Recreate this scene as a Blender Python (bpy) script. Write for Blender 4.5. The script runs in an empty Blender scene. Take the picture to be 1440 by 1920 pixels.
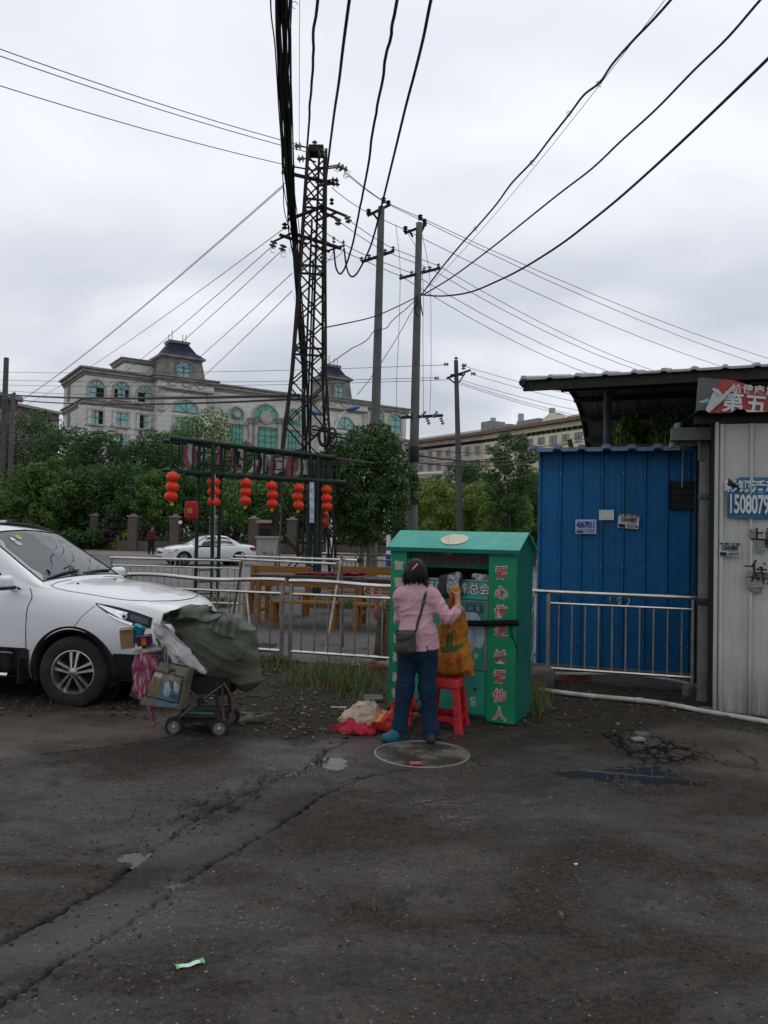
import bpy,math,random
import numpy as np
from mathutils import Vector,Matrix
from mathutils.bvhtree import BVHTree
random.seed(7)
RNG=np.random.default_rng(7)
PI=math.pi
SC=bpy.context.scene
COL=SC.collection
CAM_H,FPX,PITCH,ROLL=1.7,1450.0,math.atan(40/1450.0),math.radians(1.2)
cam_data=bpy.data.cameras.new('camera')
cam_data.sensor_fit='VERTICAL'
cam_data.sensor_height=36.0
cam_data.sensor_width=27.0
cam_data.lens=FPX/1920.0*36.0
cam_data.clip_start=0.05
cam_data.clip_end=2000.0
cam=bpy.data.objects.new('camera',cam_data)
CAM_M=Matrix.Translation((0,0,CAM_H))@Matrix.Rotation(PI/2+PITCH,4,'X')@Matrix.Rotation(ROLL,4,'Z')
cam.matrix_world=CAM_M
COL.objects.link(cam)
SC.camera=cam
SC.view_settings.view_transform='Standard'
SC.view_settings.look='None'
SC.view_settings.exposure=0.12
SC.view_settings.gamma=1.0
SC.view_settings.use_curve_mapping=False
SC.render.engine='CYCLES'
SC.cycles.max_bounces=6
SC.cycles.transparent_max_bounces=12
SC.cycles.use_denoising=True
SUN_EL,SUN_AZ=math.radians(52),math.radians(25)
world=bpy.data.worlds.new('World')
SC.world=world
world.use_nodes=True
wn,wl=world.node_tree.nodes,world.node_tree.links
wn.clear()
w_out=wn.new('ShaderNodeOutputWorld')
w_bg=wn.new('ShaderNodeBackground')
w_bg.inputs['Strength'].default_value=0.1
w_sky=wn.new('ShaderNodeTexSky')
w_sky.sky_type='NISHITA'
w_sky.sun_disc=False
w_sky.sun_elevation=SUN_EL
w_sky.sun_rotation=SUN_AZ
w_tc=wn.new('ShaderNodeTexCoord')
w_sep=wn.new('ShaderNodeSeparateXYZ')
wl.new(w_tc.outputs['Generated'],w_sep.inputs[0])
w_zz=wn.new('ShaderNodeMath');w_zz.operation='MAXIMUM';w_zz.inputs[1].default_value=0.0
wl.new(w_sep.outputs['Z'],w_zz.inputs[0])
w_den=wn.new('ShaderNodeMath');w_den.operation='ADD';w_den.inputs[1].default_value=0.35
wl.new(w_zz.outputs[0],w_den.inputs[0])
w_div=wn.new('ShaderNodeVectorMath');w_div.operation='DIVIDE'
wl.new(w_tc.outputs['Generated'],w_div.inputs[0])
w_comb=wn.new('ShaderNodeCombineXYZ')
for k in range(3):
 wl.new(w_den.outputs[0],w_comb.inputs[k])
wl.new(w_comb.outputs[0],w_div.inputs[1])
w_map=wn.new('ShaderNodeMapping')
w_map.inputs['Location'].default_value=(3.1,1.4,0.3)
w_map.inputs['Scale'].default_value=(1.0,1.5,0.6)
wl.new(w_div.outputs[0],w_map.inputs[0])
w_n=wn.new('ShaderNodeTexNoise')
w_n.inputs['Scale'].default_value=1.55
w_n.inputs['Detail'].default_value=5.0
w_n.inputs['Roughness'].default_value=0.42
w_n.inputs['Distortion'].default_value=0.25
wl.new(w_map.outputs[0],w_n.inputs['Vector'])
w_rn=wn.new('ShaderNodeMapRange')
w_rn.inputs['From Min'].default_value=0.38;w_rn.inputs['From Max'].default_value=0.58
wl.new(w_n.outputs['Fac'],w_rn.inputs['Value'])
w_el=wn.new('ShaderNodeMapRange')
w_el.interpolation_type='SMOOTHSTEP'
w_el.inputs['From Min'].default_value=0.05;w_el.inputs['From Max'].default_value=0.55
wl.new(w_zz.outputs[0],w_el.inputs['Value'])
w_dark=wn.new('ShaderNodeMix');w_dark.data_type='RGBA'
w_dark.inputs['A'].default_value=(4.5,4.9,5.5,1)
w_dark.inputs['B'].default_value=(7.3,7.65,8.4,1)
wl.new(w_el.outputs[0],w_dark.inputs['Factor'])
w_lite=wn.new('ShaderNodeMix');w_lite.data_type='RGBA'
w_lite.inputs['A'].default_value=(7.5,7.8,8.45,1)
w_lite.inputs['B'].default_value=(9.0,9.2,9.75,1)
wl.new(w_el.outputs[0],w_lite.inputs['Factor'])
w_cl=wn.new('ShaderNodeMix');w_cl.data_type='RGBA'
wl.new(w_rn.outputs[0],w_cl.inputs['Factor'])
wl.new(w_dark.outputs['Result'],w_cl.inputs['A'])
wl.new(w_lite.outputs['Result'],w_cl.inputs['B'])
w_fin=wn.new('ShaderNodeMix');w_fin.data_type='RGBA'
w_fin.inputs['Factor'].default_value=0.96
wl.new(w_sky.outputs[0],w_fin.inputs['A'])
wl.new(w_cl.outputs['Result'],w_fin.inputs['B'])
wl.new(w_fin.outputs['Result'],w_bg.inputs['Color'])
wl.new(w_bg.outputs[0],w_out.inputs[0])
sun_data=bpy.data.lights.new('sun','SUN')
sun_data.energy=0.5
sun_data.angle=math.radians(40)
sun_data.color=(1.0,0.97,0.93)
sun=bpy.data.objects.new('sun',sun_data)
sun_dir=Vector((math.sin(SUN_AZ)*math.cos(SUN_EL),math.cos(SUN_AZ)*math.cos(SUN_EL),math.sin(SUN_EL)))
sun.rotation_euler=sun_dir.to_track_quat('Z','Y').to_euler()
sun.location=(0,0,40)
COL.objects.link(sun)
def ray(u,v):
 d=CAM_M.to_3x3()@Vector(((u-720)/FPX,-(v-960)/FPX,-1.0))
 return d
def at(u,v,Y):
 """World point seen at photo pixel (u, v) when it lies Y metres ahead."""
 d=ray(u,v)
 return Vector((0,0,CAM_H))+d*(Y/d.y)
def gnd(u,v,z=0.0):
 d=ray(u,v)
 return Vector((0,0,CAM_H))+d*((z-CAM_H)/d.z)
def on_plane(u,v,p0,n):
 d=ray(u,v);c=Vector((0,0,CAM_H))
 return c+d*((Vector(p0)-c).dot(n)/d.dot(n))
_NT=RNG.random((64,64,64)).astype(np.float32)
def vnoise(p):
 p=np.asarray(p,dtype=np.float64)
 i=np.floor(p).astype(int);f=p-i
 f=f*f*(3-2*f)
 x0,y0,z0=(i[...,0]&63),(i[...,1]&63),(i[...,2]&63)
 x1,y1,z1=(x0+1)&63,(y0+1)&63,(z0+1)&63
 fx,fy,fz=f[...,0],f[...,1],f[...,2]
 c00=_NT[x0,y0,z0]*(1-fx)+_NT[x1,y0,z0]*fx
 c10=_NT[x0,y1,z0]*(1-fx)+_NT[x1,y1,z0]*fx
 c01=_NT[x0,y0,z1]*(1-fx)+_NT[x1,y0,z1]*fx
 c11=_NT[x0,y1,z1]*(1-fx)+_NT[x1,y1,z1]*fx
 return(c00*(1-fy)+c10*fy)*(1-fz)+(c01*(1-fy)+c11*fy)*fz-0.5
def fbm(p,oct=3):
 s,a,p=0,1.0,np.asarray(p,dtype=np.float64)
 for k in range(oct):
  s=s+a*vnoise(p+17.3*k);p=p*2.03;a*=0.5
 return s
class MB:
 def __init__(self):
  self.v,self.f=[],[]
 def add(self,vs,fs):
  o=len(self.v)
  self.v.extend([tuple(p)for p in vs])
  self.f.extend([tuple(i+o for i in f)for f in fs])
  return self
 def box(self,c,s,rz=0.0,M=None):
  x,y,z=s[0]/2,s[1]/2,s[2]/2
  pts=[Vector((sx*x,sy*y,sz*z))for sx in(-1,1)for sy in(-1,1)for sz in(-1,1)]
  if M is None:
   M=Matrix.Translation(c)@Matrix.Rotation(rz,4,'Z')
  else:
   M=M@Matrix.Translation(c)@Matrix.Rotation(rz,4,'Z')
  return self.add([M@p for p in pts],[(0,1,3,2),(4,6,7,5),(0,4,5,1),(2,3,7,6),(0,2,6,4),(1,5,7,3)])
 def beam(self,p,q,w,h=None,up=(0,0,1)):
  p,q=Vector(p),Vector(q);h=h or w
  d=(q-p).normalized();up=Vector(up)
  if abs(d.dot(up))>0.99:up=Vector((0,1,0))
  a=d.cross(up).normalized();b=a.cross(d).normalized()
  a,b=a*(w/2),b*(h/2)
  vs=[p-a-b,p+a-b,p+a+b,p-a+b,q-a-b,q+a-b,q+a+b,q-a+b]
  return self.add(vs,[(0,1,2,3),(7,6,5,4),(0,4,5,1),(1,5,6,2),(2,6,7,3),(3,7,4,0)])
 def cyl(self,p,q,r0,r1=None,n=12,caps=True):
  return self.tube([p,q],[r0,r0 if r1 is None else r1],n,caps)
 def tube(self,pts,r,n=8,caps=True,closed=False):
  pts=[Vector(p)for p in pts];m=len(pts)
  rs=r if hasattr(r,'__len__')else[r]*m
  vs,fs=[],[]
  d0=(pts[1]-pts[0]).normalized()
  a=d0.orthogonal().normalized()
  for i in range(m):
   if closed:
    d=(pts[(i+1)%m]-pts[i-1])
   else:
    d=pts[min(i+1,m-1)]-pts[max(i-1,0)]
   d=d.normalized()if d.length>1e-9 else d0
   a=(a-d*a.dot(d))
   a=a.normalized()if a.length>1e-6 else d.orthogonal().normalized()
   b=d.cross(a)
   for k in range(n):
    t=2*PI*k/n
    vs.append(pts[i]+(a*math.cos(t)+b*math.sin(t))*rs[i])
  for i in range(m if closed else m-1):
   j=(i+1)%m
   for k in range(n):
    fs.append((i*n+k,i*n+(k+1)%n,j*n+(k+1)%n,j*n+k))
  if caps and not closed:
   fs.append(tuple(range(n-1,-1,-1)))
   fs.append(tuple((m-1)*n+k for k in range(n)))
  return self.add(vs,fs)
 def lathe(self,prof,M=None,n=20,cap0=True,cap1=True):
  M=M or Matrix.Identity(4)
  vs,fs=[],[]
  for(r,z)in prof:
   for k in range(n):
    t=2*PI*k/n
    vs.append(M@Vector((r*math.cos(t),r*math.sin(t),z)))
  for i in range(len(prof)-1):
   for k in range(n):
    fs.append((i*n+k,i*n+(k+1)%n,(i+1)*n+(k+1)%n,(i+1)*n+k))
  if cap0:fs.append(tuple(range(n-1,-1,-1)))
  if cap1:fs.append(tuple((len(prof)-1)*n+k for k in range(n)))
  return self.add(vs,fs)
 def prism(self,poly,thick):
  """poly: list of 3-D points (planar), thick: offset vector."""
  poly=[Vector(p)for p in poly];t=Vector(thick);n=len(poly)
  nrm=Vector((0,0,0))
  for i in range(n):
   nrm+=poly[i].cross(poly[(i+1)%n])
  if nrm.dot(t)>0:poly=poly[::-1]
  vs=poly+[p+t for p in poly]
  fs=[tuple(range(n)),tuple(range(2*n-1,n-1,-1))]
  for i in range(n):
   j=(i+1)%n
   fs.append((j,i,i+n,j+n))
  return self.add(vs,fs)
 def sheet(self,P):
  """P: 2-D list of points -> quads."""
  a,b=len(P),len(P[0])
  vs=[p for row in P for p in row]
  fs=[(i*b+j,i*b+j+1,(i+1)*b+j+1,(i+1)*b+j)for i in range(a-1)for j in range(b-1)]
  return self.add(vs,fs)
 def ball(self,c,r,n=12,m=8,M=None):
  r=r if hasattr(r,'__len__')else(r,r,r)
  prof=[]
  vs,fs=[],[]
  for i in range(m+1):
   th=PI*i/m
   for k in range(n):
    ph=2*PI*k/n
    p=Vector((r[0]*math.sin(th)*math.cos(ph),r[1]*math.sin(th)*math.sin(ph),-r[2]*math.cos(th)))
    p=(M@p if M else p)+Vector(c)
    vs.append(p)
  for i in range(m):
   for k in range(n):
    fs.append((i*n+k,i*n+(k+1)%n,(i+1)*n+(k+1)%n,(i+1)*n+k))
  return self.add(vs,fs)
 def mesh(self,name):
  me=bpy.data.meshes.new(name)
  me.from_pydata(self.v,[],self.f)
  me.update()
  return me
 def build(self,name,mat,parent=None,smooth=False,local=False):
  return link(name,self.mesh(name),mat,parent,smooth,local)
def link(name,me,mat,parent=None,smooth=False,local=False):
 if mat is not None and len(me.materials)==0:
  me.materials.append(mat)
 if smooth:
  me.polygons.foreach_set('use_smooth',[True]*len(me.polygons))
  if smooth!='full':
   try:me.set_sharp_from_angle(angle=math.radians(smooth if smooth is not True else 40))
   except Exception:pass
 o=bpy.data.objects.new(name,me)
 COL.objects.link(o)
 if parent is not None:
  o.parent=parent
  if not local:
   o.matrix_parent_inverse=world_of(parent).inverted()
 return o
def world_of(o):
 m=o.matrix_basis.copy()
 if o.parent is not None:
  m=world_of(o.parent)@o.matrix_parent_inverse@m
 return m
def np_mesh(name,V,F,mat=None,parent=None,smooth='full',local=False):
 V=np.asarray(V,dtype=np.float32);F=np.asarray(F,dtype=np.int32)
 me=bpy.data.meshes.new(name)
 k=F.shape[1]
 me.vertices.add(len(V));me.vertices.foreach_set('co',V.ravel())
 me.loops.add(F.size);me.loops.foreach_set('vertex_index',F.ravel())
 me.polygons.add(len(F))
 me.polygons.foreach_set('loop_start',np.arange(0,F.size,k,dtype=np.int32))
 me.update(calc_edges=True);me.validate()
 return link(name,me,mat,parent,smooth,local)
def tag(o,label=None,cat=None,group=None,kind=None):
 if label:o['label']=label
 if cat:o['category']=cat
 if group:o['group']=group
 if kind:o['kind']=kind
 return o
def thing(name,label,cat,loc=(0,0,0),rz=0.0,group=None):
 o=bpy.data.objects.new(name,None)
 o.empty_display_size=0.2
 o.location=loc;o.rotation_euler=(0,0,rz)
 COL.objects.link(o)
 return tag(o,label,cat,group)
def copy_tree(o,parent=None):
 c=o.copy();COL.objects.link(c);c.parent=parent
 for ch in o.children:
  copy_tree(ch,c)
 return c
def surface_nets(fn,lo,hi,step):
 lo,hi=np.array(lo,float),np.array(hi,float)
 n=np.ceil((hi-lo)/step).astype(int)+1
 ax=[lo[k]+step*np.arange(n[k])for k in range(3)]
 G=np.stack(np.meshgrid(*ax,indexing='ij'),-1)
 D=fn(G.reshape(-1,3)).reshape(n)
 S=D<0
 nx,ny,nz=n-1
 cnt=np.zeros((nx,ny,nz));acc=np.zeros((nx,ny,nz,3))
 cs=[(i,j,k)for i in(0,1)for j in(0,1)for k in(0,1)]
 sl=lambda c:(slice(c[0],c[0]+nx),slice(c[1],c[1]+ny),slice(c[2],c[2]+nz))
 for a in cs:
  for axis in range(3):
   if a[axis]==0:
    b=list(a);b[axis]=1;b=tuple(b)
    da,db=D[sl(a)],D[sl(b)]
    m=(da<0)!=(db<0)
    t=np.where(m,da/np.where(m,da-db,1),0)
    for q in range(3):
     w=a[q]+(t if q==axis else 0)
     acc[...,q]+=np.where(m,w,0)
    cnt+=m
 act=cnt>0
 idx=-np.ones((nx,ny,nz),int)
 idx[act]=np.arange(act.sum())
 ii=np.argwhere(act)
 V=lo+step*(ii+acc[act]/cnt[act][:,None])
 quads=[]
 for axis in range(3):
  o1,o2=[(1,2),(2,0),(0,1)][axis]
  s0=[slice(None)]*3;s1=[slice(None)]*3
  s0[axis]=slice(0,-1);s1[axis]=slice(1,None)
  a,b=S[tuple(s0)],S[tuple(s1)]
  for sign,m in((1,a&~b),(-1,~a&b)):
   e=np.argwhere(m)
   e=e[(e[:,o1]>0)&(e[:,o2]>0)&(e[:,o1]<n[o1]-1)&(e[:,o2]<n[o2]-1)]
   if len(e)==0:continue
   def cell(d1,d2):
    c=e.copy();c[:,o1]-=d1;c[:,o2]-=d2
    return idx[c[:,0],c[:,1],c[:,2]]
   q=np.stack([cell(0,0),cell(1,0),cell(1,1),cell(0,1)],1)
   quads.append(q if sign>0 else q[:,::-1])
 F=np.concatenate(quads)
 return V,F[(F>=0).all(1)]
def seg(p,a,b,r0,r1=None,sc=None):
 """round cone distance (approximate); sc squeezes the space."""
 a,b=np.array(a,float),np.array(b,float)
 r1=r0 if r1 is None else r1
 if sc is not None:
  sc=np.array(sc,float);p=p/sc;a=a/sc;b=b/sc
 ab=b-a
 t=np.clip(((p-a)@ab)/max(ab@ab,1e-9),0,1)
 d=np.linalg.norm(p-(a+t[:,None]*ab),axis=1)-(r0+(r1-r0)*t)
 return d*(1 if sc is None else sc.min())
def ell(p,c,r):
 r=np.array(r,float);q=(p-np.array(c))/r
 k0=np.linalg.norm(q,axis=1);k1=np.linalg.norm(q/r,axis=1)
 return k0*(k0-1)/np.maximum(k1,1e-9)
def rbox(p,c,s,r=0.02,rz=0.0,M=None):
 q=p-np.array(c)
 if rz:
  cz,sz=math.cos(-rz),math.sin(-rz)
  q=np.stack([q[:,0]*cz-q[:,1]*sz,q[:,0]*sz+q[:,1]*cz,q[:,2]],1)
 if M is not None:
  q=q@np.array(M)
 q=np.abs(q)-(np.array(s)/2-r)
 return np.linalg.norm(np.maximum(q,0),axis=1)+np.minimum(q.max(1),0)-r
def smin(a,b,k=0.05):
 h=np.clip(0.5+0.5*(b-a)/k,0,1)
 return b*(1-h)+a*h-k*h*(1-h)
def crease(q,w=.05):
 """narrow raised folds along the zero lines of a noise"""
 return np.exp(-np.abs(vnoise(q))/w)
def smooth_path(pts,n=8):
 """Catmull-Rom through pts."""
 pts=[Vector(p)for p in pts]
 if len(pts)<3:
  return[pts[0].lerp(pts[1],t/n)for t in range(n+1)]
 P=[pts[0]*2-pts[1]]+pts+[pts[-1]*2-pts[-2]]
 out=[]
 for i in range(1,len(P)-2):
  p0,p1,p2,p3=P[i-1:i+3]
  for k in range(n):
   t=k/n
   out.append(0.5*((2*p1)+(p2-p0)*t+(2*p0-5*p1+4*p2-p3)*t*t+(3*p1-p0-3*p2+p3)*t**3))
 out.append(P[-2])
 return out
MATS={}
def rgb(h):
 c=[int(h[i:i+2],16)/255 for i in(0,2,4)]
 return tuple(x/12.92 if x<=0.04045 else((x+0.055)/1.055)**2.4 for x in c)
class NT:
 """thin wrapper for node trees"""
 def __init__(self,name):
  self.m=bpy.data.materials.new(name);self.m.use_nodes=True
  self.n,self.l=self.m.node_tree.nodes,self.m.node_tree.links
  self.b=self.n['Principled BSDF'];self.out=self.n['Material Output']
  self.b.inputs['Specular IOR Level'].default_value=0.2
 def set(self,**kw):
  for k,v in kw.items():
   i=self.b.inputs[k.replace('_',' ')]
   if hasattr(v,'is_linked')or isinstance(v,bpy.types.NodeSocket):self.l.new(v,i)
   else:i.default_value=(*v,1)if(isinstance(v,tuple)and len(v)==3 and i.type=='RGBA')else v
  return self
 def coord(self,kind='Object',scale=(1,1,1)):
  t=self.n.new('ShaderNodeTexCoord');m=self.n.new('ShaderNodeMapping')
  m.inputs['Scale'].default_value=scale
  self.l.new(t.outputs[kind],m.inputs[0]);return m.outputs[0]
 def noise(self,scale,detail=4,rough=0.55,vec=None,dist=0.0):
  t=self.n.new('ShaderNodeTexNoise')
  t.inputs['Scale'].default_value=scale;t.inputs['Detail'].default_value=detail
  t.inputs['Roughness'].default_value=rough;t.inputs['Distortion'].default_value=dist
  if vec is not None:self.l.new(vec,t.inputs['Vector'])
  return t.outputs['Fac']
 def vor(self,scale,vec=None,feature='F1',out='Distance',rand=1.0):
  t=self.n.new('ShaderNodeTexVoronoi');t.feature=feature
  t.inputs['Scale'].default_value=scale;t.inputs['Randomness'].default_value=rand
  if vec is not None:self.l.new(vec,t.inputs['Vector'])
  return t.outputs[out]
 def wave(self,scale,vec=None,axis='X',dist=0.0):
  t=self.n.new('ShaderNodeTexWave');t.bands_direction=axis
  t.inputs['Scale'].default_value=scale;t.inputs['Distortion'].default_value=dist
  if vec is not None:self.l.new(vec,t.inputs['Vector'])
  return t.outputs['Fac']
 def rng(self,s,a,b,c=0.0,d=1.0):
  t=self.n.new('ShaderNodeMapRange');self.l.new(s,t.inputs['Value'])
  for k,v in zip(('From Min','From Max','To Min','To Max'),(a,b,c,d)):t.inputs[k].default_value=v
  return t.outputs[0]
 def mix(self,f,a,b,blend='MIX'):
  t=self.n.new('ShaderNodeMix');t.data_type='RGBA';t.blend_type=blend
  for k,v in(('Factor',f),('A',a),('B',b)):
   i=t.inputs[k]
   if isinstance(v,bpy.types.NodeSocket):self.l.new(v,i)
   elif isinstance(v,tuple):i.default_value=(*v[:3],1)
   else:i.default_value=v
  return t.outputs['Result']
 def math(self,op,a,b=0.0):
  t=self.n.new('ShaderNodeMath');t.operation=op
  for k,v in((0,a),(1,b)):
   if isinstance(v,bpy.types.NodeSocket):self.l.new(v,t.inputs[k])
   else:t.inputs[k].default_value=v
  return t.outputs[0]
 def bump(self,h,strength=0.3,dist=0.01):
  t=self.n.new('ShaderNodeBump');t.inputs['Strength'].default_value=strength
  t.inputs['Distance'].default_value=dist
  self.l.new(h,t.inputs['Height']);self.l.new(t.outputs[0],self.b.inputs['Normal'])
  return self
 def attr(self,name,out='Fac'):
  t=self.n.new('ShaderNodeAttribute');t.attribute_name=name
  return t.outputs[out]
 def xyz(self,vec,k):
  t=self.n.new('ShaderNodeSeparateXYZ');self.l.new(vec,t.inputs[0]);return t.outputs[k]
def M(name,col,rough=0.6,metal=0.0,var=0.25,scale=4.0,bump=0.0,bscale=60.0,dirt=None,dirt_amt=0.5,dscale=2.0,spec=0.2,kind='Object',**kw):
 """Plain painted / solid surface with blotchy variation, optional dirt and relief."""
 if name in MATS:return MATS[name]
 t=NT(name)
 co=t.coord(kind)
 n1=t.noise(scale,6,0.6,co)
 hi=tuple(min(1,c*(1+var))for c in col);lo=tuple(c*(1-var)for c in col)
 c=t.mix(t.rng(n1,0.3,0.7),lo,hi)
 r=t.rng(t.noise(scale*2.3,4,0.6,co),0.3,0.7,max(0.02,rough-0.1),min(1,rough+0.1))
 if dirt:
  d=t.rng(t.noise(dscale,8,0.65,co),0.5,0.75,0.0,dirt_amt)
  c=t.mix(d,c,dirt)
 t.set(Base_Color=c,Roughness=r,Metallic=metal,Specular_IOR_Level=spec)
 if bump:t.bump(t.noise(bscale,5,0.6,co),bump,0.01)
 MATS[name]=t.m
 return t.m
def text_mesh(body,size=1.0,bold=0.0,spacing=1.0,width=1.0,extrude=0.0):
 c=bpy.data.curves.new('lettering','FONT')
 c.body=body;c.size=size;c.offset=bold;c.space_character=spacing
 c.align_x='CENTER';c.align_y='CENTER';c.extrude=extrude;c.resolution_u=3
 o=bpy.data.objects.new('lettering',c)
 COL.objects.link(o)
 dg=bpy.context.evaluated_depsgraph_get()
 me=bpy.data.meshes.new_from_object(o.evaluated_get(dg))
 bpy.data.objects.remove(o);bpy.data.curves.remove(c)
 me.materials.clear()
 if width!=1.0:
  me.transform(Matrix.Scale(width,4,(1,0,0)))
 return me
def letter(body,mat,parent,origin,ex,ey,size,bold=0.0,lift=0.003,spacing=1.0,width=1.0,name='lettering'):
 """Lay writing on a plane: ex reads left to right, ey points up."""
 me=text_mesh(body,size,bold,spacing,width)
 ex=Vector(ex).normalized();ey=Vector(ey).normalized();n=ex.cross(ey)
 o=Vector(origin)+n*lift
 me.transform(Matrix(((ex.x,ey.x,n.x,o.x),(ex.y,ey.y,n.y,o.y),(ex.z,ey.z,n.z,o.z),(0,0,0,1))))
 me.materials.append(mat)
 ob=bpy.data.objects.new(name,me);COL.objects.link(ob)
 if parent is not None:
  ob.parent=parent;ob.matrix_parent_inverse=world_of(parent).inverted()
 return ob
 # ================================================================== ground
def px_of(X,Y,Z):
 """photo pixel of world points (numpy), used to lay out cracks and edges of the pavement"""
 R=np.array(CAM_M.to_3x3().transposed())
 p=np.stack([X,Y,Z-CAM_H],-1)@R.T
 w=np.where(-p[...,2]>0.2,-p[...,2],0.2)
 return 720+FPX*p[...,0]/w,960-FPX*p[...,1]/w
def axis(parts):
 out=[parts[0][0]]
 for a,b,st in parts:
  n=max(1,int(round((b-a)/st)))
  out+=list(a+(b-a)*(np.arange(n)+1)/n)
 return np.array(out)
def poly_dist(X,Y,pts):
 d=np.full(X.shape,9.0)
 for(ax,ay),(bx,by)in zip(pts[:-1],pts[1:]):
  vx,vy=bx-ax,by-ay
  t=np.clip(((X-ax)*vx+(Y-ay)*vy)/(vx*vx+vy*vy+1e-9),0,1)
  d=np.minimum(d,np.hypot(X-ax-t*vx,Y-ay-t*vy))
 return d
def G2(l):return[tuple(gnd(u,v)[:2])for u,v in l]
def jag(pts,amp,n=6,seed=0):
 r=random.Random(seed);out=[]
 for a,b in zip(pts[:-1],pts[1:]):
  for k in range(n):
   t=k/n
   e=amp if k else amp*0.3
   out.append((a[0]+(b[0]-a[0])*t+r.uniform(-e,e),a[1]+(b[1]-a[1])*t+r.uniform(-e,e)))
 return out+[pts[-1]]
CR_A=jag(G2([(-60,1905),(0,1882),(48,1850),(75,1832),(108,1802),(165,1775),(220,1740),(280,1700),(325,1665),(380,1630),(425,1602),(465,1580),(505,1557),(555,1527),(600,1492),(645,1471),(690,1455),(730,1446),(775,1443)]),0.014,6,1)
CR_B=jag(G2([(-60,1795),(0,1770),(55,1740),(90,1722),(120,1705),(175,1675),(215,1650),(240,1625),(280,1597),(315,1572),(345,1550),(367,1535),(390,1520),(430,1502),(460,1485),(490,1477),(520,1460),(555,1455),(595,1422),(650,1390)]),0.018,6,2)
CR_C=jag(G2([(-80,1434),(0,1425),(100,1410),(195,1402),(250,1394),(310,1385),(380,1372)]),0.006,4,3)
CR_D=jag(G2([(1215,1376),(1245,1388),(1290,1408),(1330,1424),(1380,1436),(1440,1444),(1540,1462)]),0.02,6,4)
CR_E=jag(G2([(1300,1392),(1370,1400),(1410,1420),(1425,1440)]),0.015,5,5)
CR_F=jag(G2([(880,1420),(905,1436),(960,1432),(1020,1425),(1075,1417),(1110,1405)]),0.02,4,6)
CR_G=jag(G2([(640,1468),(700,1448),(760,1462),(790,1475)]),0.02,4,8)
CR_H=jag(G2([(490,1487),(600,1488),(640,1478)]),0.008,4,9)
gx=axis([(-9,-4.6,0.12),(-4.6,4.8,0.0185),(4.8,9,0.12)])
gy=axis([(-5,1.6,0.2),(1.6,2.4,0.05),(2.4,4.2,0.0125),(4.2,6.6,0.0165),(6.6,8.4,0.026),(8.4,11.5,0.06)])
GX,GY=np.meshgrid(gx,gy,indexing='ij')
P3=np.stack([GX,GY,np.zeros_like(GX)],-1)
U,Vv=px_of(GX,GY,np.zeros_like(GX))
front=GY>1.2
n_lo=fbm(P3*0.9+5,3);n_md=fbm(P3*5.0+9,3);n_hi=fbm(P3*26.0+3,2)
Z=0.016*n_lo+0.006*n_md
vb=np.interp(U,[-900,-200,0,180,300,450,560,640,700,760,900,1000,1100,1200,1300,1440,2400],[1338,1338,1336,1345,1360,1378,1392,1388,1382,1372,1366,1374,1390,1372,1362,1376,1400])
d_dirt=(vb-Vv)/14.0+2.4*n_md+1.2*n_hi
W_dirt=np.where(front,np.clip(0.5+d_dirt*0.5,0,1),0)
vc=np.interp(U,[-900,0,100,195,310,420,520],[1500,1425,1410,1402,1384,1365,1340])
W_apr=np.where(front&(U<520),np.clip(0.5+(vc-Vv)/8.0+0.6*n_md,0,1),0)
vr1=np.interp(U,[1150,1200,1300,1440,2400],[1385,1372,1360,1372,1400])
vr2=np.interp(U,[1150,1200,1260,1330,1440,2400],[1385,1405,1430,1448,1458,1500])
W_slab=np.where(front&(U>1150),np.clip(np.minimum(Vv-vr1,vr2-Vv)/10.0+0.6+0.8*n_md,0,1),0)
W_conc=np.maximum(W_apr,W_slab)
W_dirt=W_dirt*(1-W_slab)*(1-W_apr*(Vv>1338)*0.85)
va=np.interp(U,[-60,0,75,165,280,380,465,555,645,730],[1905,1882,1832,1775,1700,1630,1580,1527,1471,1446])
vb2=np.interp(U,[-60,0,90,175,240,315,367,430,490,555,650],[1795,1770,1722,1675,1625,1572,1535,1502,1477,1455,1390])
W_patch=np.where(front&(U<740)&(U>-200),np.clip(np.minimum(va-Vv,Vv-vb2)/6.0+0.5,0,1),0)
Z+=W_dirt*(0.018+0.022*n_md+0.014*n_hi)+W_apr*0.012-W_patch*0.003
rough_amp=(1-np.maximum(W_conc,W_patch))*(1-W_dirt)
Z+=rough_amp*0.0045*n_hi
brk=np.exp(-(((U-415)/100)**2+((Vv-1505+0.42*(U-415))/26)**2))*front
bc_=np.array([tuple(gnd(u,v)[:2])for u,v in zip(RNG.normal(400,85,260),RNG.normal(0,1,260)*22+1505)])
bc_[:,1]-=.0
nb=(brk>.12)
pb_=np.stack([GX[nb],GY[nb]],1)+.035*np.stack([n_md[nb],n_hi[nb]],1)
db_=np.linalg.norm(pb_[:,None,:]-bc_[None],axis=2)
o_=np.argsort(db_,axis=1)[:,:2]
e1=np.take_along_axis(db_,o_,1)
hgt_=(RNG.random(260)*.024-.017)[o_[:,0]]
edge_b=np.clip(1-(e1[:,1]-e1[:,0])/.016,0,1)
wgt=np.clip((brk[nb]-.12)*3,0,1)
Z[nb]+=wgt*(hgt_-.012*edge_b)
brk_edge=np.zeros_like(Z);brk_edge[nb]=edge_b*wgt
HOLES=[(243,1605,32,13,.022),(193,1577,24,8,.015),(185,1600,26,9,.016),(192,1628,20,8,.015),(622,1426,30,13,.02),(1150,1450,115,13,.014),(1240,1466,60,8,.012),(500,1692,20,4,.012),(90,1428,40,9,.010),(105,1470,26,8,.012),(800,1690,80,22,.0085),(1190,1690,60,18,.007),(900,1500,160,26,.004),]
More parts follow.
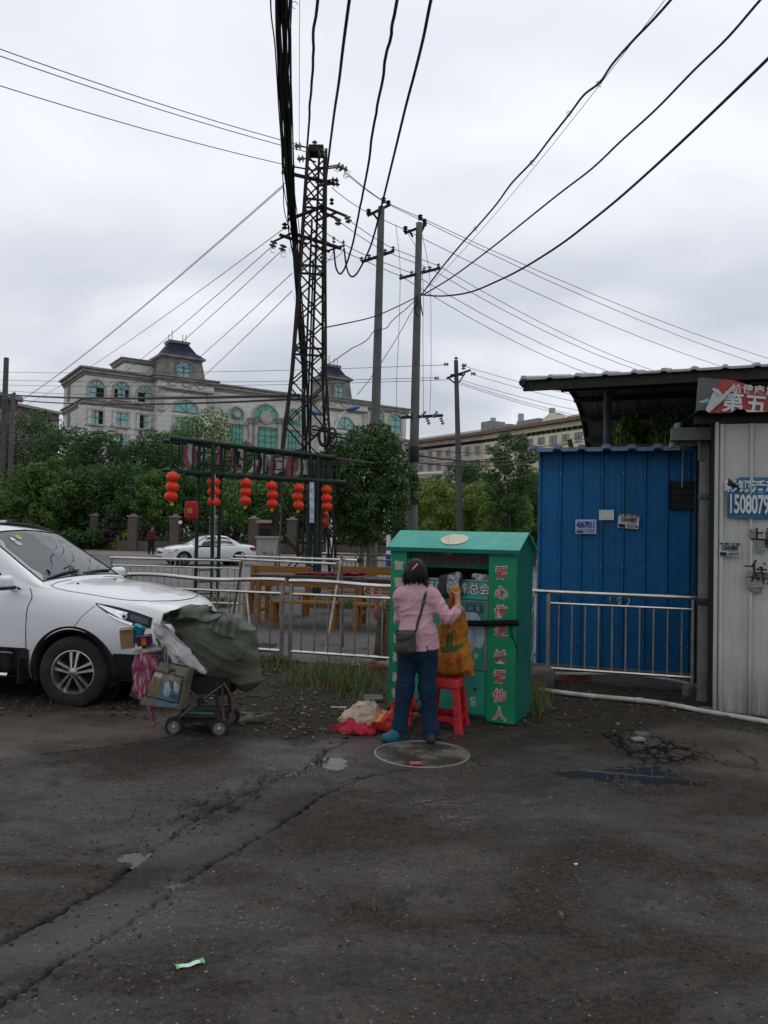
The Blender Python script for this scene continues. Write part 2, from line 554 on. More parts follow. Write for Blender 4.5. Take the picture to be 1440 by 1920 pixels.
for(u,v,a,b,dpt)in HOLES:
 q=((U-u)/a)**2+((Vv-v)/b)**2
 q=q*(1+0.9*n_md+0.6*n_hi)
 Z-=front*dpt*np.clip(1.35-q,0,1)*(1+.5*n_md)
 Z+=front*.010*(n_md+.6*n_hi)*np.exp(-(((U-u)/(1.6*a))**2+((Vv-v)/(1.6*b))**2))
CR=[(CR_A,.0125,.026,1),(CR_B,.0135,.028,1),(CR_C,.009,.012,0),(CR_D,.013,.026,0),(CR_E,.008,.012,0),(CR_F,.010,.016,0),(CR_G,.011,.016,0),(CR_H,.007,.01,0)]
crack=brk_edge*.8
for(u,v,a,b)in((800,1685,80,24),(1190,1690,70,18),(95,1430,45,10),(105,1470,28,9),(390,1535,60,14)):
 crack=np.maximum(crack,front*np.where(n_md+.8*n_hi>.02,.75,0)*np.exp(-(((U-u)/a)**2+((Vv-v)/b)**2)))
for pts,wd,dp,big in CR:
 d=poly_dist(GX,GY,pts)
 w=wd*(1+1.0*n_md+0.8*n_hi)
 c=np.clip(1.15-d/np.maximum(w,0.004),0,1)
 Z-=dp*np.minimum(c*1.4,1)
 crack=np.maximum(crack,c)
cells=RNG.random((380,2))*[2.9,1.6]+[1.9,5.5]
near=(GX>1.9)&(GX<4.8)&(GY>5.5)&(GY<7.1)
pn=np.stack([GX[near],GY[near]],1)+0.05*np.stack([n_md[near],n_hi[near]],1)
d2=np.linalg.norm(pn[:,None,:]-cells[None],axis=2)
d2.sort(axis=1)
edge=np.clip(1.1-(d2[:,1]-d2[:,0])/0.03,0,1)
msk=np.exp(-(((U[near]-1225)/90)**2+((Vv[near]-1412)/24)**2))+0.5*np.exp(-(((U[near]-1120)/70)**2+((Vv[near]-1385)/18)**2))
Z[near]-=0.014*edge*np.clip(msk*1.6,0,1)
crack[near]=np.maximum(crack[near],edge*np.clip(msk*1.5,0,1))
MAN=gnd(791,1413)
rm=np.hypot(GX-MAN.x,GY-MAN.y)
MAN_Z=float(Z[(rm>.38)&(rm<.46)].mean())
Z=np.where(rm<0.50,Z+(MAN_Z-Z)*np.clip((.50-rm)/.08,0,1),Z)
Z=np.where(rm<0.362,MAN_Z-.03,Z)
Z=np.where(front,Z,-0.004)
nx,ny=GX.shape
idx=np.arange(nx*ny).reshape(nx,ny)
F=np.stack([idx[:-1,:-1],idx[1:,:-1],idx[1:,1:],idx[:-1,1:]],-1).reshape(-1,4)
VX=np.stack([GX,GY,Z],-1).reshape(-1,3)
def ground_mat():
 t=NT('wet_asphalt_and_dirt')
 co=t.coord('Object')
 a=t.attr('zone','Color')
 zd,zc,zp=(t.xyz(a,k)for k in range(3))
 cr=t.attr('crack')
 big=t.noise(0.7,5,0.6,co)
 med=t.noise(7,6,0.7,co)
 base=t.mix(t.rng(big,0.35,0.65),(0.028,0.0225,0.018),(0.060,0.049,0.039))
 base=t.mix(t.rng(med,0.42,0.66),base,(0.022,0.018,0.0145),'MIX')
 fine=t.noise(34,5,0.75,co)
 base=t.mix(t.rng(fine,0.45,0.7,0,.75),base,(0.080,0.066,0.053))
 base=t.mix(t.rng(fine,0.47,0.3,0,.8),base,(0.008,0.007,0.006))
 v1=t.vor(95,co,'F1','Color');v1d=t.vor(95,co)
 st=t.math('MULTIPLY',t.rng(t.xyz(v1,0),0.60,0.9),t.rng(v1d,0.42,0.2))
 base=t.mix(t.math('MULTIPLY',st,0.8),base,t.mix(t.xyz(v1,1),(0.085,0.069,0.055),(0.17,0.145,0.12)))
 v2=t.vor(38,co,'F1','Color');v2d=t.vor(38,co)
 s2=t.math('MULTIPLY',t.rng(t.xyz(v2,2),0.90,0.95),t.rng(v2d,0.26,0.12))
 base=t.mix(s2,base,(0.22,0.19,0.16))
 patch=t.mix(t.rng(med,0.3,0.7),(0.030,0.0265,0.0235),(0.052,0.045,0.039))
 base=t.mix(t.math('MULTIPLY',zp,0.4),base,patch)
 conc=t.mix(t.rng(t.noise(3.0,8,0.65,co),0.3,0.7),(0.056,0.046,0.036),(0.108,0.090,0.071))
 col=t.mix(zc,base,conc)
 dirt=t.mix(t.rng(t.noise(9,7,0.7,co),0.3,0.7),(0.022,0.017,0.0125),(0.062,0.048,0.036))
 moss=t.mix(t.rng(t.noise(1.3,5,0.6,co),0.52,0.66),dirt,(0.036,0.042,0.018))
 col=t.mix(zd,col,moss)
 col=t.mix(t.rng(cr,.15,.6),col,(0.006,0.0055,0.005))
 wn_=t.math('ADD',t.noise(0.85,7,0.62,t.coord('Object',(1,1.5,1)),0.5),t.math('MULTIPLY',t.math('SUBTRACT',t.noise(20,5,.75,co),.5),.34))
 soft=t.rng(t.noise(0.7,6,0.6,t.coord('Object',(1,1.7,1)),0.5),0.42,0.60)
 wet=t.rng(t.math('ADD',wn_,t.math('MULTIPLY',t.attr('film'),.20)),0.57,0.72)
 wet=t.math('MAXIMUM',wet,t.math('MULTIPLY',soft,.8))
 wet=t.math('MULTIPLY',wet,t.math('SUBTRACT',1.0,t.math('MULTIPLY',zd,.8)))
 col=t.mix(t.math('MULTIPLY',wet,.22),col,(0.012,0.010,0.008))
 rg=t.rng(wet,0,1,0.66,0.07)
 rg=t.math('ADD',rg,t.math('MULTIPLY',t.math('MULTIPLY',t.math('MAXIMUM',zd,t.math('MULTIPLY',zc,0.4)),t.math('SUBTRACT',1.0,wet)),0.3))
 rg=t.math('ADD',rg,t.math('MULTIPLY',t.rng(v1d,0.1,0.5),0.03))
 t.set(Base_Color=col,Roughness=rg,Specular_IOR_Level=t.rng(wet,0,1,.14,.55))
 h1=t.math('MULTIPLY',t.rng(v1d,0.0,0.5,1,0),t.math('SUBTRACT',1.0,t.math('MAXIMUM',zc,t.math('MULTIPLY',zp,0.8))))
 h=t.math('ADD',t.math('ADD',t.math('MULTIPLY',h1,0.5),t.math('MULTIPLY',t.noise(48,4,.7,co),1.3)),t.noise(170,4,0.7,co))
 h=t.math('MULTIPLY',h,t.rng(wet,0,1,1.0,.12))
 t.bump(h,1.0,0.014)
 return t.m
g_mat=ground_mat()
gob=np_mesh('road',VX,F,g_mat,smooth='full')
me=gob.data
ca=me.color_attributes.new('zone','FLOAT_COLOR','POINT')
zc4=np.stack([W_dirt,W_conc*(1-W_dirt),W_patch,np.ones_like(Z)],-1).reshape(-1,4).astype(np.float32)
ca.data.foreach_set('color',zc4.ravel())
film=np.zeros_like(Z)
for(u,v,a,b,s_)in((830,1515,150,45,1),(1000,1500,200,28,.7),(520,1440,110,16,.8),(330,1665,60,22,1),(90,1735,70,14,.8),(170,1780,70,18,.5),(250,1600,90,30,.55),(1150,1452,180,22,1),(480,1690,60,10,.6)):
 film=np.maximum(film,s_*np.exp(-(((U-u)/a)**2+((Vv-v)/b)**2))*front)
kf=me.attributes.new('film','FLOAT','POINT');kf.data.foreach_set('value',film.ravel().astype(np.float32))
ka=me.attributes.new('crack','FLOAT','POINT')
ka.data.foreach_set('value',crack.ravel().astype(np.float32))
tag(gob,kind='structure')
ROAD_Z=BVHTree.FromPolygons([tuple(p)for p in VX[::1][:0]]or[(0,0,0),(1,0,0),(0,1,0)],[(0,1,2)])
from bisect import bisect
def gz(x,y):
 i=min(max(bisect(gx,x)-1,0),nx-2);j=min(max(bisect(gy,y)-1,0),ny-2)
 return float(max(Z[i,j],Z[i+1,j],Z[i,j+1],Z[i+1,j+1]))
wt=NT('rain_water')
wt.set(Base_Color=(0.02,0.02,0.018),Roughness=0.03,IOR=1.33,Specular_IOR_Level=0.5)
wt.bump(wt.noise(9,2,0.5,wt.coord('Object')),0.02,0.01)
for(u,v,a,b,dpt)in[HOLES[0]]+HOLES[4:7]:
 pts=[gnd(u+1.5*a*math.cos(t),v+1.5*b*math.sin(t))for t in np.linspace(0,2*PI,29)[:-1]]
 c=gnd(u,v)
 lvl=gz(c.x,c.y)+dpt*0.42
 mb=MB();mb.add([(p.x,p.y,lvl)for p in pts],[tuple(range(27,-1,-1))])
 tag(mb.build('puddle',wt.m),kind='structure')
earth=M('earth',(0.045,0.04,0.032),0.9,var=0.4,scale=0.6,bump=0.3)
mb=MB();mb.add([(-700,-300,-.08),(700,-300,-.08),(700,900,-.08),(-700,900,-.08)],[(0,1,2,3)])
tag(mb.build('ground',earth),kind='structure')
R_EX=Vector((0.9605,-0.2785,0));R_EY=Vector((0.2785,0.9605,0));R_O=Vector((0,9.58,0))
def RF(s,d,z=0.0):return R_O+R_EX*s+R_EY*d+Vector((0,0,z))
yard_m=NT('yard_concrete')
co=yard_m.coord('Object')
cc=yard_m.mix(yard_m.rng(yard_m.noise(0.5,8,0.65,co),0.35,0.65),(0.055,0.052,0.051),(0.10,0.096,0.094))
cc=yard_m.mix(yard_m.rng(yard_m.noise(4,8,0.7,co),0.52,0.7,0,0.7),cc,(0.05,0.046,0.042))
yard_m.set(Base_Color=cc,Roughness=yard_m.rng(yard_m.noise(0.8,5,0.6,co),0.35,0.65,0.3,0.75))
yard_m.bump(yard_m.noise(30,6,0.7,co),0.3,0.01)
yard_m=yard_m.m
p0,p1=RF(-9.5,.12),RF(6.5,.12)
mb=MB();mb.prism([(p0.x,p0.y,.03),(p1.x,p1.y,.03),(16,24,.03),(-24,24,.03)],(0,0,-.12))
tag(mb.build('yard',yard_m),kind='structure')
st_m=NT('street_asphalt');co=st_m.coord('Object')
st_m.set(Base_Color=st_m.mix(st_m.rng(st_m.noise(0.4,7,0.6,co),0.35,0.65),(0.075,0.074,0.073),(0.12,0.118,0.116)),Roughness=0.5)
mb=MB();mb.prism([(-160,24.01,0),(160,24.01,0),(160,46,0),(-160,46,0)],(0,0,-.07))
tag(mb.build('street',st_m.m),kind='structure')
pv=NT('pavement_tiles');co=pv.coord('Object')
pc=pv.mix(pv.rng(pv.noise(1.2,6,0.6,co),0.35,0.65),(0.16,0.115,0.095),(0.24,0.18,0.15))
br=pv.n.new('ShaderNodeTexBrick');br.inputs['Scale'].default_value=2.0
pv.l.new(co,br.inputs['Vector'])
pv.set(Base_Color=pv.mix(pv.math('MULTIPLY',br.outputs['Fac'],0.4),pc,(0.08,0.07,0.06)),Roughness=0.6)
mb=MB();mb.prism([(-160,46.25,.13),(160,46.25,.13),(160,53.2,.13),(-160,53.2,.13)],(0,0,-.2))
tag(mb.build('pavement',pv.m),kind='structure')
mb=MB();mb.box((0,46.12,.03),(320,.24,.24))
tag(mb.build('kerb',M('kerb_stone',(.3,.29,.28),.7,var=.3,scale=1.5)),kind='structure')
turf=M('turf',(.032,.055,.014),.9,var=.5,scale=1.0,bump=.5,bscale=14)
mb=MB();mb.prism([(-300,53.4,.15),(300,53.4,.15),(300,240,.15),(-300,240,.15)],(0,0,-.22))
tag(mb.build('lawn',turf),kind='structure')
mb=MB()
for k in range(-24,24):
 mb.add([(k*5,35.0,.004),(k*5+2.4,35.0,.004),(k*5+2.4,35.15,.004),(k*5,35.15,.004)],[(0,1,2,3)])
tag(mb.build('road_marking',M('road_paint',(.5,.5,.48),.6,var=.3)),kind='structure')
# ================================================================== shared materials
steel=NT('stainless_steel');_c=steel.coord('Object')
steel.set(Base_Color=steel.mix(steel.rng(steel.noise(3,5,.6,_c),.35,.7),(.62,.61,.59),(.40,.38,.35)),Metallic=1.0,Roughness=steel.rng(steel.noise(9,4,.6,_c),.3,.7,.2,.42))
steel=steel.m
steel_dull=M('weathered_steel',(.30,.28,.25),.45,.85,var=.3,scale=6,dirt=(.12,.07,.04),dirt_amt=.5,dscale=5)
black_rubber=M('black_rubber',(.018,.018,.018),.75,var=.3,bump=.1)
black_cable=M('black_cable',(.014,.014,.015),.55,var=.2)
dark_iron=M('dark_iron',(.028,.026,.025),.7,.2,var=.4,scale=5,dirt=(.07,.035,.02),dirt_amt=.6,dscale=3)
dark_void=M('dark_inside',(.012,.013,.012),.9,var=.3)  # near-black for hollows; also paints the shade in openings and gaps
plaster=M('grey_render',(.135,.138,.128),.85,var=.3,scale=3,dirt=(.07,.068,.055),dirt_amt=.7,dscale=2.5,bump=.3,bscale=50)
white_paint=M('white_print',(.62,.62,.60),.7,var=.08)
red_paint=M('red_print',(.42,.035,.045),.6,var=.2,scale=10)
black_ink=M('black_ink',(.016,.016,.018),.7,var=.2)
# ================================================================== clothes donation bin
B_O=Vector((0.077,7.44,0.0));B_X=Vector((0.9,-0.436,0)).normalized();B_Y=Vector((0.436,0.9,0)).normalized()
BW,BD,BEAVE,BRIDGE=1.237,0.56,1.585,1.735
def BL(x,y,z):return B_O+B_X*x+B_Y*y+Vector((0,0,z))
def bin_paint(name,a,b,wear=.5,wearcol=(.13,.13,.11),sc=3.0):
 t=NT(name);co=t.coord('Object')
 c=t.mix(t.rng(t.noise(sc,7,.6,co),.3,.7),a,b)
 str_=t.coord('Object',(22,22,1.6))
 c=t.mix(t.rng(t.noise(1.0,6,.7,str_),.58,.8,0,wear),c,wearcol)
 c=t.mix(t.rng(t.noise(26,5,.7,co),.66,.72,0,wear),c,(.05,.045,.035))
 t.set(Base_Color=c,Roughness=t.rng(t.noise(8,4,.6,co),.3,.7,.35,.6))
 t.bump(t.noise(14,5,.6,co),.12,.01)
 return t.m
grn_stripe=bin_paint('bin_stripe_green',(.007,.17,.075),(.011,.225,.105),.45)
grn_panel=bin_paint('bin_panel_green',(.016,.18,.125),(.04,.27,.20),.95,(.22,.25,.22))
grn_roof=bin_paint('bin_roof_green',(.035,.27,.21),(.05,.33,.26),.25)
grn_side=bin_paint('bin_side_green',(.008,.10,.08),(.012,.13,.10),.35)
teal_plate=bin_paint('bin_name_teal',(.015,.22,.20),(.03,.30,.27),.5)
bin_t=thing('donation_bin','green metal clothes donation bin with pitched roof and red Chinese lettering','donation bin',B_O)
def bin_box(name,x0,x1,y0,y1,z0,z1,mat,par=None):
 mb=MB()
 mb.add([BL(x,y,z)for x in(x0,x1)for y in(y0,y1)for z in(z0,z1)],[(0,1,3,2),(4,6,7,5),(0,4,5,1),(2,3,7,6),(0,2,6,4),(1,5,7,3)])
 return mb.build(name,mat,par or bin_t)
SL,SR=0.165,0.255
bin_box('left_stripe',0,SL,0,.03,.03,BEAVE,grn_stripe)
bin_box('right_stripe',BW-SR,BW,0,.03,.03,BEAVE,grn_stripe)
mb=MB()
mb.prism([BL(BW,.03,.03),BL(BW,BD,.03),BL(BW,BD,BEAVE),BL(BW,BD*.5,BRIDGE-.02),BL(BW,.03,BEAVE)],B_X*-.02)
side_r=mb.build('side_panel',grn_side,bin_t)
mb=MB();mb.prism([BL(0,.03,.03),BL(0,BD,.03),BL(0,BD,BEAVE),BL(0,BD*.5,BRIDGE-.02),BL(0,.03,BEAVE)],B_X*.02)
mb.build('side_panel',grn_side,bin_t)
bin_box('back_panel',.02,BW-.02,BD-.02,BD,.03,BEAVE,grn_side)
bin_box('base',.01,BW-.01,.012,BD-.02,0.0,.06,dark_iron)
rf=MB()
ov=.035
for sgn in(0,1):
 ya,yb=(-ov,BD*.5)if sgn==0 else(BD+ov,BD*.5)
 za=BEAVE-.012
 rf.prism([BL(-ov,ya,za),BL(BW+ov,ya,za),BL(BW+ov,yb,BRIDGE),BL(-ov,yb,BRIDGE)],(0,0,-.016))
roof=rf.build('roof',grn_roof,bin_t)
lip=MB()
lip.prism([BL(-ov-.001,-ov-.004,BEAVE-.012),BL(BW+ov+.001,-ov-.004,BEAVE-.012),BL(BW+ov+.001,-ov-.004,BEAVE-.05),BL(-ov-.001,-ov-.004,BEAVE-.05)],B_Y*.006)
lip.build('lip',grn_side,roof)
bin_box('eave_fill',.0,BW,.0,.02,BEAVE-.03,BEAVE-.013,grn_side)
sl=(BL(0,BD*.5,BRIDGE)-BL(0,-ov,BEAVE-.012));sl.normalize()
em=MB();ec=BL(.60,.12,0);tt=(.12+ov)/(BD*.5+ov)
ec.z=BEAVE-.012+tt*(BRIDGE-BEAVE+.012)+.004
nrm=B_X.cross(sl).normalized()
em.prism([ec+B_X*(.135*math.cos(a))+sl*(.105*math.sin(a))for a in np.linspace(0,2*PI,37)[:-1]],nrm*.003)
em_m=NT('rusty_cream_oval');co=em_m.coord('Object')
em_m.set(Base_Color=em_m.mix(em_m.rng(em_m.noise(9,7,.7,em_m.coord('Object',(1.5,.7,.4))),.52,.68,0,.8),(.52,.47,.36),(.22,.11,.04)),Roughness=.6)
em.build('emblem_plate',em_m.m,roof)
bin_box('mouth_floor',SL,BW-SR,.10,.46,1.262,1.27,dark_void)
bin_box('mouth_back',SL,BW-SR,.40,.42,1.27,1.57,dark_void)
bin_box('mouth_cheek',SL,SL+.012,.03,.42,1.27,1.56,grn_side)
bin_box('mouth_cheek',BW-SR-.012,BW-SR,.03,.42,1.27,1.56,grn_side)
hd=MB();hd.prism([BL(SL+.013,.035,1.568),BL(BW-SR-.013,.035,1.568),BL(BW-SR-.013,.125,1.385),BL(SL+.013,.125,1.385)],B_Y*.008)
header=hd.build('header_panel',grn_side,bin_t)
h_up=(BL(0,.035,1.568)-BL(0,.125,1.385)).normalized()
faded_red=M('faded_red_print',(.17,.025,.025),.7,var=.4,scale=20)
letter('闲置衣物回收箱',faded_red,header,BL(.60,.088,1.46),B_X,h_up,.095,.002,.004,1.12)
hp=MB();hc=BL(.56,.052,1.535)
hp.prism([hc+B_X*(.05*math.cos(a))+h_up*(.028*math.sin(a))for a in np.linspace(0,2*PI,25)[:-1]],B_X.cross(h_up)*.003)
hp.build('badge',M('faded_badge',(.25,.23,.2),.7),header)
letter('捐',faded_red,header,hc,B_X,h_up,.045,.001,.005)
tiny_w=M('faded_white_print',(.13,.20,.16),.7,var=.5,scale=30)
letter('回收 二次利用 节约资源 爱护环境',tiny_w,header,BL(.60,.116,1.403),B_X,h_up,.03,0,.004)
npn=MB();npn.prism([BL(SL+.01,.055,1.275),BL(BW-SR-.01,.055,1.275),BL(BW-SR-.01,.012,1.115),BL(SL+.01,.012,1.115)],B_Y*.01)
npl=npn.build('name_plate',teal_plate,bin_t)
n_up=(BL(0,.055,1.275)-BL(0,.012,1.115)).normalized()
cream=M('cream_print',(.46,.43,.33),.7,var=.3,scale=25)
brown_p=M('brown_print',(.09,.05,.03),.7,var=.3)
letter('湖南省慈善总会',brown_p,npl,BL(.61,.032,1.198),B_X,n_up,.112,.005,.003,1.0)
letter('湖南省慈善总会',cream,npl,BL(.607,.032,1.2),B_X,n_up,.112,.001,.006,1.0)
bin_box('mouth_rail',SL,BW-SR,.045,.062,1.275,1.292,steel_dull)
door=bin_box('door',SL+.006,BW-SR-.006,.016,.03,.485,1.105,grn_panel)
for(x0,x1,z0,z1)in((SL+.006,BW-SR-.006,1.085,1.108),(SL+.006,BW-SR-.006,.478,.50),(BW-SR-.034,BW-SR-.006,.50,1.085),(SL+.006,SL+.034,.50,1.085)):
 bin_box('door_frame',x0,x1,.008,.017,z0,z1,M('bin_frame',(.16,.19,.17),.5,.3,var=.3,scale=8,dirt=(.06,.05,.04),dirt_amt=.7),door)
lowp=bin_box('lower_panel',SL+.006,BW-SR-.03,.016,.03,.075,.47,grn_panel)
bin_box('panel_edge',BW-SR-.028,BW-SR-.004,.012,.028,.05,.47,grn_stripe)
bin_box('plinth',SL,BW-SR,.018,.03,.03,.07,grn_side)
def flat(par,outline,mat,name='print',lift=.0015,y=.0):
 """flat print on the bin front; outline in (x, z)"""
 mb=MB();mb.prism([BL(x,y-lift,z)for x,z in outline],B_Y*-.0006)
 return mb.build(name,mat,par)
def ovl(cx,cz,rx,rz,n=26,a0=0,a1=2*PI,w=.0,seed=0):
 r=random.Random(seed)
 return[(cx+rx*math.cos(a)*(1+r.uniform(-w,w)),cz+rz*math.sin(a)*(1+r.uniform(-w,w)))for a in np.linspace(a0,a1,n+1)[:-1]]
post_m=NT('faded_blue_poster');co=post_m.coord('Object',(14,14,2.4))
pcx=post_m.mix(post_m.rng(post_m.noise(1.2,7,.7,co),.35,.68),(.40,.48,.50),(.13,.21,.26))
pcx=post_m.mix(post_m.rng(post_m.noise(9,5,.7,post_m.coord('Object')),.6,.66),pcx,(.05,.12,.09))
post_m.set(Base_Color=pcx,Roughness=.6)
flat(door,ovl(.79,.80,.155,.215,30,w=.03,seed=3),post_m.m,'poster_cloud',.0012,.016)
flat(door,[(.64,.51),(.86,.51),(.87,.70),(.72,.74),(.66,.64)],M('poster_beige',(.30,.27,.21),.7,var=.3,scale=9),'poster_patch',.002,.016)
flat(door,ovl(.66,.72,.075,.075,18,PI*0,PI*1.5,.05,4),M('poster_blue',(.035,.07,.14),.7,var=.4,scale=9),'poster_patch',.003,.016)
flat(door,[(.865,.565),(.888,.60),(.885,.625),(.866,.617),(.847,.625),(.844,.60)],M('poster_pink',(.42,.33,.31),.7,var=.2),'heart',.003,.016)
flat(door,ovl(.875,.60,.05,.085,22,w=.05,seed=5),grn_panel,'poster_patch',.0022,.016)
stk=flat(door,[(.76,.995),(.93,.995),(.925,1.06),(.765,1.065)],M('sticker_dark_blue',(.03,.055,.09),.6,var=.6,scale=20),'sticker',.002,.016)
letter('闲 爱',M('sticker_print',(.22,.30,.36),.6),door,BL(.845,.0125,1.027),B_X,(0,0,1),.05,0,.0008,1.1)
pale_g=M('pale_green_print',(.12,.24,.19),.7,var=.4,scale=20)
letter('旧物回收 慈善捐助',pale_g,door,BL(.665,.0135,1.052),B_X,(0,0,1),.022,0,.0015)
letter('闲置衣物',pale_g,door,BL(.665,.0135,1.02),B_X,(0,0,1),.038,0,.0015)
letter('保护环境 人人有责',pale_g,door,BL(.665,.0135,.99),B_X,(0,0,1),.018,0,.0015)
pink_rem=M('faded_pink_print',(.33,.24,.23),.75,var=.4,scale=25)
for k,(cx,cz)in enumerate([(.74,.435),(.79,.435),(.84,.433),(.745,.385)]):
 flat(lowp,ovl(cx,cz,.022,.02,9,w=.18,seed=k),pink_rem,'torn_print',.0012,.016)
for k,(cx,cz)in enumerate([(.73,.335),(.77,.345),(.82,.33),(.86,.335)]):
 letter('爱心捐赠|'[k%4]+'\n物\n衣\n旧',pale_g,lowp,BL(cx,.0155,cz-.07),B_X,(0,0,1),.028,0,.0012)
for k,(cx,cz,r)in enumerate([(.745,.19,.036),(.845,.205,.03),(.85,.165,.028)]):
 for j in range(7):
  a=j*2*PI/7+k
  flat(lowp,ovl(cx+r*.62*math.cos(a),cz+r*.62*math.sin(a),r*.3,r*.3,8,w=.2,seed=j),M('flower_print',(.36,.38,.35),.7,var=.3),'flower_petal',.0012+.0002*j,.016)
flat(lowp,ovl(.865,.30,.013,.016,9),dark_void,'lock_hole',.002,.016)
wo=M('letter_outline',(.50,.45,.40),.6,var=.12,scale=20)
rl=M('letter_red',(.44,.045,.06),.6,var=.2,scale=20)
for ch,z in zip('爱心传递关爱他人',(1.36,1.185,1.01,.84,.61,.43,.26,.10)):
 c=BL(BW-SR*.5-.008,0,z)
 letter(ch,wo,bin_t,c,B_X,(0,0,1),.126,.0062,.0015)
 letter(ch,rl,bin_t,c,B_X,(0,0,1),.124,.0,.0035)
torn=NT('torn_sticker');co=torn.coord('Object')
torn.set(Base_Color=torn.mix(torn.rng(torn.noise(40,5,.7,co),.58,.7),(.40,.33,.29),(.30,.06,.06)),Roughness=.8)
for k,z in enumerate((1.40,1.235,1.06,.885,.70,.52,.34,.18)):
 r=random.Random(k+40);pts=[]
 for(sx,sz)in((-1,-1),(1,-1),(1,1),(-1,1)):
  for q in range(4):
   t=q/4
   nx_,nz_=[((-1+2*t),-1),(1,(-1+2*t)),((1-2*t),1),(-1,(1-2*t))][[(-1,-1),(1,-1),(1,1),(-1,1)].index((sx,sz))]
   pts.append((SL*.52+nx_*.047*r.uniform(.75,1.12),z+nz_*.045*r.uniform(.75,1.12)))
 flat(bin_t,pts,torn.m,'torn_letter',.001,0.0)
belt_pts=[BL(.60,-.075,.905)]+[BL(x,-.026-.004*math.sin(9*x),.905+.012*math.sin(5.2*x+.6)+.03*(x-.6))for x in np.linspace(.66,BW-.02,14)]+[BL(BW+.012,.02,.925)]
bp=smooth_path(belt_pts,6)
mb=MB();mb.tube(bp,[.027+.004*vnoise(np.array([i*.9,2.0,1.0]))for i in range(len(bp))],12)
belt=mb.build('cloth_belt',M('black_plush',(.012,.012,.013),1.0,var=.5,scale=30,bump=1.0,bscale=180,spec=.1),None,True)
tag(belt,'black plush cloth belt tied across the green donation bin','belt')
for dx,ln in((.0,.20),(.012,.30)):
 q=BL(BW-.045+dx,-.012,.90)
 mb=MB();mb.tube(smooth_path([q,q+Vector((.012,-.006,-.09)),q+Vector((.045+dx,.0,-ln*.7)),q+Vector((.062,.01,-ln))],6),.0035,6)
 s_=mb.build('loose_string',black_cable,belt,True)
 # ================================================================== clothes stuffed into the mouth of the bin
def cloth_sdf(fn,lo,hi,step,name,mat,label,cat,rel=None,group=None):
 Vx,Fx=surface_nets(fn,lo,hi,step)
 o=np_mesh(name,Vx,Fx,mat,None,'full')
 return tag(o,label,cat,group)
def binp(p):
 q=p-np.array(B_O)
 return np.stack([q@np.array(B_X),q@np.array(B_Y),q[:,2]],1)
dk_cloth=M('charcoal_cloth',(.035,.037,.042),.9,var=.3,scale=6,bump=.4,bscale=140)
def f_coat(p):
 q=binp(p)
 w=.02*fbm(q*[16,16,5],2)
 d=seg(q,(.62,.12,1.315),(.60,.0,1.285),.035,.045,(2.2,1,1))
 d=smin(d,seg(q,(.60,-.005,1.28),(.555,-.045,1.16),.055,.04,(1.5,.6,1)),.03)
 d=smin(d,seg(q,(.66,-.0,1.28),(.70,-.035,1.17),.05,.045,(1.6,.6,1)),.03)
 d=smin(d,seg(q,(.56,-.03,1.20),(.47,-.04,1.15),.03,.025,(1.2,.7,1)),.03)
 return d+w
c0=BL(.60,0,1.22)
cloth_sdf(f_coat,c0-Vector((.4,.3,.2)),c0+Vector((.4,.35,.2)),.011,'jacket',dk_cloth,'charcoal jacket hanging out of the mouth of the green donation bin','jacket')
pat=NT('patterned_cloth');co=pat.coord('Object')
pat.set(Base_Color=pat.mix(pat.rng(pat.noise(34,5,.7,co,.8),.47,.55),(.33,.33,.35),(.07,.075,.085)),Roughness=.9)
pat.bump(pat.noise(120,3,.6,co),.3,.004)
def f_scarf(p):
 q=binp(p);w=.014*fbm(q*[30,20,6],2)
 d=seg(q,(.665,.06,1.335),(.66,-.02,1.305),.02,.022,(2.2,1,1))
 d=smin(d,seg(q,(.66,-.05,1.30),(.665,-.085,1.205),.05,.05,(1.05,.38,1)),.02)
 return d+w
c0=BL(.66,0,1.27)
cloth_sdf(f_scarf,c0-Vector((.2,.2,.14)),c0+Vector((.2,.2,.14)),.008,'scarf',pat.m,'grey patterned scarf lying over the charcoal jacket in the bin mouth','scarf')
def f_wrap(p):
 q=binp(p);w=.03*fbm(q*22,2)
 d=seg(q,(.80,.13,1.315),(.88,.12,1.31),.034,.03,(1.2,1,.9))
 return smin(d,seg(q,(.86,.12,1.32),(.93,.13,1.30),.03,.02),.02)+w
c0=BL(.85,.12,1.31)
cloth_sdf(f_wrap,c0-Vector((.2,.2,.1)),c0+Vector((.2,.2,.1)),.008,'plastic_wrap',M('cloudy_film',(.30,.32,.33),.25,var=.6,scale=25),'crumpled grey plastic wrapper in the right of the bin mouth','wrapper')
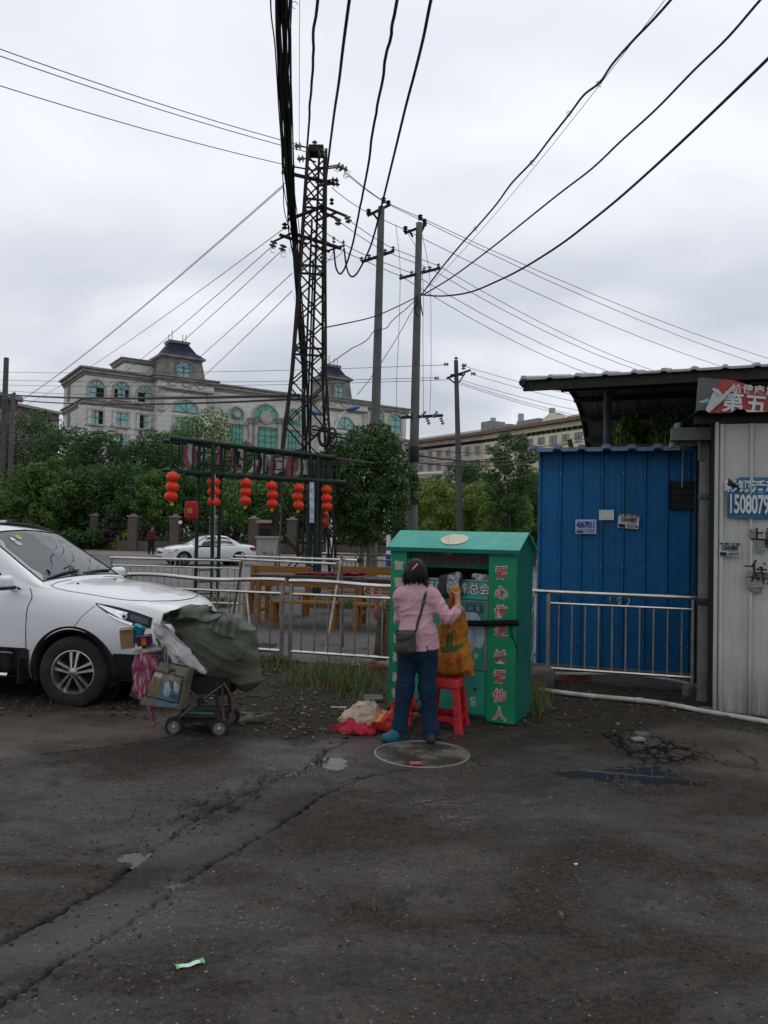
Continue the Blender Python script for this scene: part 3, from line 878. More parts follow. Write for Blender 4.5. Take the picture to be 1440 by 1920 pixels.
# ================================================================== stainless steel railings (front row along the verge)
def rail_frame(name,label,a,b,h=1.06,bars=8,posts=(1,1),ring=True,low=.17,mid=.90,group='stainless railing panels',top_r=.028,bend=0.0,ring_off=0.0,base_z=0.0):
 """one welded panel between points a and b (world, on the ground)"""
 a,b=Vector(a),Vector(b);up=Vector((0,0,1))
 t=thing(name,label,'railing',a,0,group)
 d=(b-a)
 n=14
 tp=[]
 for i in range(n+1):
  s=i/n
  z=h+bend*(math.sin(s*PI*2.3+.6)*.5+.3*math.sin(s*9))
  tp.append(a+d*s+up*z)
 mb=MB();mb.tube(tp,top_r,10);mb.build('top_rail',steel,t,True)
 mb=MB();mb.cyl(a+d*.012+up*mid,b-d*.012+up*mid,.017,n=8);mb.build('mid_rail',steel,t,True)
 mb=MB();mb.cyl(a+d*.012+up*low,b-d*.012+up*low,.019,n=8);mb.build('bottom_rail',steel,t,True)
 for e,p in((posts[0],a),(posts[1],b)):
  if e:
   mb=MB();q=p+d.normalized()*(.03 if p is a else-.03)
   mb.cyl(q+up*(base_z-.02),q+up*(h-.02),.027,n=10);mb.build('post',steel_dull,t,True)
 proto=None
 for k in range(bars):
  q=a+d*((k+1)/(bars+1))
  mb=MB();mb.cyl(q+up*low,q+up*mid,.0105,n=6)
  mb.build('baluster',steel_dull,t,True)
 if ring:
  for s in(-.045,.045):
   c=a+d*(.5+ring_off)+d.normalized()*s+up*((h+mid)*.5+.0)
   ex=d.normalized()
   pts=[c+ex*(.062*math.cos(x))+up*(.062*math.sin(x))for x in np.linspace(0,2*PI,21)[:-1]]
   mb=MB();mb.tube(pts,.006,6,closed=True);mb.build('ring',steel,t,True)
 return t
rail_frame('steel_railing','stainless railing panel with buckled top rail between the white car and the double post',RF(-3.62,0),RF(-1.30,0),bars=11,bend=.022,ring_off=.1)
rail_frame('steel_railing','stainless railing panel with buckled top rail running behind the green bin',RF(-1.24,0),RF(1.08,0),bars=12,bend=.018,posts=(1,1),ring_off=-.02)
def rs_(u):return(on_plane(u,1003,RF(0,0),R_EY)-R_O).dot(R_EX)
rail_frame('steel_railing','stainless railing panel half hidden behind the right side of the bin',RF(1.14,0),RF(rs_(1004),0),bars=3,ring=False)
rp4=rail_frame('steel_railing','stainless railing panel with two rings in front of the blue shed',RF(rs_(1026),0),RF(rs_(1307),0),bars=10,h=1.06,mid=.93,low=.18)
mb=MB();mb.cyl(RF(rs_(1005),0,1.06),RF(rs_(1027),0,1.06),.028,n=10);mb.build('top_rail',steel,rp4,True)
for z,dz in((1.06,0),(.90,-.01),(.36,.02)):
 a_,b_=BL(BW-.01,BD*.9,z+dz),RF(rs_(1003),0,z+dz*.5)
 mb=MB();mb.tube(smooth_path([a_,(a_+b_)/2+Vector((0,0,-.01)),b_],5),.004,5)
 tag(mb.build('tie_wire',M('pale_wire',(.42,.42,.40),.5,.4),None,True),{1.06:'upper',.90:'middle',.36:'lower'}[z]+' pale tie wire between the green bin and the railing','wire','wires tying the bin')
 # ================================================================== blue sheet-metal shed
blue_m=NT('blue_painted_sheet');co=blue_m.coord('Object')
bc=blue_m.mix(blue_m.rng(blue_m.noise(1.3,6,.6,co),.3,.7),(.003,.072,.185),(.005,.105,.26))
bc=blue_m.mix(blue_m.rng(blue_m.noise(1.0,6,.7,blue_m.coord('Object',(25,25,.8))),.5,.8,0,.55),bc,(.012,.045,.12))
bc=blue_m.mix(blue_m.rng(blue_m.noise(30,4,.7,co),.74,.78),bc,(.06,.035,.02))
blue_m.set(Base_Color=bc,Roughness=blue_m.rng(blue_m.noise(4,4,.6,co),.3,.7,.38,.6))
blue_m.bump(blue_m.noise(3.0,3,.6,co),.4,.04);blue_m=blue_m.m
SH_D=.72
SH0=(RF(0,SH_D));
def shed_s(u):
 p=on_plane(u,1003,SH0,R_EY);return(p-R_O).dot(R_EX)
SX0,SX1,SH_T=shed_s(1008),4.35,2.80
shed=thing('blue_shed','blue corrugated sheet-metal shed behind the steel railing','shed',RF(SX0,SH_D))
pw=(shed_s(1310)-SX0)/7.55
def ribbed(s0,s1,z0,z1,d0,first=False):
 """one trapezoid rib and the flat pan right of it, with two small stiffening grooves"""
 L=s1-s0
 prof=[(0,0),(.045,-.034),(.135,-.034),(.18,0),(.43,0),(.445,.0022),(.46,0),(.70,0),(.715,.0022),(.73,0),(1.0,0)]
 a=[RF(s0+L*t,d0+o,z0)for t,o in prof];b=[RF(s0+L*t,d0+o,z1)for t,o in prof]
 k=len(prof);back=R_EY*.004
 vs=a+b+[p+back for p in a]+[p+back for p in b]
 fs=[(i,i+1,k+i+1,k+i)for i in range(k-1)]+[(3*k+i,3*k+i+1,2*k+i+1,2*k+i)for i in range(k-1)]
 fs+=[(k+i,k+i+1,3*k+i+1,3*k+i)for i in range(k-1)]
 return MB().add(vs,fs)
s=SX0;k=0
while s<SX1-.05:
 ribbed(s,min(s+pw,SX1),.10,SH_T-.015,SH_D).build('wall_sheet',blue_m,shed)
 for zr in(.42,1.35,2.5):
  mb=MB();q=RF(s+pw*.09,SH_D-.034,zr);mb.cyl(q,q-R_EY*.008,.011,.008,6);mb.build('screw',steel_dull,shed)
 s+=pw;k+=1
mb=MB();mb.prism([RF(SX0,SH_D+.004,.1),RF(SX0+.1,SH_D+2.3,.1),RF(SX0+.1,SH_D+2.3,SH_T+.05),RF(SX0,SH_D+.004,SH_T-.02)],R_EX*.004)
mb.build('side_wall',blue_m,shed)
blue_roof_m=M('pale_blue_roof',(.10,.17,.26),.5,var=.3,scale=2,dirt=(.10,.10,.09),dirt_amt=.5,dscale=4)
def roof_sheet(s0,s1,L,profile,name,mat,par,amp=.03,flip=1,under=.004):
 """corrugated roof piece: ribs run along the profile (list of (d, z))"""
 ts=[0,.10,.30,.40,1.0];os_=[0,amp,amp,0,0]
 n=max(1,int(round((s1-s0)/L)))
 cols=[]
 for i in range(n):
  for t,o in zip(ts[:-1],os_[:-1]):
   cols.append((s0+(i+t)*(s1-s0)/n,o))
 cols.append((s1,0))
 P=[[RF(sx,d,z+o)for(sx,o)in cols]for(d,z)in profile]
 Q=[[p-Vector((0,0,under))for p in row]for row in P]
 mb=MB();mb.sheet(P);mb.sheet([r[::-1]for r in Q])
 a=len(P[0])
 for i in range(a-1):
  mb.add([P[0][i],P[0][i+1],Q[0][i+1],Q[0][i]],[(0,3,2,1)])
 return mb.build(name,mat,par)
n_r=6
rs0,rs1=SX0-.12,shed_s(1268)
for i in range(n_r):
 a_,b_=rs0+(rs1-rs0)*i/n_r,rs0+(rs1-rs0)*(i+1)/n_r
 roof_sheet(a_,b_+.015,(b_-a_),[(SH_D-.24,SH_T-.05+.004*(i%2)),(SH_D-.2,SH_T-.0+.004*(i%2)),(SH_D+1.2,SH_T+.10+.004*(i%2)),(SH_D+2.4,SH_T+.20+.004*(i%2))],'roof_sheet',blue_roof_m,shed,.035)
roof_sheet(rs1+.02,rs1+.62,.3,[(SH_D-.14,SH_T+.02),(SH_D+1.2,SH_T+.1)],'roof_sheet',M('bent_grey_sheet',(.16,.17,.17),.5,.3,var=.4),shed,.03)
mb=MB();mb.beam(RF(SX0+.02,SH_D+.06,SH_T-.04),RF(SX1,SH_D+.06,SH_T-.04),.05,.05);mb.build('eave_beam',dark_iron,shed)
mb=MB();mb.beam(RF(SX0-.05,SH_D+.03,.05),RF(SX1,SH_D+.03,.05),.16,.13);mb.build('plinth',plaster,shed)
def on_wall(u,v,d0):return on_plane(u,v,RF(0,d0),R_EY)
sp=thing('vent_panel','small black louvred vent panel on the blue shed wall','vent',on_wall(1285,930,SH_D-.05))
c_,d_=on_wall(1257,955,SH_D-.05),on_wall(1318,902,SH_D-.05)
x0_,x1_=(c_-R_O).dot(R_EX),(d_-R_O).dot(R_EX)
mb=MB();mb.prism([RF(x0_,SH_D-.032,c_.z),RF(x1_,SH_D-.032,c_.z),RF(x1_,SH_D-.032,d_.z),RF(x0_,SH_D-.032,d_.z)],R_EY*.02)
mb.build('back_plate',dark_void,sp)
for k in range(4):
 z=c_.z+(d_.z-c_.z)*(k+.5)/4
 mb=MB();mb.beam(RF(x0_+.01,SH_D-.052,z),RF(x1_-.01,SH_D-.052,z),.02,(d_.z-c_.z)/4-.008);mb.build('slat',M('black_plastic',(.012,.013,.014),.5),sp)
mb=MB()
for(pa,pb)in((RF(x0_,SH_D-.055,c_.z),RF(x0_,SH_D-.055,d_.z)),(RF(x1_,SH_D-.055,c_.z),RF(x1_,SH_D-.055,d_.z))):
 mb.beam(pa,pb,.025,.025)
mb.build('frame',M('black_plastic',(.012,.013,.014),.5),sp)
mb=MB();mb.tube([on_wall(1281,842,SH_D-.07),on_wall(1279,915,SH_D-.07)],.008,6)
tag(mb.build('hanging_cord',M('beige_cord',(.30,.26,.20),.7),None,True),'beige cord hanging down to the black vent panel','cord')
mb=MB();mb.tube([on_wall(1305,842,SH_D-.07),on_wall(1304,930,SH_D-.07),on_wall(1299,1105,SH_D-.07)],.007,6)
tag(mb.build('drop_cable',M('dull_cable',(.06,.055,.05),.7),None,True),'thin grey cable running down the blue shed beside the column','cable')
def notice(name,label,corners,mat,d0,lift=.043):
 """paper sheet pasted on a wall, corners in photo pixels (tl, tr, br, bl)"""
 pts=[on_wall(u,v,d0-lift)for u,v in corners]
 c=sum(pts,Vector())/4
 t=thing(name,label,'notice',c)
 mb=MB();n=6
 P=[]
 for i in range(n+1):
  row=[]
  for j in range(n+1):
   a_=pts[0].lerp(pts[1],j/n);b_=pts[3].lerp(pts[2],j/n)
   row.append(a_.lerp(b_,i/n)-R_EY*(.002*math.sin(j*1.7+i)))
  P.append(row)
 mb.sheet([r[::-1]for r in P]);mb.sheet([[p+R_EY*.0015 for p in r]for r in P])
 mb.build('paper',mat,t,True)
 ex=(pts[1]-pts[0]);w=ex.length;ey=(pts[0]-pts[3])
 return t,c,ex,ey,w,ey.length
pap_b=M('pale_blue_paper',(.36,.42,.52),.8,var=.1,scale=6);pap_w=M('white_paper',(.50,.51,.49),.8,var=.08,scale=6)
blue_ink=M('blue_ink',(.012,.035,.19),.7)
t,c,ex,ey,w,h=notice('phone_notice','pale blue notice reading 4367011 on the blue shed',[(1079,974),(1118,974),(1118,1001),(1079,1001)],pap_b,SH_D)
up=Vector((0,0,1))
letter('4367011',blue_ink,t,c+ey*.12,ex,ey,h*.58,.004,.006,.92,.66)
letter('房屋出租 价格优惠',blue_ink,t,c-ey*.24,ex,ey,h*.15,0,.006)
mb=MB();mb.prism([c-ex*.46-ey*.42-R_EY*.006,c-ex*.1-ey*.42-R_EY*.006,c-ex*.14-ey*.30-R_EY*.006,c-ex*.46-ey*.30-R_EY*.006],R_EY*-.001)
mb.build('ink_bar',blue_ink,t)
letter('电话联系',blue_ink,t,c-ey*.37+ex*.2,ex,ey,h*.14,0,.006)
notice('blank_notice','blank white sheet of paper on the blue shed',[(1123,956),(1151,956),(1151,975),(1123,975)],M('grey_paper',(.50,.51,.48),.8,var=.1),SH_D)
def phone_ad(label,cs,d0,paper):
 t,c,ex,ey,w,h=notice('phone_notice',label,cs,paper,d0)
 letter('15364248893',black_ink,t,c+ey*.10,ex,ey,h*.50,.002,.006,.95,.70*w/(h*2.3))
 letter('开锁 换锁 修锁 配匙',black_ink,t,c+ey*.40,ex,ey,h*.17,.001,.006)
 mb=MB();mb.prism([c-ex*.46-ey*.46-R_EY*.006,c-ex*.12-ey*.46-R_EY*.006,c-ex*.16-ey*.22-R_EY*.006,c-ex*.46-ey*.22-R_EY*.006],R_EY*-.001)
 mb.build('ink_bar',black_ink,t)
 letter('专业疏通',black_ink,t,c+ex*.2-ey*.36,ex,ey,h*.19,.001,.006)
 letter('上门服务 随叫随到',black_ink,t,c+ex*.12-ey*.18,ex,ey,h*.1,0,.006)
phone_ad('black and white notice reading 15364248893 on the blue shed',[(1160,963),(1199,966),(1197,992),(1158,989)],SH_D,pap_w)
# ================================================================== concrete column and the white sheet wall
WD=-1.02
def ws(u):return(on_plane(u,1003,RF(0,WD),R_EY)-R_O).dot(R_EX)
WS0=ws(1341)
white_m=NT('dirty_white_sheet');co=white_m.coord('Object')
wc=white_m.mix(white_m.rng(white_m.noise(1.6,6,.6,co),.3,.7),(.36,.365,.335),(.46,.465,.43))
wz=white_m.xyz(co,2)
wc=white_m.mix(white_m.math('MULTIPLY',white_m.rng(wz,.55,.05),white_m.rng(white_m.noise(1.0,7,.7,white_m.coord('Object',(18,18,1.2))),.25,.7)),wc,(.055,.05,.035))
wc=white_m.mix(white_m.rng(white_m.noise(1.0,6,.7,white_m.coord('Object',(30,30,1.0))),.55,.8,0,.6),wc,(.16,.155,.14))
wc=white_m.mix(white_m.rng(wz,2.0,2.8,0,.35),wc,(.30,.27,.21))
white_m.set(Base_Color=wc,Roughness=.55);white_m.bump(white_m.noise(2.6,3,.6,co),.4,.04);white_m=white_m.m
wall=thing('white_wall','dirty white sheet-metal wall pasted with adverts beside the column','sheet wall',RF(WS0,WD))
wpw=ws(1396)-ws(1341)
mb=MB();mb.beam(RF(WS0+.008,WD+.01,.0),RF(WS0+.008,WD+.01,2.86),.03,.05,up=R_EY);mb.build('corner_post',white_m,wall)
s=WS0+.03
for k in range(7):
 ribbed(s,s+wpw,.02,2.84,WD).build('wall_sheet',white_m,wall);s+=wpw
mb=MB();mb.prism([RF(WS0,WD+.04,0),RF(WS0,WD+3.2,0),RF(WS0,WD+3.2,2.84),RF(WS0,WD+.04,2.84)],R_EX*.01);mb.build('side_wall',dark_void,wall)  # near-black colour stands in for the shade in the gap beside the column
mb=MB();mb.beam(RF(WS0-.1,WD+.09,-.02),RF(WS0+3.2,WD+.09,-.02),.2,.12);mb.build('footing',plaster,wall)
dk_roof=M('dark_roof_sheet',(.03,.032,.032),.6,.2,var=.4,scale=3)
roof_sheet(ws(1296),ws(1296)+3.4,.33,[(WD-.16,2.93),(WD+1.6,3.06)],'eave_roof',dk_roof,wall,.03)
mb=MB();mb.beam(RF(ws(1300),WD+.02,2.885),RF(ws(1300)+3.2,WD+.02,2.885),.05,.07);mb.build('eave_beam',dark_iron,wall)
COLP=on_plane(1325,1003,RF(0,-.42),R_EY)
colm=thing('concrete_column','round grey concrete column between the blue shed and the white wall','column',(COLP.x,COLP.y,0))
mb=MB();mb.cyl((COLP.x,COLP.y,-.03),(COLP.x,COLP.y,2.55),.085,.08,20);mb.build('shaft',plaster,colm,True)
mb=MB();mb.box((0,0,0),(.17,.16,.32),M=Matrix.Translation((COLP.x,COLP.y,2.70))@Matrix.Rotation(-.28,4,'Z'));mb.build('cap_block',plaster,colm)
for z,rr in((2.12,.086),(1.02,.092)):
 mb=MB();mb.lathe([(rr,z),(rr+.004,z+.01),(rr+.004,z+.06),(rr,z+.07)],Matrix.Translation((COLP.x,COLP.y,0)),18,False,False)
 mb.build('band',dark_iron if z<2 else M('grey_blue_band',(.05,.075,.09),.6),colm,True)
mb=MB();mb.beam(RF(ws(1262)+.0,WD+.45,2.80),RF(ws(1262)+1.1,WD+.45,2.80),.14,.13);lint=mb.build('lintel',plaster,colm)
mb=MB();p_=on_plane(1265,815,RF(0,-.5),R_EY);mb.beam(p_+Vector((-.03,0,-.14)),p_+Vector((.03,0,.12)),.12,.03);mb.build('bracket',plaster,colm)
pb_m=NT('blue_banner');co=pb_m.coord('Object')
pb_m.set(Base_Color=pb_m.mix(pb_m.rng(pb_m.noise(8,5,.6,co),.3,.7),(.03,.10,.19),(.045,.14,.25)),Roughness=.6)
bn=thing('blue_banner','torn blue vinyl banner with white telephone number on the white wall','banner',on_wall(1420,930,WD-.04))
def W(u,v,l=.04):return on_wall(u,v,WD-l)
mb=MB()
P=[]
for i in range(9):
 row=[]
 for j in range(13):
  u=1364+(1500-1364)*j/12;vt=895 if u>1382 else 896+(1382-u)*.75;vb_=971+.02*(u-1364)
  v=vt+(vb_-vt)*i/8
  row.append(W(u,v,.038+.012*math.sin(j*1.1+i*.5)))
 P.append(row)
mb.sheet([r[::-1]for r in P]);mb.sheet([[p+R_EY*.002 for p in r]for r in P]);mb.build('vinyl',pb_m.m,bn,True)
ex=W(1440,930)-W(1364,928);ey=W(1400,900)-W(1400,970)
bt=M('banner_white',(.50,.52,.52),.6,var=.1)
letter('15080791367',bt,bn,W(1426,948,.058),ex,ey,.25,.006,.003,.95,.44)
letter('彩钢活动房',bt,bn,W(1422,914,.058),ex,ey,.124,.003,.003,.98)
mb=MB();mb.add([W(1366,896,.066),W(1364,910,.064),W(1390,917,.08),W(1378,907,.10)],[(0,1,2,3)]);mb.build('curled_corner',black_ink,bn)
phone_ad('black and white notice reading 15364248893 on the white wall',[(1349,1017),(1389,1018),(1388,1044),(1348,1042)],WD-.012,M('wall_white_paper',(.36,.375,.37),.8,var=.1))
hw=thing('wall_writing','black brush writing and scraps of paper on the white wall','writing',W(1425,1060))
for txt,u,v,sz in(('上门',1434,1004,.13),('钢',1443,1020,.1),('一',1405,1063,.09),('侄',1424,1066,.15),('步行街',1437,1088,.095)):
 letter(txt,black_ink,hw,W(u,v,.040),ex,ey,sz,.003,.002)
mb=MB();mb.prism([W(1404,992,.037),W(1420,992,.037),W(1420,1008,.037),W(1404,1008,.037)],R_EY*-.001);mb.build('paper_scrap',M('grey_scrap',(.18,.185,.18),.9,var=.4,scale=30),hw)
scr=NT('shredded_notice');co=scr.coord('Object',(4,4,60))
scr.set(Base_Color=scr.mix(scr.rng(scr.noise(1.2,4,.7,co),.45,.55),(.26,.26,.25),(.10,.10,.10)),Roughness=.9)
mb=MB();mb.prism([W(1399,1072,.037),W(1412,1066,.037),W(1432,1075,.037),W(1430,1100,.037),W(1426,1112,.037),W(1412,1113,.037),W(1400,1104,.037)],R_EY*-.0012);mb.build('paper_scrap',scr.m,hw)
mb=MB();mb.prism([W(1418,1012,.037),W(1434,1010,.037),W(1435,1034,.037),W(1420,1038,.037)],R_EY*-.001);mb.build('paper_scrap',M('grey_scrap',(.18,.185,.18),.9),hw)
# ================================================================== tall curved canopy behind the shed
C_EX=Vector((.925,-.38,0)).normalized();C_EY=Vector((.40,.917,0)).normalized();C_O=Vector((1.62,9.35,0))
def CF(s,d,z):return C_O+C_EX*s+C_EY*d+Vector((0,0,z))
grey_roof=M('galvanised_roof',(.20,.21,.215),.5,.35,var=.3,scale=2,dirt=(.09,.085,.08),dirt_amt=.6,dscale=3)
cano=thing('curved_canopy','tall grey corrugated canopy curving down behind the blue shed','canopy',CF(0,0,0))
prof=[(-.02,3.592),(0,3.62),(1.2,3.86),(2.5,4.05),(3.2,4.08),(3.9,3.98),(4.5,3.72),(5.0,3.3),(5.3,2.8),(5.45,2.3)]
def cano_piece(s0,s1,prof,name,mat,amp=.024):
 ts=[0,.08,.18,.26,1.0];os_=[0,amp,amp,0,0]
 P=[]
 for i,(d,z)in enumerate(prof):
  a=prof[max(i-1,0)];b=prof[min(i+1,len(prof)-1)]
  nd,nz=-(b[1]-a[1]),(b[0]-a[0]);L=math.hypot(nd,nz);nd,nz=nd/L,nz/L
  P.append([CF(s0+(s1-s0)*t,d+nd*o,z+nz*o)for t,o in zip(ts,os_)])
 mb=MB();mb.sheet(P)
 Q=[[p-Vector((0,0,.006))for p in r]for r in P]
 mb.sheet([r[::-1]for r in Q])
 for j in range(4):
  mb.add([P[0][j],P[0][j+1],Q[0][j+1],Q[0][j]],[(0,1,2,3)])
 return mb.build(name,mat,cano)
for k in range(15):
 a_=k*.32
 sub=prof[:4]if k<0 else prof
 cano_piece(a_,a_+.322,prof,'roof_sheet',grey_roof)
for(d,z)in((.10,3.555),(2.5,3.97),(3.6,3.97),(4.3,3.76),(4.75,3.45),(5.1,3.05),(5.28,2.7)):
 mb=MB();mb.beam(CF(.03,d-.04,z-.02),CF(4.8,d-.04,z-.02),.06,.13 if d<3 else.09);mb.build('purlin',dark_iron,cano)
for s_ in(.64,4.3):
 mb=MB();mb.cyl(CF(s_,3.0,-.05),CF(s_,3.0,4.02),.065,.065,12);mb.build('post',dark_iron if s_>4 else M('grey_post',(.09,.10,.105),.6,.2,var=.3),cano,True)
rib=[CF(.04,d,z-.05)for d,z in prof]
mb=MB();mb.tube(smooth_path(rib,4),.035,8);mb.build('edge_rib',dark_iron,cano,True)
mb=MB();mb.beam(CF(.03,.04,3.585),CF(.03,2.6,4.0),.05,.14);mb.build('side_fascia',dark_iron,cano)
mb=MB();mb.beam(CF(.55,2.9,3.07),CF(4.6,2.9,3.07),.06,.10);mb.build('tie_beam',M('grey_post',(.09,.10,.105),.6),cano)
mb=MB();mb.beam(CF(.5,3.3,2.92),CF(2.2,3.0,3.0),.06,.1);mb.build('tie_beam',dark_iron,cano)
rb=thing('red_banner','torn red banner with white Chinese characters under the canopy','banner',on_wall(1390,750,-.95))
def RB(u,v,l=0.0):return on_plane(u,v,RF(0,-.80-l),R_EY)
red_b=NT('faded_red_vinyl');co=red_b.coord('Object')
red_b.set(Base_Color=red_b.mix(red_b.rng(red_b.noise(3,6,.6,co),.3,.7),(.27,.035,.035),(.36,.07,.06)),Roughness=.55)
def fold_poly(pts,mat,name,l=0.0):
 mb=MB();q=[RB(u,v,l)for u,v in pts]
 mb.prism(q,R_EY*.003);return mb.build(name,mat,rb)
fold_poly([(1313,786),(1352,711),(1375,713),(1440,733),(1520,752),(1520,790),(1400,789)],red_b.m,'red_vinyl')
fold_poly([(1303,787),(1309,708),(1352,711),(1334,744),(1314,786)],M('grey_vinyl',(.10,.105,.105),.5,var=.3,scale=6),'grey_vinyl',.004)
fold_poly([(1311,753),(1328,746),(1330,754),(1313,756)],M('pale_blue_vinyl',(.22,.34,.40),.5),'blue_stripe',.008)
fold_poly([(1315,786),(1336,738),(1345,728),(1362,746),(1343,762)],M('white_vinyl',(.42,.43,.44),.5,var=.15,scale=8),'folded_flap',.03)
fold_poly([(1343,762),(1341,757),(1371,725),(1375,730),(1360,745)],M('white_vinyl',(.42,.43,.44),.5),'folded_flap',.035)
fold_poly([(1335,730),(1339,727),(1351,740),(1349,742)],M('white_vinyl',(.42,.43,.44),.5),'folded_flap',.04)
bex=RB(1440,757)-RB(1370,751);bey=RB(1400,720)-RB(1400,780)
bwh=M('banner_letter',(.48,.47,.47),.6,var=.12)
letter('第五人民',bwh,rb,RB(1441,763,.01),bex,bey,.215,.006,.004,1.05)
letter('给健康加分',bwh,rb,RB(1424,733,.01),bex,bey,.098,.002,.004,1.15)
# ================================================================== pipes on the ground right of the bin
pvc=M('pale_pvc',(.40,.385,.35),.5,var=.25,scale=8,dirt=(.10,.09,.07),dirt_amt=.6,dscale=6)
pp=smooth_path([gnd(1003,1301)+Vector((0,0,.05)),gnd(1100,1312)+Vector((0,0,.045)),gnd(1230,1326)+Vector((0,0,.05)),gnd(1330,1343)+Vector((0,0,.04)),gnd(1440,1361)+Vector((0,0,.035)),gnd(1560,1385)+Vector((0,0,.035))],8)
mb=MB();mb.tube(pp,.024,10);pt=mb.build('ground_pipe',pvc,None,True);tag(pt,'long pale plastic pipe lying along the foot of the white wall','pipe')
mb=MB();c=pp[14];mb.cyl(c-Vector((.03,-.01,0)),c+Vector((.03,-.01,0)),.03,n=10);mb.build('coupling',pvc,pt,True)
pp=smooth_path([RF(1.5,.06,.10),RF(2.2,.09,.11),RF(2.8,.1,.15),RF(3.3,.1,.13),RF(3.72,.02,.08)],8)
mb=MB();mb.tube(pp,.018,8);tag(mb.build('bowed_pipe',pvc,None,True),'thin bowed plastic pipe behind the railing at the foot of the blue shed','pipe')
# ================================================================== manhole cover
man_c=Vector((MAN.x,MAN.y,0))
man=thing('manhole_cover','round iron manhole cover with pale worn rim set in the wet road','manhole cover',man_c)
mtx=Matrix.Translation(man_c+Vector((0,0,MAN_Z-.009)))
mb=MB();mb.lathe([(.352,-.02),(.354,.010),(.358,.014),(.368,.014),(.373,.010),(.376,-.03)],mtx,56,False,False)
mb.build('rim',M('pale_iron_rim',(.17,.175,.17),.5,.3,var=.4,scale=9,dirt=(.06,.055,.05),dirt_amt=.6),man,True)
cv=NT('manhole_iron');co=cv.coord('Object')
cc_=cv.mix(cv.rng(cv.noise(3.2,6,.65,co),.48,.6),(.05,.046,.038),(.17,.16,.125))
cv.set(Base_Color=cc_,Roughness=cv.rng(cv.noise(5,5,.6,co),.35,.65,.25,.65),Metallic=.2)
mb=MB();mb.lathe([(.0,.002),(.352,.002),(.352,-.03)],mtx,56,False,False);mb.build('lid',cv.m,man)
for i in range(-7,8):
 for j in range(-12,13):
  x,y=i*.045+(.0225 if j%2 else 0),j*.026
  if x*x+y*y<.325**2:
   if i==-7 and j==-12:pass
studs=MB()
for i in range(-8,9):
 for j in range(-13,14):
  x,y=i*.042+(.021 if j%2 else 0),j*.025
  if x*x+y*y<.325**2:
   studs.box((man_c.x+x,man_c.y+y,MAN_Z-.0045),(.008,.016,.006))
o=studs.build('tread_studs',cv.m,man);tag(o,kind='stuff')
mb=MB();c=gnd(780,1431,MAN_Z+.006);mb.box((0,0,0),(.095,.06,.004),M=Matrix.Translation(c)@Matrix.Rotation(.1,4,'Z')@Matrix.Rotation(.06,4,'X'))
rp=mb.build('cigarette_packet',M('red_card',(.30,.05,.05),.5,var=.3,scale=20));tag(rp,'flattened red cigarette packet lying on the manhole cover','packet')
letter('双喜',M('packet_print',(.5,.4,.35),.6),rp,c+Vector((0,0,.003)),(1,.1,0),(-.1,1,0),.03,0,.001)
mb=MB()
wa,wb=gnd(330,1814,.01),gnd(382,1801,.01)
d=(wb-wa);n=Vector((-d.y,d.x,0)).normalized()
P=[[wa+d*(i/8)+n*w*(.0135 if 0<i<8 else.015)+Vector((0,0,.003*math.sin(i*1.3)+(.004 if abs(w)<.5 else 0)))for w in(-1,0,1)]for i in range(9)]
mb.sheet(P)
wr=thing('sachet_wrapper','long pale green sachet wrapper lying on the asphalt','wrapper',wa)
mb.build('film',M('mint_film',(.46,.62,.52),.3,var=.25,scale=30),wr,True)
for s0,s1 in((6.9,8.05),(-.05,.7)):
 mb=MB();P=[[wa+d*((s0+(s1-s0)*i/3)/8)+n*w*.0155+Vector((0,0,.0045+(.003 if abs(w)<.5 else 0)))for w in(-1,0,1)]for i in range(4)]
 mb.sheet(P);mb.build('green_end',M('leaf_green_film',(.10,.42,.10),.35,var=.3),wr)
 # ================================================================== red plastic stool
ST=gnd(836,1366);ST.z=0
stool=thing('plastic_stool','red plastic stool holding the orange sack in front of the bin','stool',ST,-.30)
red_pl=M('red_plastic',(.40,.016,.022),.38,var=.2,scale=5,dirt=(.18,.01,.012),dirt_amt=.5)
H_S=.455
def leg_poly(sx,sy,top,bot,zt,zb,w):
 pass
mb=MB()
def rsq(h,r,z,n=6):
 pts=[]
 for(cx,cy,a0)in((h-r,h-r,0),(-(h-r),h-r,PI/2),(-(h-r),-(h-r),PI),(h-r,-(h-r),1.5*PI)):
  for k in range(n+1):
   a=a0+PI/2*k/n
   pts.append((cx+r*math.cos(a),cy+r*math.sin(a),z))
 return pts
def loops(mb,L,cap0=True,cap1=True):
 n=len(L[0]);vs=[p for l in L for p in l];fs=[]
 for i in range(len(L)-1):
  for k in range(n):
   fs.append((i*n+k,i*n+(k+1)%n,(i+1)*n+(k+1)%n,(i+1)*n+k))
 if cap0:fs.append(tuple(range(n-1,-1,-1)))
 if cap1:fs.append(tuple((len(L)-1)*n+k for k in range(n)))
 mb.add(vs,fs)
loops(mb,[rsq(.138,.03,H_S-.075),rsq(.142,.03,H_S-.07),rsq(.136,.03,H_S-.012),rsq(.128,.03,H_S),rsq(.105,.025,H_S+.001),rsq(.1,.025,H_S-.004)],False,True)
mb.build('seat',red_pl,stool,40,local=True)
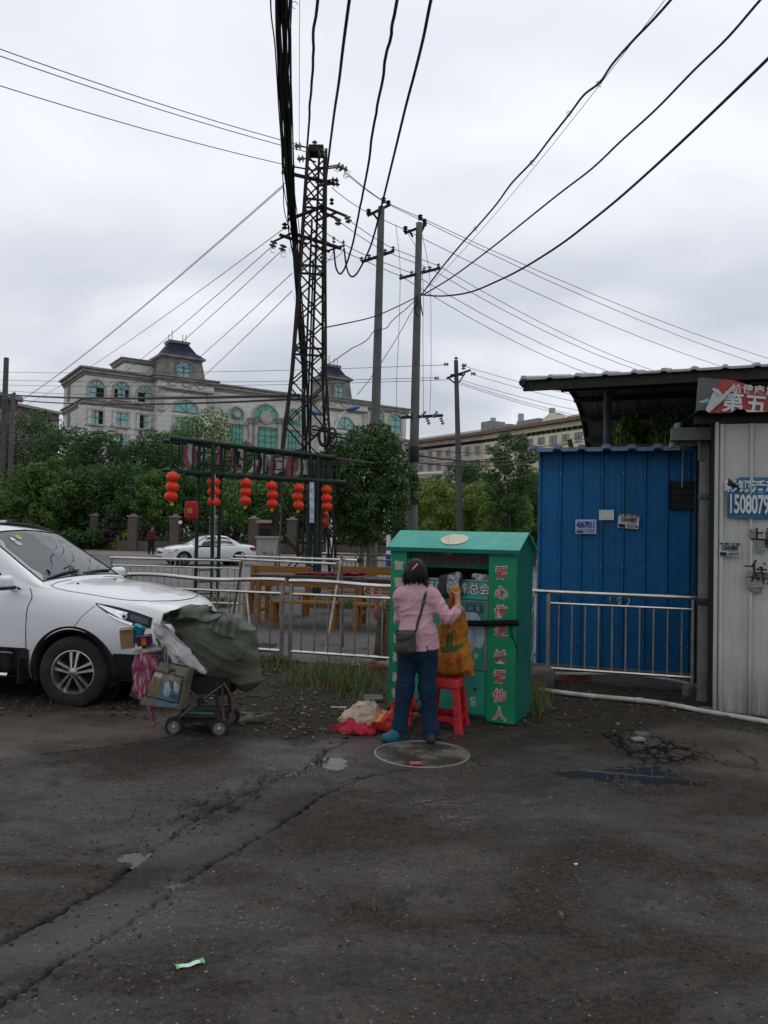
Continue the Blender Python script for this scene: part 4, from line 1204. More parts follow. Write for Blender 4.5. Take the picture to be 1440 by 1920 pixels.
for sx in(-1,1):
 for sy in(-1,1):
  L=[]
  for z,o,w in((0,.186,.080),(.012,.185,.078),(.03,.180,.070),(.16,.162,.062),(.30,.146,.060),(H_S-.09,.134,.070),(H_S-.04,.128,.085)):
   c=(sx*(o-w/2),sy*(o-w/2));hw=w/2
   ring=[(c[0]+a*hw,c[1]+b*hw,z)for a,b in((-1,-1),(1,-1),(1,1),(-1,1))]
   r2=[]
   for a,b in((-1,-1),(.6,-1),(1,-.6),(1,.6),(.6,1),(-1,1)):
    r2.append((c[0]+a*hw,c[1]+b*hw,z))
   L.append(r2)
  mb=MB();loops(mb,L);mb.build('leg',red_pl,stool,40,local=True)
for k in range(4):
 R=Matrix.Rotation(k*PI/2,4,'Z');o=.150
 pts=[]
 n=12
 out=[(-.135,.10)]+[(-.135+.27*i/n,.10-.035*(1-((i/n-.5)*2)**4))for i in range(0)]
 arch=[(-.118+.236*i/n,.04+.055*(1-((i/n-.5)*2)**4))for i in range(n+1)]
 poly=[(-.135,.14),(-.125,.04)]+arch+[(.125,.04),(.135,.14)]
 mb=MB()
 vs_o=[R@Vector((x,-o-(.14-z)*.09,z))for x,z in poly]
 mb.prism(vs_o,R@Vector((0,.012,0)));mb.build('apron',red_pl,stool,False,local=True)
 poly=[(-.125,H_S-.07),(-.122,H_S-.16)]+[(-.10+.2*i/n,H_S-.16+.075*(1-((i/n-.5)*2)**4))for i in range(n+1)]+[(.122,H_S-.16),(.125,H_S-.07)]
 mb=MB();mb.prism([R@Vector((x,-.133-(H_S-.07-z)*.1,z))for x,z in poly],R@Vector((0,.010,0)));mb.build('apron',red_pl,stool,False,local=True)
 # ================================================================== orange woven sack standing on the stool
def f_sack(p):
 q=p-np.array([ST.x,ST.y,0])
 x,y,z=q[:,0],q[:,1],q[:,2]
 d=rbox(q,(-.015,.02,.60),(.42,.22,.27),.10)
 d=smin(d,seg(q,(.02,.01,.66),(.055,-.02,.92),.15,.105,(1.12,.7,1)),.09)
 d=smin(d,seg(q,(.055,-.03,.92),(.075,-.15,1.13),.095,.036,(1.1,.75,1)),.05)
 d=smin(d,seg(q,(.075,-.15,1.13),(.06,-.17,1.20),.034,.05,(1.1,.6,1)),.02)
 d=smin(d,seg(q,(-.20,.0,.54),(-.235,-.01,.47),.06,.03),.05)
 d=smin(d,seg(q,(.18,.0,.54),(.215,-.01,.47),.06,.025),.05)
 up=np.clip((z-.60)/.35,0,1)
 g=np.stack([x*16+(z-1)*3*np.sign(x-.05),y*9,z*2.6],1)
 fold=.030*(np.abs(vnoise(g+2))-.16)*(1+.4*up)+.018*(np.abs(vnoise(np.stack([x*9+z*11,y*8,z*9-x*8],1)+5))-.16)+.008*fbm(q*24,2)
 fold=fold-.014*crease(np.stack([x*9+(z-1.1)*(x-.05)*14,y*6,z*1.8],1)+6,.06)*(.4+up)-.008*crease(np.stack([x*8+z*6,y*8,z*8-x*4],1)+1,.06)
 return np.maximum(d+fold+.006,np.where(np.abs(x)>.155,.455,.462)-z)
sv,sf=surface_nets(f_sack,(ST.x-.34,ST.y-.30,.40),(ST.x+.34,ST.y+.22,1.29),.009)
orange=NT('orange_woven_sack');co=orange.coord('Object')
oc=orange.mix(orange.rng(orange.noise(4,6,.6,co),.3,.7),(.30,.10,.012),(.41,.155,.018))
oz=orange.xyz(co,2)
oc=orange.mix(orange.rng(orange.noise(14,6,.7,co),.55,.75,0,.6),oc,(.14,.055,.015))
orange.set(Base_Color=oc,Roughness=.7)
orange.bump(orange.math('ADD',orange.wave(70,co,'Z'),orange.noise(60,3,.6,co)),.25,.003)
sack=np_mesh('orange_sack',sv,sf,orange.m)
tag(sack,'orange woven plastic sack with green leaf print standing on the red stool','sack')
bv=BVHTree.FromPolygons([tuple(v)for v in sv],[tuple(f)for f in sf])
def decal(bvh,poly_px,mat,par,name,lift=.003,sub=5,Y0=3.0):
 """flat print that follows a surface: polygon given in photo pixels, projected on the cloth from the front"""
 us=[p[0]for p in poly_px];vs=[p[1]for p in poly_px]
 st=max(1.2,max(max(us)-min(us),max(vs)-min(vs))/34.0)
 def inside(x,y):
  c=False;n=len(poly_px)
  for i in range(n):
   x1,y1=poly_px[i];x2,y2=poly_px[i-1]
   if(y1>y)!=(y2>y)and x<(x2-x1)*(y-y1)/(y2-y1+1e-12)+x1:c=not c
  return c
 nx_,ny_=int((max(us)-min(us))/st)+2,int((max(vs)-min(vs))/st)+2
 ids={};V_=[];F_=[]
 org=Vector((0,0,CAM_H))
 def vid(i,j):
  if(i,j)not in ids:
   d=ray(min(us)+i*st,min(vs)+j*st).normalized()
   h=bvh.ray_cast(org,d)
   if h[0]is None:ids[(i,j)]=None
   else:
    nn=h[1]if h[1].dot(d)<0 else-h[1]
    ids[(i,j)]=len(V_);V_.append(h[0]+nn*lift)
  return ids[(i,j)]
 for i in range(nx_):
  for j in range(ny_):
   if inside(min(us)+(i+.5)*st,min(vs)+(j+.5)*st):
    q=[vid(i,j),vid(i,j+1),vid(i+1,j+1),vid(i+1,j)]
    if None not in q:
     ys=[V_[k].y for k in q]
     if max(ys)-min(ys)<.08:F_.append(q)
 if not F_:return None
 mb=MB();mb.add(V_,F_);return mb.build(name,mat,par,'full')
lf=M('sack_green_print',(.045,.085,.016),.7,var=.35,scale=10)
decal(bv,[(826,1195),(829,1210),(835,1216),(839,1190),(848,1183),(850,1200),(848,1212),(866,1207),(872,1209),(862,1217),(850,1224),(838,1224),(828,1222)],lf,sack,'leaf_print')
rd=M('sack_red_print',(.36,.035,.018),.7,var=.3)
def text_decal(bvh,txt,u,v,hpx,mat,par,name='lettering',lift=.004,sx=1.0,rot=0.0):
 """letters wrapped on a surface (drawn on the cloth where the photo shows them)"""
 me=text_mesh(txt,1.0,.012)
 org=Vector((0,0,CAM_H));ok=True
 for vt in me.vertices:
  x,y=vt.co.x*hpx*sx,vt.co.y*hpx
  x,y=x*math.cos(rot)-y*math.sin(rot),x*math.sin(rot)+y*math.cos(rot)
  h=bvh.ray_cast(org,ray(u+x,v-y).normalized())
  if h[0]is None:ok=False;break
  nn=h[1]if h[1].y<0 else-h[1]
  vt.co=h[0]+nn*lift
 if not ok:
  bpy.data.meshes.remove(me);return None
 return link(name,me,mat,par)
text_decal(bv,'吉',840,1240,15,rd,sack);text_decal(bv,'安',860,1240,15,rd,sack)
mb=MB();mb.tube([gnd(771,1330,.03),on_plane(796,1292,(0,ST.y+.02,0),Vector((0,1,0)))],.011,8)
tag(mb.build('wooden_stick',M('old_wood',(.16,.125,.085),.8,var=.35,scale=12),None,True),'thin wooden stick leaning behind the person under the orange sack','stick')
def f_shoe(c,rz,L=.24):
 def f(p):
  q=p-np.array(c);cz,sz=math.cos(-rz),math.sin(-rz)
  q=np.stack([q[:,0]*cz-q[:,1]*sz,q[:,0]*sz+q[:,1]*cz,q[:,2]],1)
  d=seg(q,(-L*.35,0,.035),(L*.35,0,.028),.036,.04,(1,1,.8))
  d=smin(d,seg(q,(-L*.34,0,.05),(-L*.22,0,.075),.034,.03),.03)
  hole=seg(q,(-L*.3,0,.10),(L*.02,0,.085),.026,.03)
  return np.maximum(np.maximum(d,-hole),-q[:,2])
 return f
c=gnd(792,1352);fn=f_shoe((c.x,c.y,.0),.5)
sv2,sf2=surface_nets(fn,(c.x-.2,c.y-.2,-.02),(c.x+.2,c.y+.2,.14),.008)
tag(np_mesh('worn_shoe',sv2,sf2,M('worn_shoe_leather',(.17,.155,.13),.7,var=.5,scale=14)),'worn pale shoe lying between the person and the stool','shoe')
# ================================================================== heap of clothes and bag beside the bin
def heap(name,label,cat,c,parts,amp,freq,mat,step=.0115,seed=0,pad=.06,extra=None):
 c=np.array(c)
 def f(p):
  q=p-c;d=None
  for a,b,r0,r1,sc in parts:
   e=seg(q,a,b,r0,r1,sc)
   d=e if d is None else smin(d,e,.04)
  w=fbm(q*freq+seed,3)
  fr=np.array(freq);wq=q+.03*np.stack([vnoise(q*9+seed),vnoise(q*9+seed+5),vnoise(q*9+seed+9)],1)
  ridg=np.abs(vnoise(np.stack([wq[:,0]*17+wq[:,2]*9,wq[:,1]*12-wq[:,0]*6,wq[:,2]*11+wq[:,1]*8],1)+seed+3))+.5*np.abs(vnoise(wq*30+seed))
  d=d+amp*(.45*w+.7*(ridg-.3))-.75*amp*crease(np.stack([wq[:,0]*10+wq[:,2]*8,wq[:,1]*9-wq[:,0]*5,wq[:,2]*9+wq[:,1]*5],1)+seed,.07)-.35*amp*crease(wq*19+seed,.07)+.32*amp
  return np.maximum(d,-q[:,2]+.004)if extra is None else np.maximum(extra(q,d),-q[:,2]+.004)
 pts=np.array([x for a,b,r0,r1,sc in parts for x in(np.array(a)-max(r0,r1)*np.array(sc or(1,1,1)),np.array(a)+max(r0,r1)*np.array(sc or(1,1,1)),np.array(b)-max(r0,r1)*np.array(sc or(1,1,1)),np.array(b)+max(r0,r1)*np.array(sc or(1,1,1)))])
 lo,hi=pts.min(0)-pad+c,pts.max(0)+pad+c
 lo[2]=max(lo[2],c[2]-.03)
 V_,F_=surface_nets(f,lo,hi,step)
 o=np_mesh(name,V_,F_,mat);tag(o,label,cat)
 return o,V_,F_
CH=gnd(665,1375);CH.z=gz(CH.x,CH.y)-.004
cl_red=M('crimson_cloth',(.36,.022,.045),.85,var=.3,scale=5,bump=.4,bscale=120)
cl_cream=M('cream_cloth',(.42,.33,.25),.9,var=.18,scale=5,bump=.4,bscale=120)
cl_black=M('black_cloth',(.016,.016,.018),.9,var=.3,bump=.3,bscale=100)
heap('red_garment','crumpled crimson garment at the front of the clothes heap','garment',CH,[((-.09,-.03,.02),(.12,-.05,.02),.06,.055,(1.2,1.1,.95)),((-.12,.02,.02),(-.05,0,.05),.05,.05,None)],.045,(9,9,14),cl_red,.0075,1)
heap('cream_garment','crumpled cream fleece garment lying behind the red one','garment',CH+Vector((.05,.20,0)),[((-.10,-.04,.04),(.04,.02,.12),.07,.095,(1.1,1,1)),((.04,.0,.1),(.17,-.02,.04),.08,.055,None),((-.12,-.06,.02),(.14,-.10,.02),.05,.05,None)],.05,(8,8,10),cl_cream,.008,4)
heap('black_garment','dark clothes heaped behind the cream garment','garment',CH+Vector((.20,.42,0)),[((-.12,0,.02),(.15,.05,.05),.05,.06,(1.2,1,1)),((.1,0,.05),(.2,-.08,.03),.05,.05,None)],.06,(9,9,10),cl_black,.0115,7)
heap('maroon_garment','small dark maroon sleeve at the left end of the clothes heap','garment',CH+Vector((-.145,.10,0)),[((-.04,0,.015),(.04,.0,.02),.03,.03,None)],.03,(12,12,12),M('maroon_cloth',(.07,.010,.02),.9,var=.3),.009,2)
bag_m=NT('red_gift_bag');co=bag_m.coord('Object')
bgc=bag_m.mix(bag_m.rng(bag_m.noise(3.5,5,.6,co),.35,.6),(.36,.018,.018),(.44,.035,.022))
bag_m.set(Base_Color=bgc,Roughness=.35)
ob,V_,F_=heap('red_bag','shiny red printed shopping bag slumped beside the person','bag',CH+Vector((.325,.10,0)),[((-.10,-.05,.05),(.08,-.03,.06),.07,.08,(1,.7,1)),((-.02,-.02,.1),(.10,.05,.27),.07,.05,(1.2,.5,1)),((.06,.0,.08),(.15,.03,.22),.06,.06,(1,.6,1))],.03,(8,8,8),bag_m.m,.0105,11)
bb=BVHTree.FromPolygons([tuple(v)for v in V_],[tuple(f)for f in F_])
gold=M('gold_print',(.52,.22,.05),.4,var=.5,scale=22)
decal(bb,[(703,1352),(709,1340),(716,1330),(724,1322),(732,1318),(728,1330),(722,1340),(714,1350),(708,1358)],gold,ob,'gold_print')
decal(bb,[(716,1335),(722,1326),(728,1326),(724,1335)],M('pale_gold_print',(.55,.38,.15),.4),ob,'gold_print',.005)
text_decal(bb,'福',741,1318,11,M('packet_print',(.5,.4,.35),.6),ob);text_decal(bb,'新',741,1329,8,black_ink,ob)
# ================================================================== handcart
KC=gnd(383,1368);KC.z=0
kz=-.06
cart=thing('handcart','folding pram-type handcart with black frame overloaded with sacks','handcart',KC,kz)
tube_g=M('grey_tube',(.10,.10,.105),.45,.5,var=.3);tyre_m=M('cart_tyre',(.02,.02,.02),.85,var=.4,scale=20)
hub_m=M('grey_hub',(.13,.13,.125),.6,var=.4,scale=18);cap_m=M('pale_hub_cap',(.30,.295,.28),.5,var=.3)
WR=.074
wheels=[(-.19,-.20),(.19,-.20),(-.20,.20),(.18,.20)]
def cart_wheel(x,y,off):
 mx=Matrix.Translation((x,y+off,WR))@Matrix.Rotation(PI/2,4,'X')
 mb=MB();mb.lathe([(.050,-.014),(.068,-.016),(WR,-.010),(WR,.010),(.068,.016),(.050,.014)],mx,26,False,False)
 w=mb.build('wheel',tyre_m,cart,30,local=True)
 mb=MB();mb.lathe([(.0,.010),(.012,.010),(.047,.006),(.051,.012),(.052,-.012),(.047,-.006),(.0,-.008)],mx,22,False,False);mb.build('hub',hub_m,w,30,local=True)
 mb=MB();mb.ball((x,y+off-.012,WR),(.015,.012,.015),10,6);mb.ball((x,y+off+.012,WR),(.015,.012,.015),10,6);mb.build('hub_cap',cap_m,w,True,local=True)
 return w
for(x,y)in wheels:
 for off in((-.021,.021)if y<0 else(-.02,.02)):
  cart_wheel(x,y,off)
def ktube(name,pts,r,mat,sm=True):
 mb=MB();mb.tube(pts,r,8);return mb.build(name,mat,cart,True,local=True)
for y in(-.19,.19):
 ktube('axle_fork',[(-.19,y,WR),(-.17,y,.16)],.010,dark_iron)
 ktube('axle_fork',[(.19,y,WR),(.18,y,.17)],.010,dark_iron)
 ktube('cross_tube',[(-.17,y,.13),(.02,y*1.0,.28),(.20,y,.42)],.012,tube_g)
 ktube('cross_tube',[(.17,y,.13),(.15,y,.30),(.16,y,.45)],.012,dark_iron)
 ktube('handle_tube',[(.01,y,.29),(-.16,y,.44),(-.30,y,.62),(-.36,y,.78)],.012,tube_g)
 ktube('side_rail',[(-.18,y,.15),(.19,y,.16)],.012,dark_iron)
 mb=MB();mb.box((0.02,y,.285),(.05,.03,.05));mb.build('hinge',black_rubber,cart,False,local=True)
ktube('bent_hoop',smooth_path([(.21,-.2,.44),(.27,-.2,.34),(.29,-.2,.18),(.24,-.19,.10),(.20,-.18,.22),(.20,-.19,.40)],6),.010,M('brown_tube',(.10,.06,.045),.5,.3))
for x in(-.17,.18):
 ktube('axle',[(x,-.2,WR),(x,.2,WR)],.008,dark_iron)
ktube('handle_grip',[(-.36,-.19,.78),(-.36,.19,.78)],.017,black_rubber)
mb=MB();mb.box((0.0,0,.13),(.36,.36,.05));mb.build('tray',M('black_fabric_tray',(.014,.014,.015),.9),cart,False,local=True)
mb=MB();mb.box((.03,-.192,.185),(.22,.012,.014));mb.build('green_bar',M('green_bar',(.02,.14,.07),.5),cart,False,local=True)
mb=MB();mb.box((.04,0,.41),(.42,.36,.15));mb.build('seat_basket',M('black_fabric_tray',(.014,.014,.015),.9),cart,False,local=True)
def kw(x,y,z):
 c,s=math.cos(kz),math.sin(kz);return Vector((KC.x+x*c-y*s,KC.y+x*s+y*c,z))
def f_tarp(p):
 q=p-np.array([KC.x,KC.y,0]);c,s=math.cos(-kz),math.sin(-kz)
 q=np.stack([q[:,0]*c-q[:,1]*s,q[:,0]*s+q[:,1]*c,q[:,2]],1)
 x,y,z=q[:,0],q[:,1],q[:,2]
 d=ell(q,(.12,.0,.72),(.33,.27,.265))
 d=smin(d,seg(q,(.22,.0,.62),(.35,.0,.46),.23,.13,(1,1.15,1)),.08)
 d=smin(d,seg(q,(.02,.0,.80),(-.20,-.03,.90),.17,.10,(1,1.2,1)),.08)
 d=smin(d,rbox(q,(.13,.0,.90),(.34,.40,.16),.06),.05)
 d=smin(d,rbox(q,(-.10,-.04,.985),(.24,.30,.14),.05),.03)
 d=smin(d,seg(q,(-.22,-.08,.92),(-.30,-.10,.945),.065,.045,(1,1,.9)),.04)
 d=smin(d,seg(q,(.38,-.0,.48),(.43,0,.42),.09,.03,(.8,1.5,.8)),.04)
 wx=x+.09*vnoise(q*3.5+1);wz=z+.09*vnoise(q*3.5+4)
 ax,az=wx+.30,wz-1.02
 ang=np.arctan2(az,ax+.25);rad=np.hypot(ax,az)
 d=d-.021*crease(np.stack([ang*3.2,y*2.5,rad*1.3],1)+8,.07)*np.clip(rad*2.2,.3,1)-.010*crease(np.stack([ang*6.5+3,y*4,rad*3.0],1)+2,.06)
 d=d-.005*crease(np.stack([wx*10,y*8,wz*10],1)+3,.06)+.004*fbm(q*24,2)+.012
 f=z-(.90+.35*(x+.12)-1.4*(x+.12)**2)
 d=d+.018*np.tanh(f*60)*np.exp(-(f/.10)**2)*(y<0.05)
 return d
tv,tf=surface_nets(f_tarp,(KC.x-.48,KC.y-.36,.34),(KC.x+.56,KC.y+.36,1.16),.0115)
tarp=NT('green_tarpaulin');co=tarp.coord('Object')
tc=tarp.mix(tarp.rng(tarp.noise(3.5,6,.6,co),.3,.7),(.050,.058,.040),(.090,.098,.072))
tc=tarp.mix(tarp.rng(tarp.noise(15,6,.7,co),.55,.75,0,.5),tc,(.13,.135,.11))
tarp.set(Base_Color=tc,Roughness=.62)
tarp.bump(tarp.math('ADD',tarp.wave(60,co,'Z',.5),tarp.noise(50,4,.6,co)),.2,.004)
gsk=thing('green_sack','huge olive green woven sack heaped on the handcart','sack',kw(.1,0,.5))
np_mesh('sack_body',tv,tf,tarp.m,gsk)
tb_=BVHTree.FromPolygons([tuple(v)for v in tv],[tuple(f)for f in tf])
def lapel(upper,lower,lift,nm):
 """loose folded edge of the sack cloth lying over its front"""
 U_=smooth_path([Vector((*p,0))for p in upper],8);L_=smooth_path([Vector((*p,0))for p in lower],8);n,m=40,9;P=[]
 for j in range(m+1):
  row=[]
  for i in range(n+1):
   p=U_[int(i/n*(len(U_)-1))].lerp(L_[int(i/n*(len(L_)-1))],j/m)
   d=ray(p.x,p.y).normalized();h=tb_.ray_cast(Vector((0,0,CAM_H)),d)
   q=h[0]if h[0]is not None else(row[-1]+Vector((0,.01,0))if row else at(p.x,p.y,KC.y-.2))
   row.append(q-d*(.012+lift*(j/m)**1.5*(1+.6*math.sin(i*.55))))
  P.append(row)
 mb=MB();mb.sheet(P);mb.sheet([[q+Vector((0,.006,0))for q in r][::-1]for r in P]);return mb.build(nm,tarp.m,gsk,'full')
lapel([(306,1150),(322,1133),(345,1130),(372,1133),(398,1138),(420,1134)],[(300,1172),(318,1176),(338,1160),(362,1158),(388,1166),(420,1152)],.035,'folded_edge')
lapel([(400,1150),(425,1148),(450,1160)],[(392,1176),(412,1190),(440,1196)],.03,'folded_edge')
beige_bag=M('beige_nonwoven',(.135,.12,.092),.8,var=.2,scale=6,bump=.3,bscale=90)
sb=thing('shopping_bag','beige shopping bag with printed man in blue jacket hanging on the handcart','bag',kw(-.27,-.25,.45))
def KS(u,v,off=0.0):
 n=Vector((-.25,-.95,.12)).normalized()
 p0=kw(-.27,-.27,.5)+n*off
 return on_plane(u,v,p0,n)
quad=[(300,1240),(354,1253),(338,1330),(262,1321)]
mb=MB();nrm=Vector((.25,.95,-.12)).normalized()
P=[]
for i in range(13):
 row=[]
 for j in range(13):
  a_,b_=i/12,j/12
  u=(quad[0][0]*(1-b_)+quad[1][0]*b_)*(1-a_)+(quad[3][0]*(1-b_)+quad[2][0]*b_)*a_
  v=(quad[0][1]*(1-b_)+quad[1][1]*b_)*(1-a_)+(quad[3][1]*(1-b_)+quad[2][1]*b_)*a_
  bul=.05*math.sin(PI*a_)*math.sin(PI*b_)**.6
  row.append(KS(u,v,bul+.009*math.sin(9*b_+3*a_)+.022*float(vnoise(np.array([a_*5,b_*5,3.3])))+.012*float(vnoise(np.array([a_*11,b_*9,7.3])))))
 P.append(row)
mb.sheet([r[::-1]for r in P]);mb.build('front',beige_bag,sb,'full')
bagb=BVHTree.FromPolygons([tuple(p)for r in P for p in r],[(i*13+j,i*13+j+1,(i+1)*13+j+1,(i+1)*13+j)for i in range(12)for j in range(12)])
mb=MB();mb.sheet([[p+nrm*.10 for p in r]for r in P[::4]]);mb.build('back',beige_bag,sb,'full')
mb=MB()
for edge in([r[0]for r in P],[r[-1]for r in P],P[-1]):
 mb.sheet([edge,[p+nrm*.10 for p in edge]])
mb.build('gusset',beige_bag,sb,'full')
q4=[(284,1226),(303,1240),(268,1316),(242,1304)]
mb=MB();Pd=[[KS(q4[0][0]+(q4[1][0]-q4[0][0])*b_+((q4[3][0]+(q4[2][0]-q4[3][0])*b_)-(q4[0][0]+(q4[1][0]-q4[0][0])*b_))*a_,q4[0][1]+(q4[1][1]-q4[0][1])*b_+((q4[3][1]+(q4[2][1]-q4[3][1])*b_)-(q4[0][1]+(q4[1][1]-q4[0][1])*b_))*a_,-.005-.05*(1-b_))for b_ in(0,.33,.66,1)]for a_ in np.linspace(0,1,8)]
mb.sheet([r[::-1]for r in Pd]);mb.build('side_panel',M('navy_nonwoven',(.022,.027,.036),.75,var=.3,scale=9),sb,'full')
prt=lambda poly,mat,l=.003:decal(bagb,poly,mat,sb,'print',-l if False else l)
pj=M('print_blue',(.085,.14,.20),.7,var=.35,scale=14);pl=M('print_pale',(.26,.30,.33),.7,var=.3,scale=14);pskin=M('print_skin',(.22,.13,.095),.7,var=.2);phair=M('print_hair',(.035,.025,.02),.7)
for poly,mt_,l in(([(304,1292),(308,1280),(318,1276),(327,1276),(337,1282),(340,1296),(336,1326),(292,1324)],pj,.003),([(309,1283),(318,1277),(322,1290),(318,1306),(308,1306)],pl,.0045),([(326,1277),(336,1283),(333,1300),(326,1296)],pl,.0045),([(317,1276),(327,1276),(324,1292),(321,1292)],M('print_shirt',(.05,.055,.06),.7),.006),([(316,1262),(329,1262),(328,1274),(323,1279),(318,1275)],pskin,.006),
 ([(316,
 1263),
 (317,
 1257),
 (323,
 1254),
 (329,
 1257),
 (329,
 1263),
 (325,
 1260)],
 phair,
 .0075),
 ([(288,
 1264),
 (303,
 1267),
 (300,
 1300),
 (280,
 1297)],
 M('print_ochre',
 (.15,
 .125,
 .06),
 .7,
 var=.4,
 scale=20),
 .003),
 ([(289,
 1260),
 (305,
 1264),
 (303,
 1271),
 (288,
 1268)],
 M('print_lightgrey',
 (.30,
 .29,
 .26),
 .7,
 var=.5,
 scale=60),
 .0045)):
 prt(poly,mt_,l)
for a_,b_ in(((288,1256),(343,1270)),((343,1270),(334,1318)),((334,1318),(273,1304)),((273,1304),(288,1256))):
 nxp,nyp=(b_[1]-a_[1]),-(b_[0]-a_[0]);L=math.hypot(nxp,nyp);nxp,nyp=nxp/L*.9,nyp/L*.9
 prt([(a_[0]+nxp,a_[1]+nyp),(b_[0]+nxp,b_[1]+nyp),(b_[0]-nxp,b_[1]-nyp),(a_[0]-nxp,a_[1]-nyp)],black_ink,.009)
mb=MB();mb.tube(smooth_path([KS(313,1262,.035),KS(309,1235,.02),KS(310,1212,-.02),KS(314,1232,.02),KS(313,1263,.035)],6),.007,6);mb.build('handle',beige_bag,sb,True)
def f_pink(p):
 q=p-np.array(kw(-.47,-.20,.44))
 d=seg(q,(.03,.0,.15),(.02,.0,-.05),.115,.10,(1.0,.7,1))
 d=smin(d,seg(q,(.03,0,-.08),(.085,-.02,-.30),.085,.012,(1,.7,1)),.05)
 d=smin(d,seg(q,(.085,-.02,-.28),(.10,-.02,-.37),.016,.020,(1,.6,1)),.02)
 return d+.040*(np.abs(vnoise(np.stack([q[:,0]*34+q[:,2]*9,q[:,1]*26,q[:,2]*4],1)))-.1)+.010*fbm(q*24,2)
c=kw(-.47,-.20,.44)
V_,F_=surface_nets(f_pink,c-Vector((.2,.16,.42)),c+Vector((.26,.16,.32)),.009)
pk=NT('magenta_pattern_bag');co=pk.coord('Object')
pkc=pk.mix(pk.rng(pk.noise(1.5,5,.7,pk.coord('Object',(26,26,4))),.50,.58),(.19,.028,.075),(.34,.27,.26))
pk.set(Base_Color=pkc,Roughness=.45)
tag(np_mesh('pink_bag',V_,F_,pk.m),'crumpled magenta plastic bag hanging at the left of the handcart','bag')
def f_roll(p):
 q=p-np.array(kw(-.42,-.21,.685));d=seg(q,(-.10,0,-.015),(.10,.02,.02),.026,.03,(1,2.2,.8))
 return d+.02*fbm(q*22,2)
c=kw(-.42,-.21,.685);V_,F_=surface_nets(f_roll,c-Vector((.2,.14,.09)),c+Vector((.2,.14,.1)),.008)
tag(np_mesh('plastic_sheet',V_,F_,M('grubby_plastic',(.24,.22,.19),.5,var=.4,scale=12)),'rolled grubby plastic rim on top of the pink bag','plastic sheet')
def f_white(p):
 q=p-np.array(kw(-.12,-.20,.62))
 d=seg(q,(-.19,.02,.21),(-.03,.0,.05),.060,.075,(1,.8,1));d=smin(d,seg(q,(-.03,0,.05),(.13,.0,-.08),.075,.055,(1,.8,.9)),.04)
 d=smin(d,seg(q,(-.2,.0,.22),(-.25,0,.29),.05,.03),.03)
 t=q[:,0]*.75-q[:,2]*.66;n=q[:,0]*.66+q[:,2]*.75
 return d+.055*(np.abs(vnoise(np.stack([t*7,q[:,1]*14,n*24],1)))-.12)+.03*(np.abs(vnoise(np.stack([t*16,q[:,1]*20,n*34],1)+4))-.12)
c=kw(-.12,-.22,.62);V_,F_=surface_nets(f_white,c-Vector((.36,.16,.2)),c+Vector((.28,.16,.38)),.009)
tag(np_mesh('white_bag',V_,F_,M('white_film',(.44,.43,.43),.35,var=.12,scale=12)),'crumpled white plastic bag tucked under the green sack','bag')
def box_thing(name,label,c,s,rot,mat,mats2=None):
 mb=MB();Mx=Matrix.Translation(c)@Matrix.Rotation(rot[2],4,'Z')@Matrix.Rotation(rot[1],4,'Y')@Matrix.Rotation(rot[0],4,'X')
 t=thing(name,label,'box',c)
 w=.006
 mb.box((0,s[1]/2,0),(s[0],w,s[2]),M=Mx);mb.box((0,-s[1]/2,0),(s[0],w,s[2]),M=Mx);mb.box((-s[0]/2,0,0),(w,s[1],s[2]-.002),M=Mx);mb.box((s[0]/2,0,0),(w,s[1],s[2]-.002),M=Mx);mb.box((0,0,-s[2]/2),(s[0]-.002,s[1]-.002,w),M=Mx)
 mb.build('carton',mat,t)
 mb=MB();mb.box((0,-s[1]/2-.02,s[2]/2+.012),(s[0]-.01,.05,.004),M=Mx);mb.build('flap',mat,t)
 if mats2:
  mb=MB();mb.box((s[0]*.0,-s[1]/2-.004,0),(s[0]*.35,.003,s[2]*.9),M=Mx);mb.build('printed_band',mats2,t)
 return t
card=M('brown_card',(.24,.155,.085),.8,var=.15,scale=10)
box_thing('cardboard_box','small open brown cardboard box on top of the pink bag',on_plane(239,1196,kw(-.45,-.18,0),Vector((0,1,0))),(.10,.10,.155),(0.1,-.10,.2),card)
box_thing('teal_box','torn teal carton standing among the rubbish on the handcart',on_plane(258,1188,kw(-.40,-.14,0),Vector((0,1,0))),(.075,.05,.14),(.05,.42,-.2),M('teal_card',(.012,.22,.28),.45,var=.3,scale=9))
box_thing('purple_box','purple and orange printed carton beside the teal one',on_plane(271,1200,kw(-.36,-.20,0),Vector((0,1,0))),(.11,.07,.075),(.15,-.12,.1),M('purple_card',(.13,.012,.09),.45,var=.4,scale=9),M('orange_card',(.42,.16,.02),.45))
c=on_plane(290,1220,kw(-.30,-.14,0),Vector((0,1,0)))
heap('blue_cloth','pale blue cloth stuffed between the handcart bags','cloth',c-Vector((0,0,.12)),[((-.05,0,.13),(.06,0,.02),.06,.06,None),((.03,0,.05),(.10,.02,-.02),.05,.04,None)],.035,(12,12,8),M('denim_blue_cloth',(.10,.135,.18),.85,var=.45,scale=14),.0095,3)
def f_bottle(p):return None
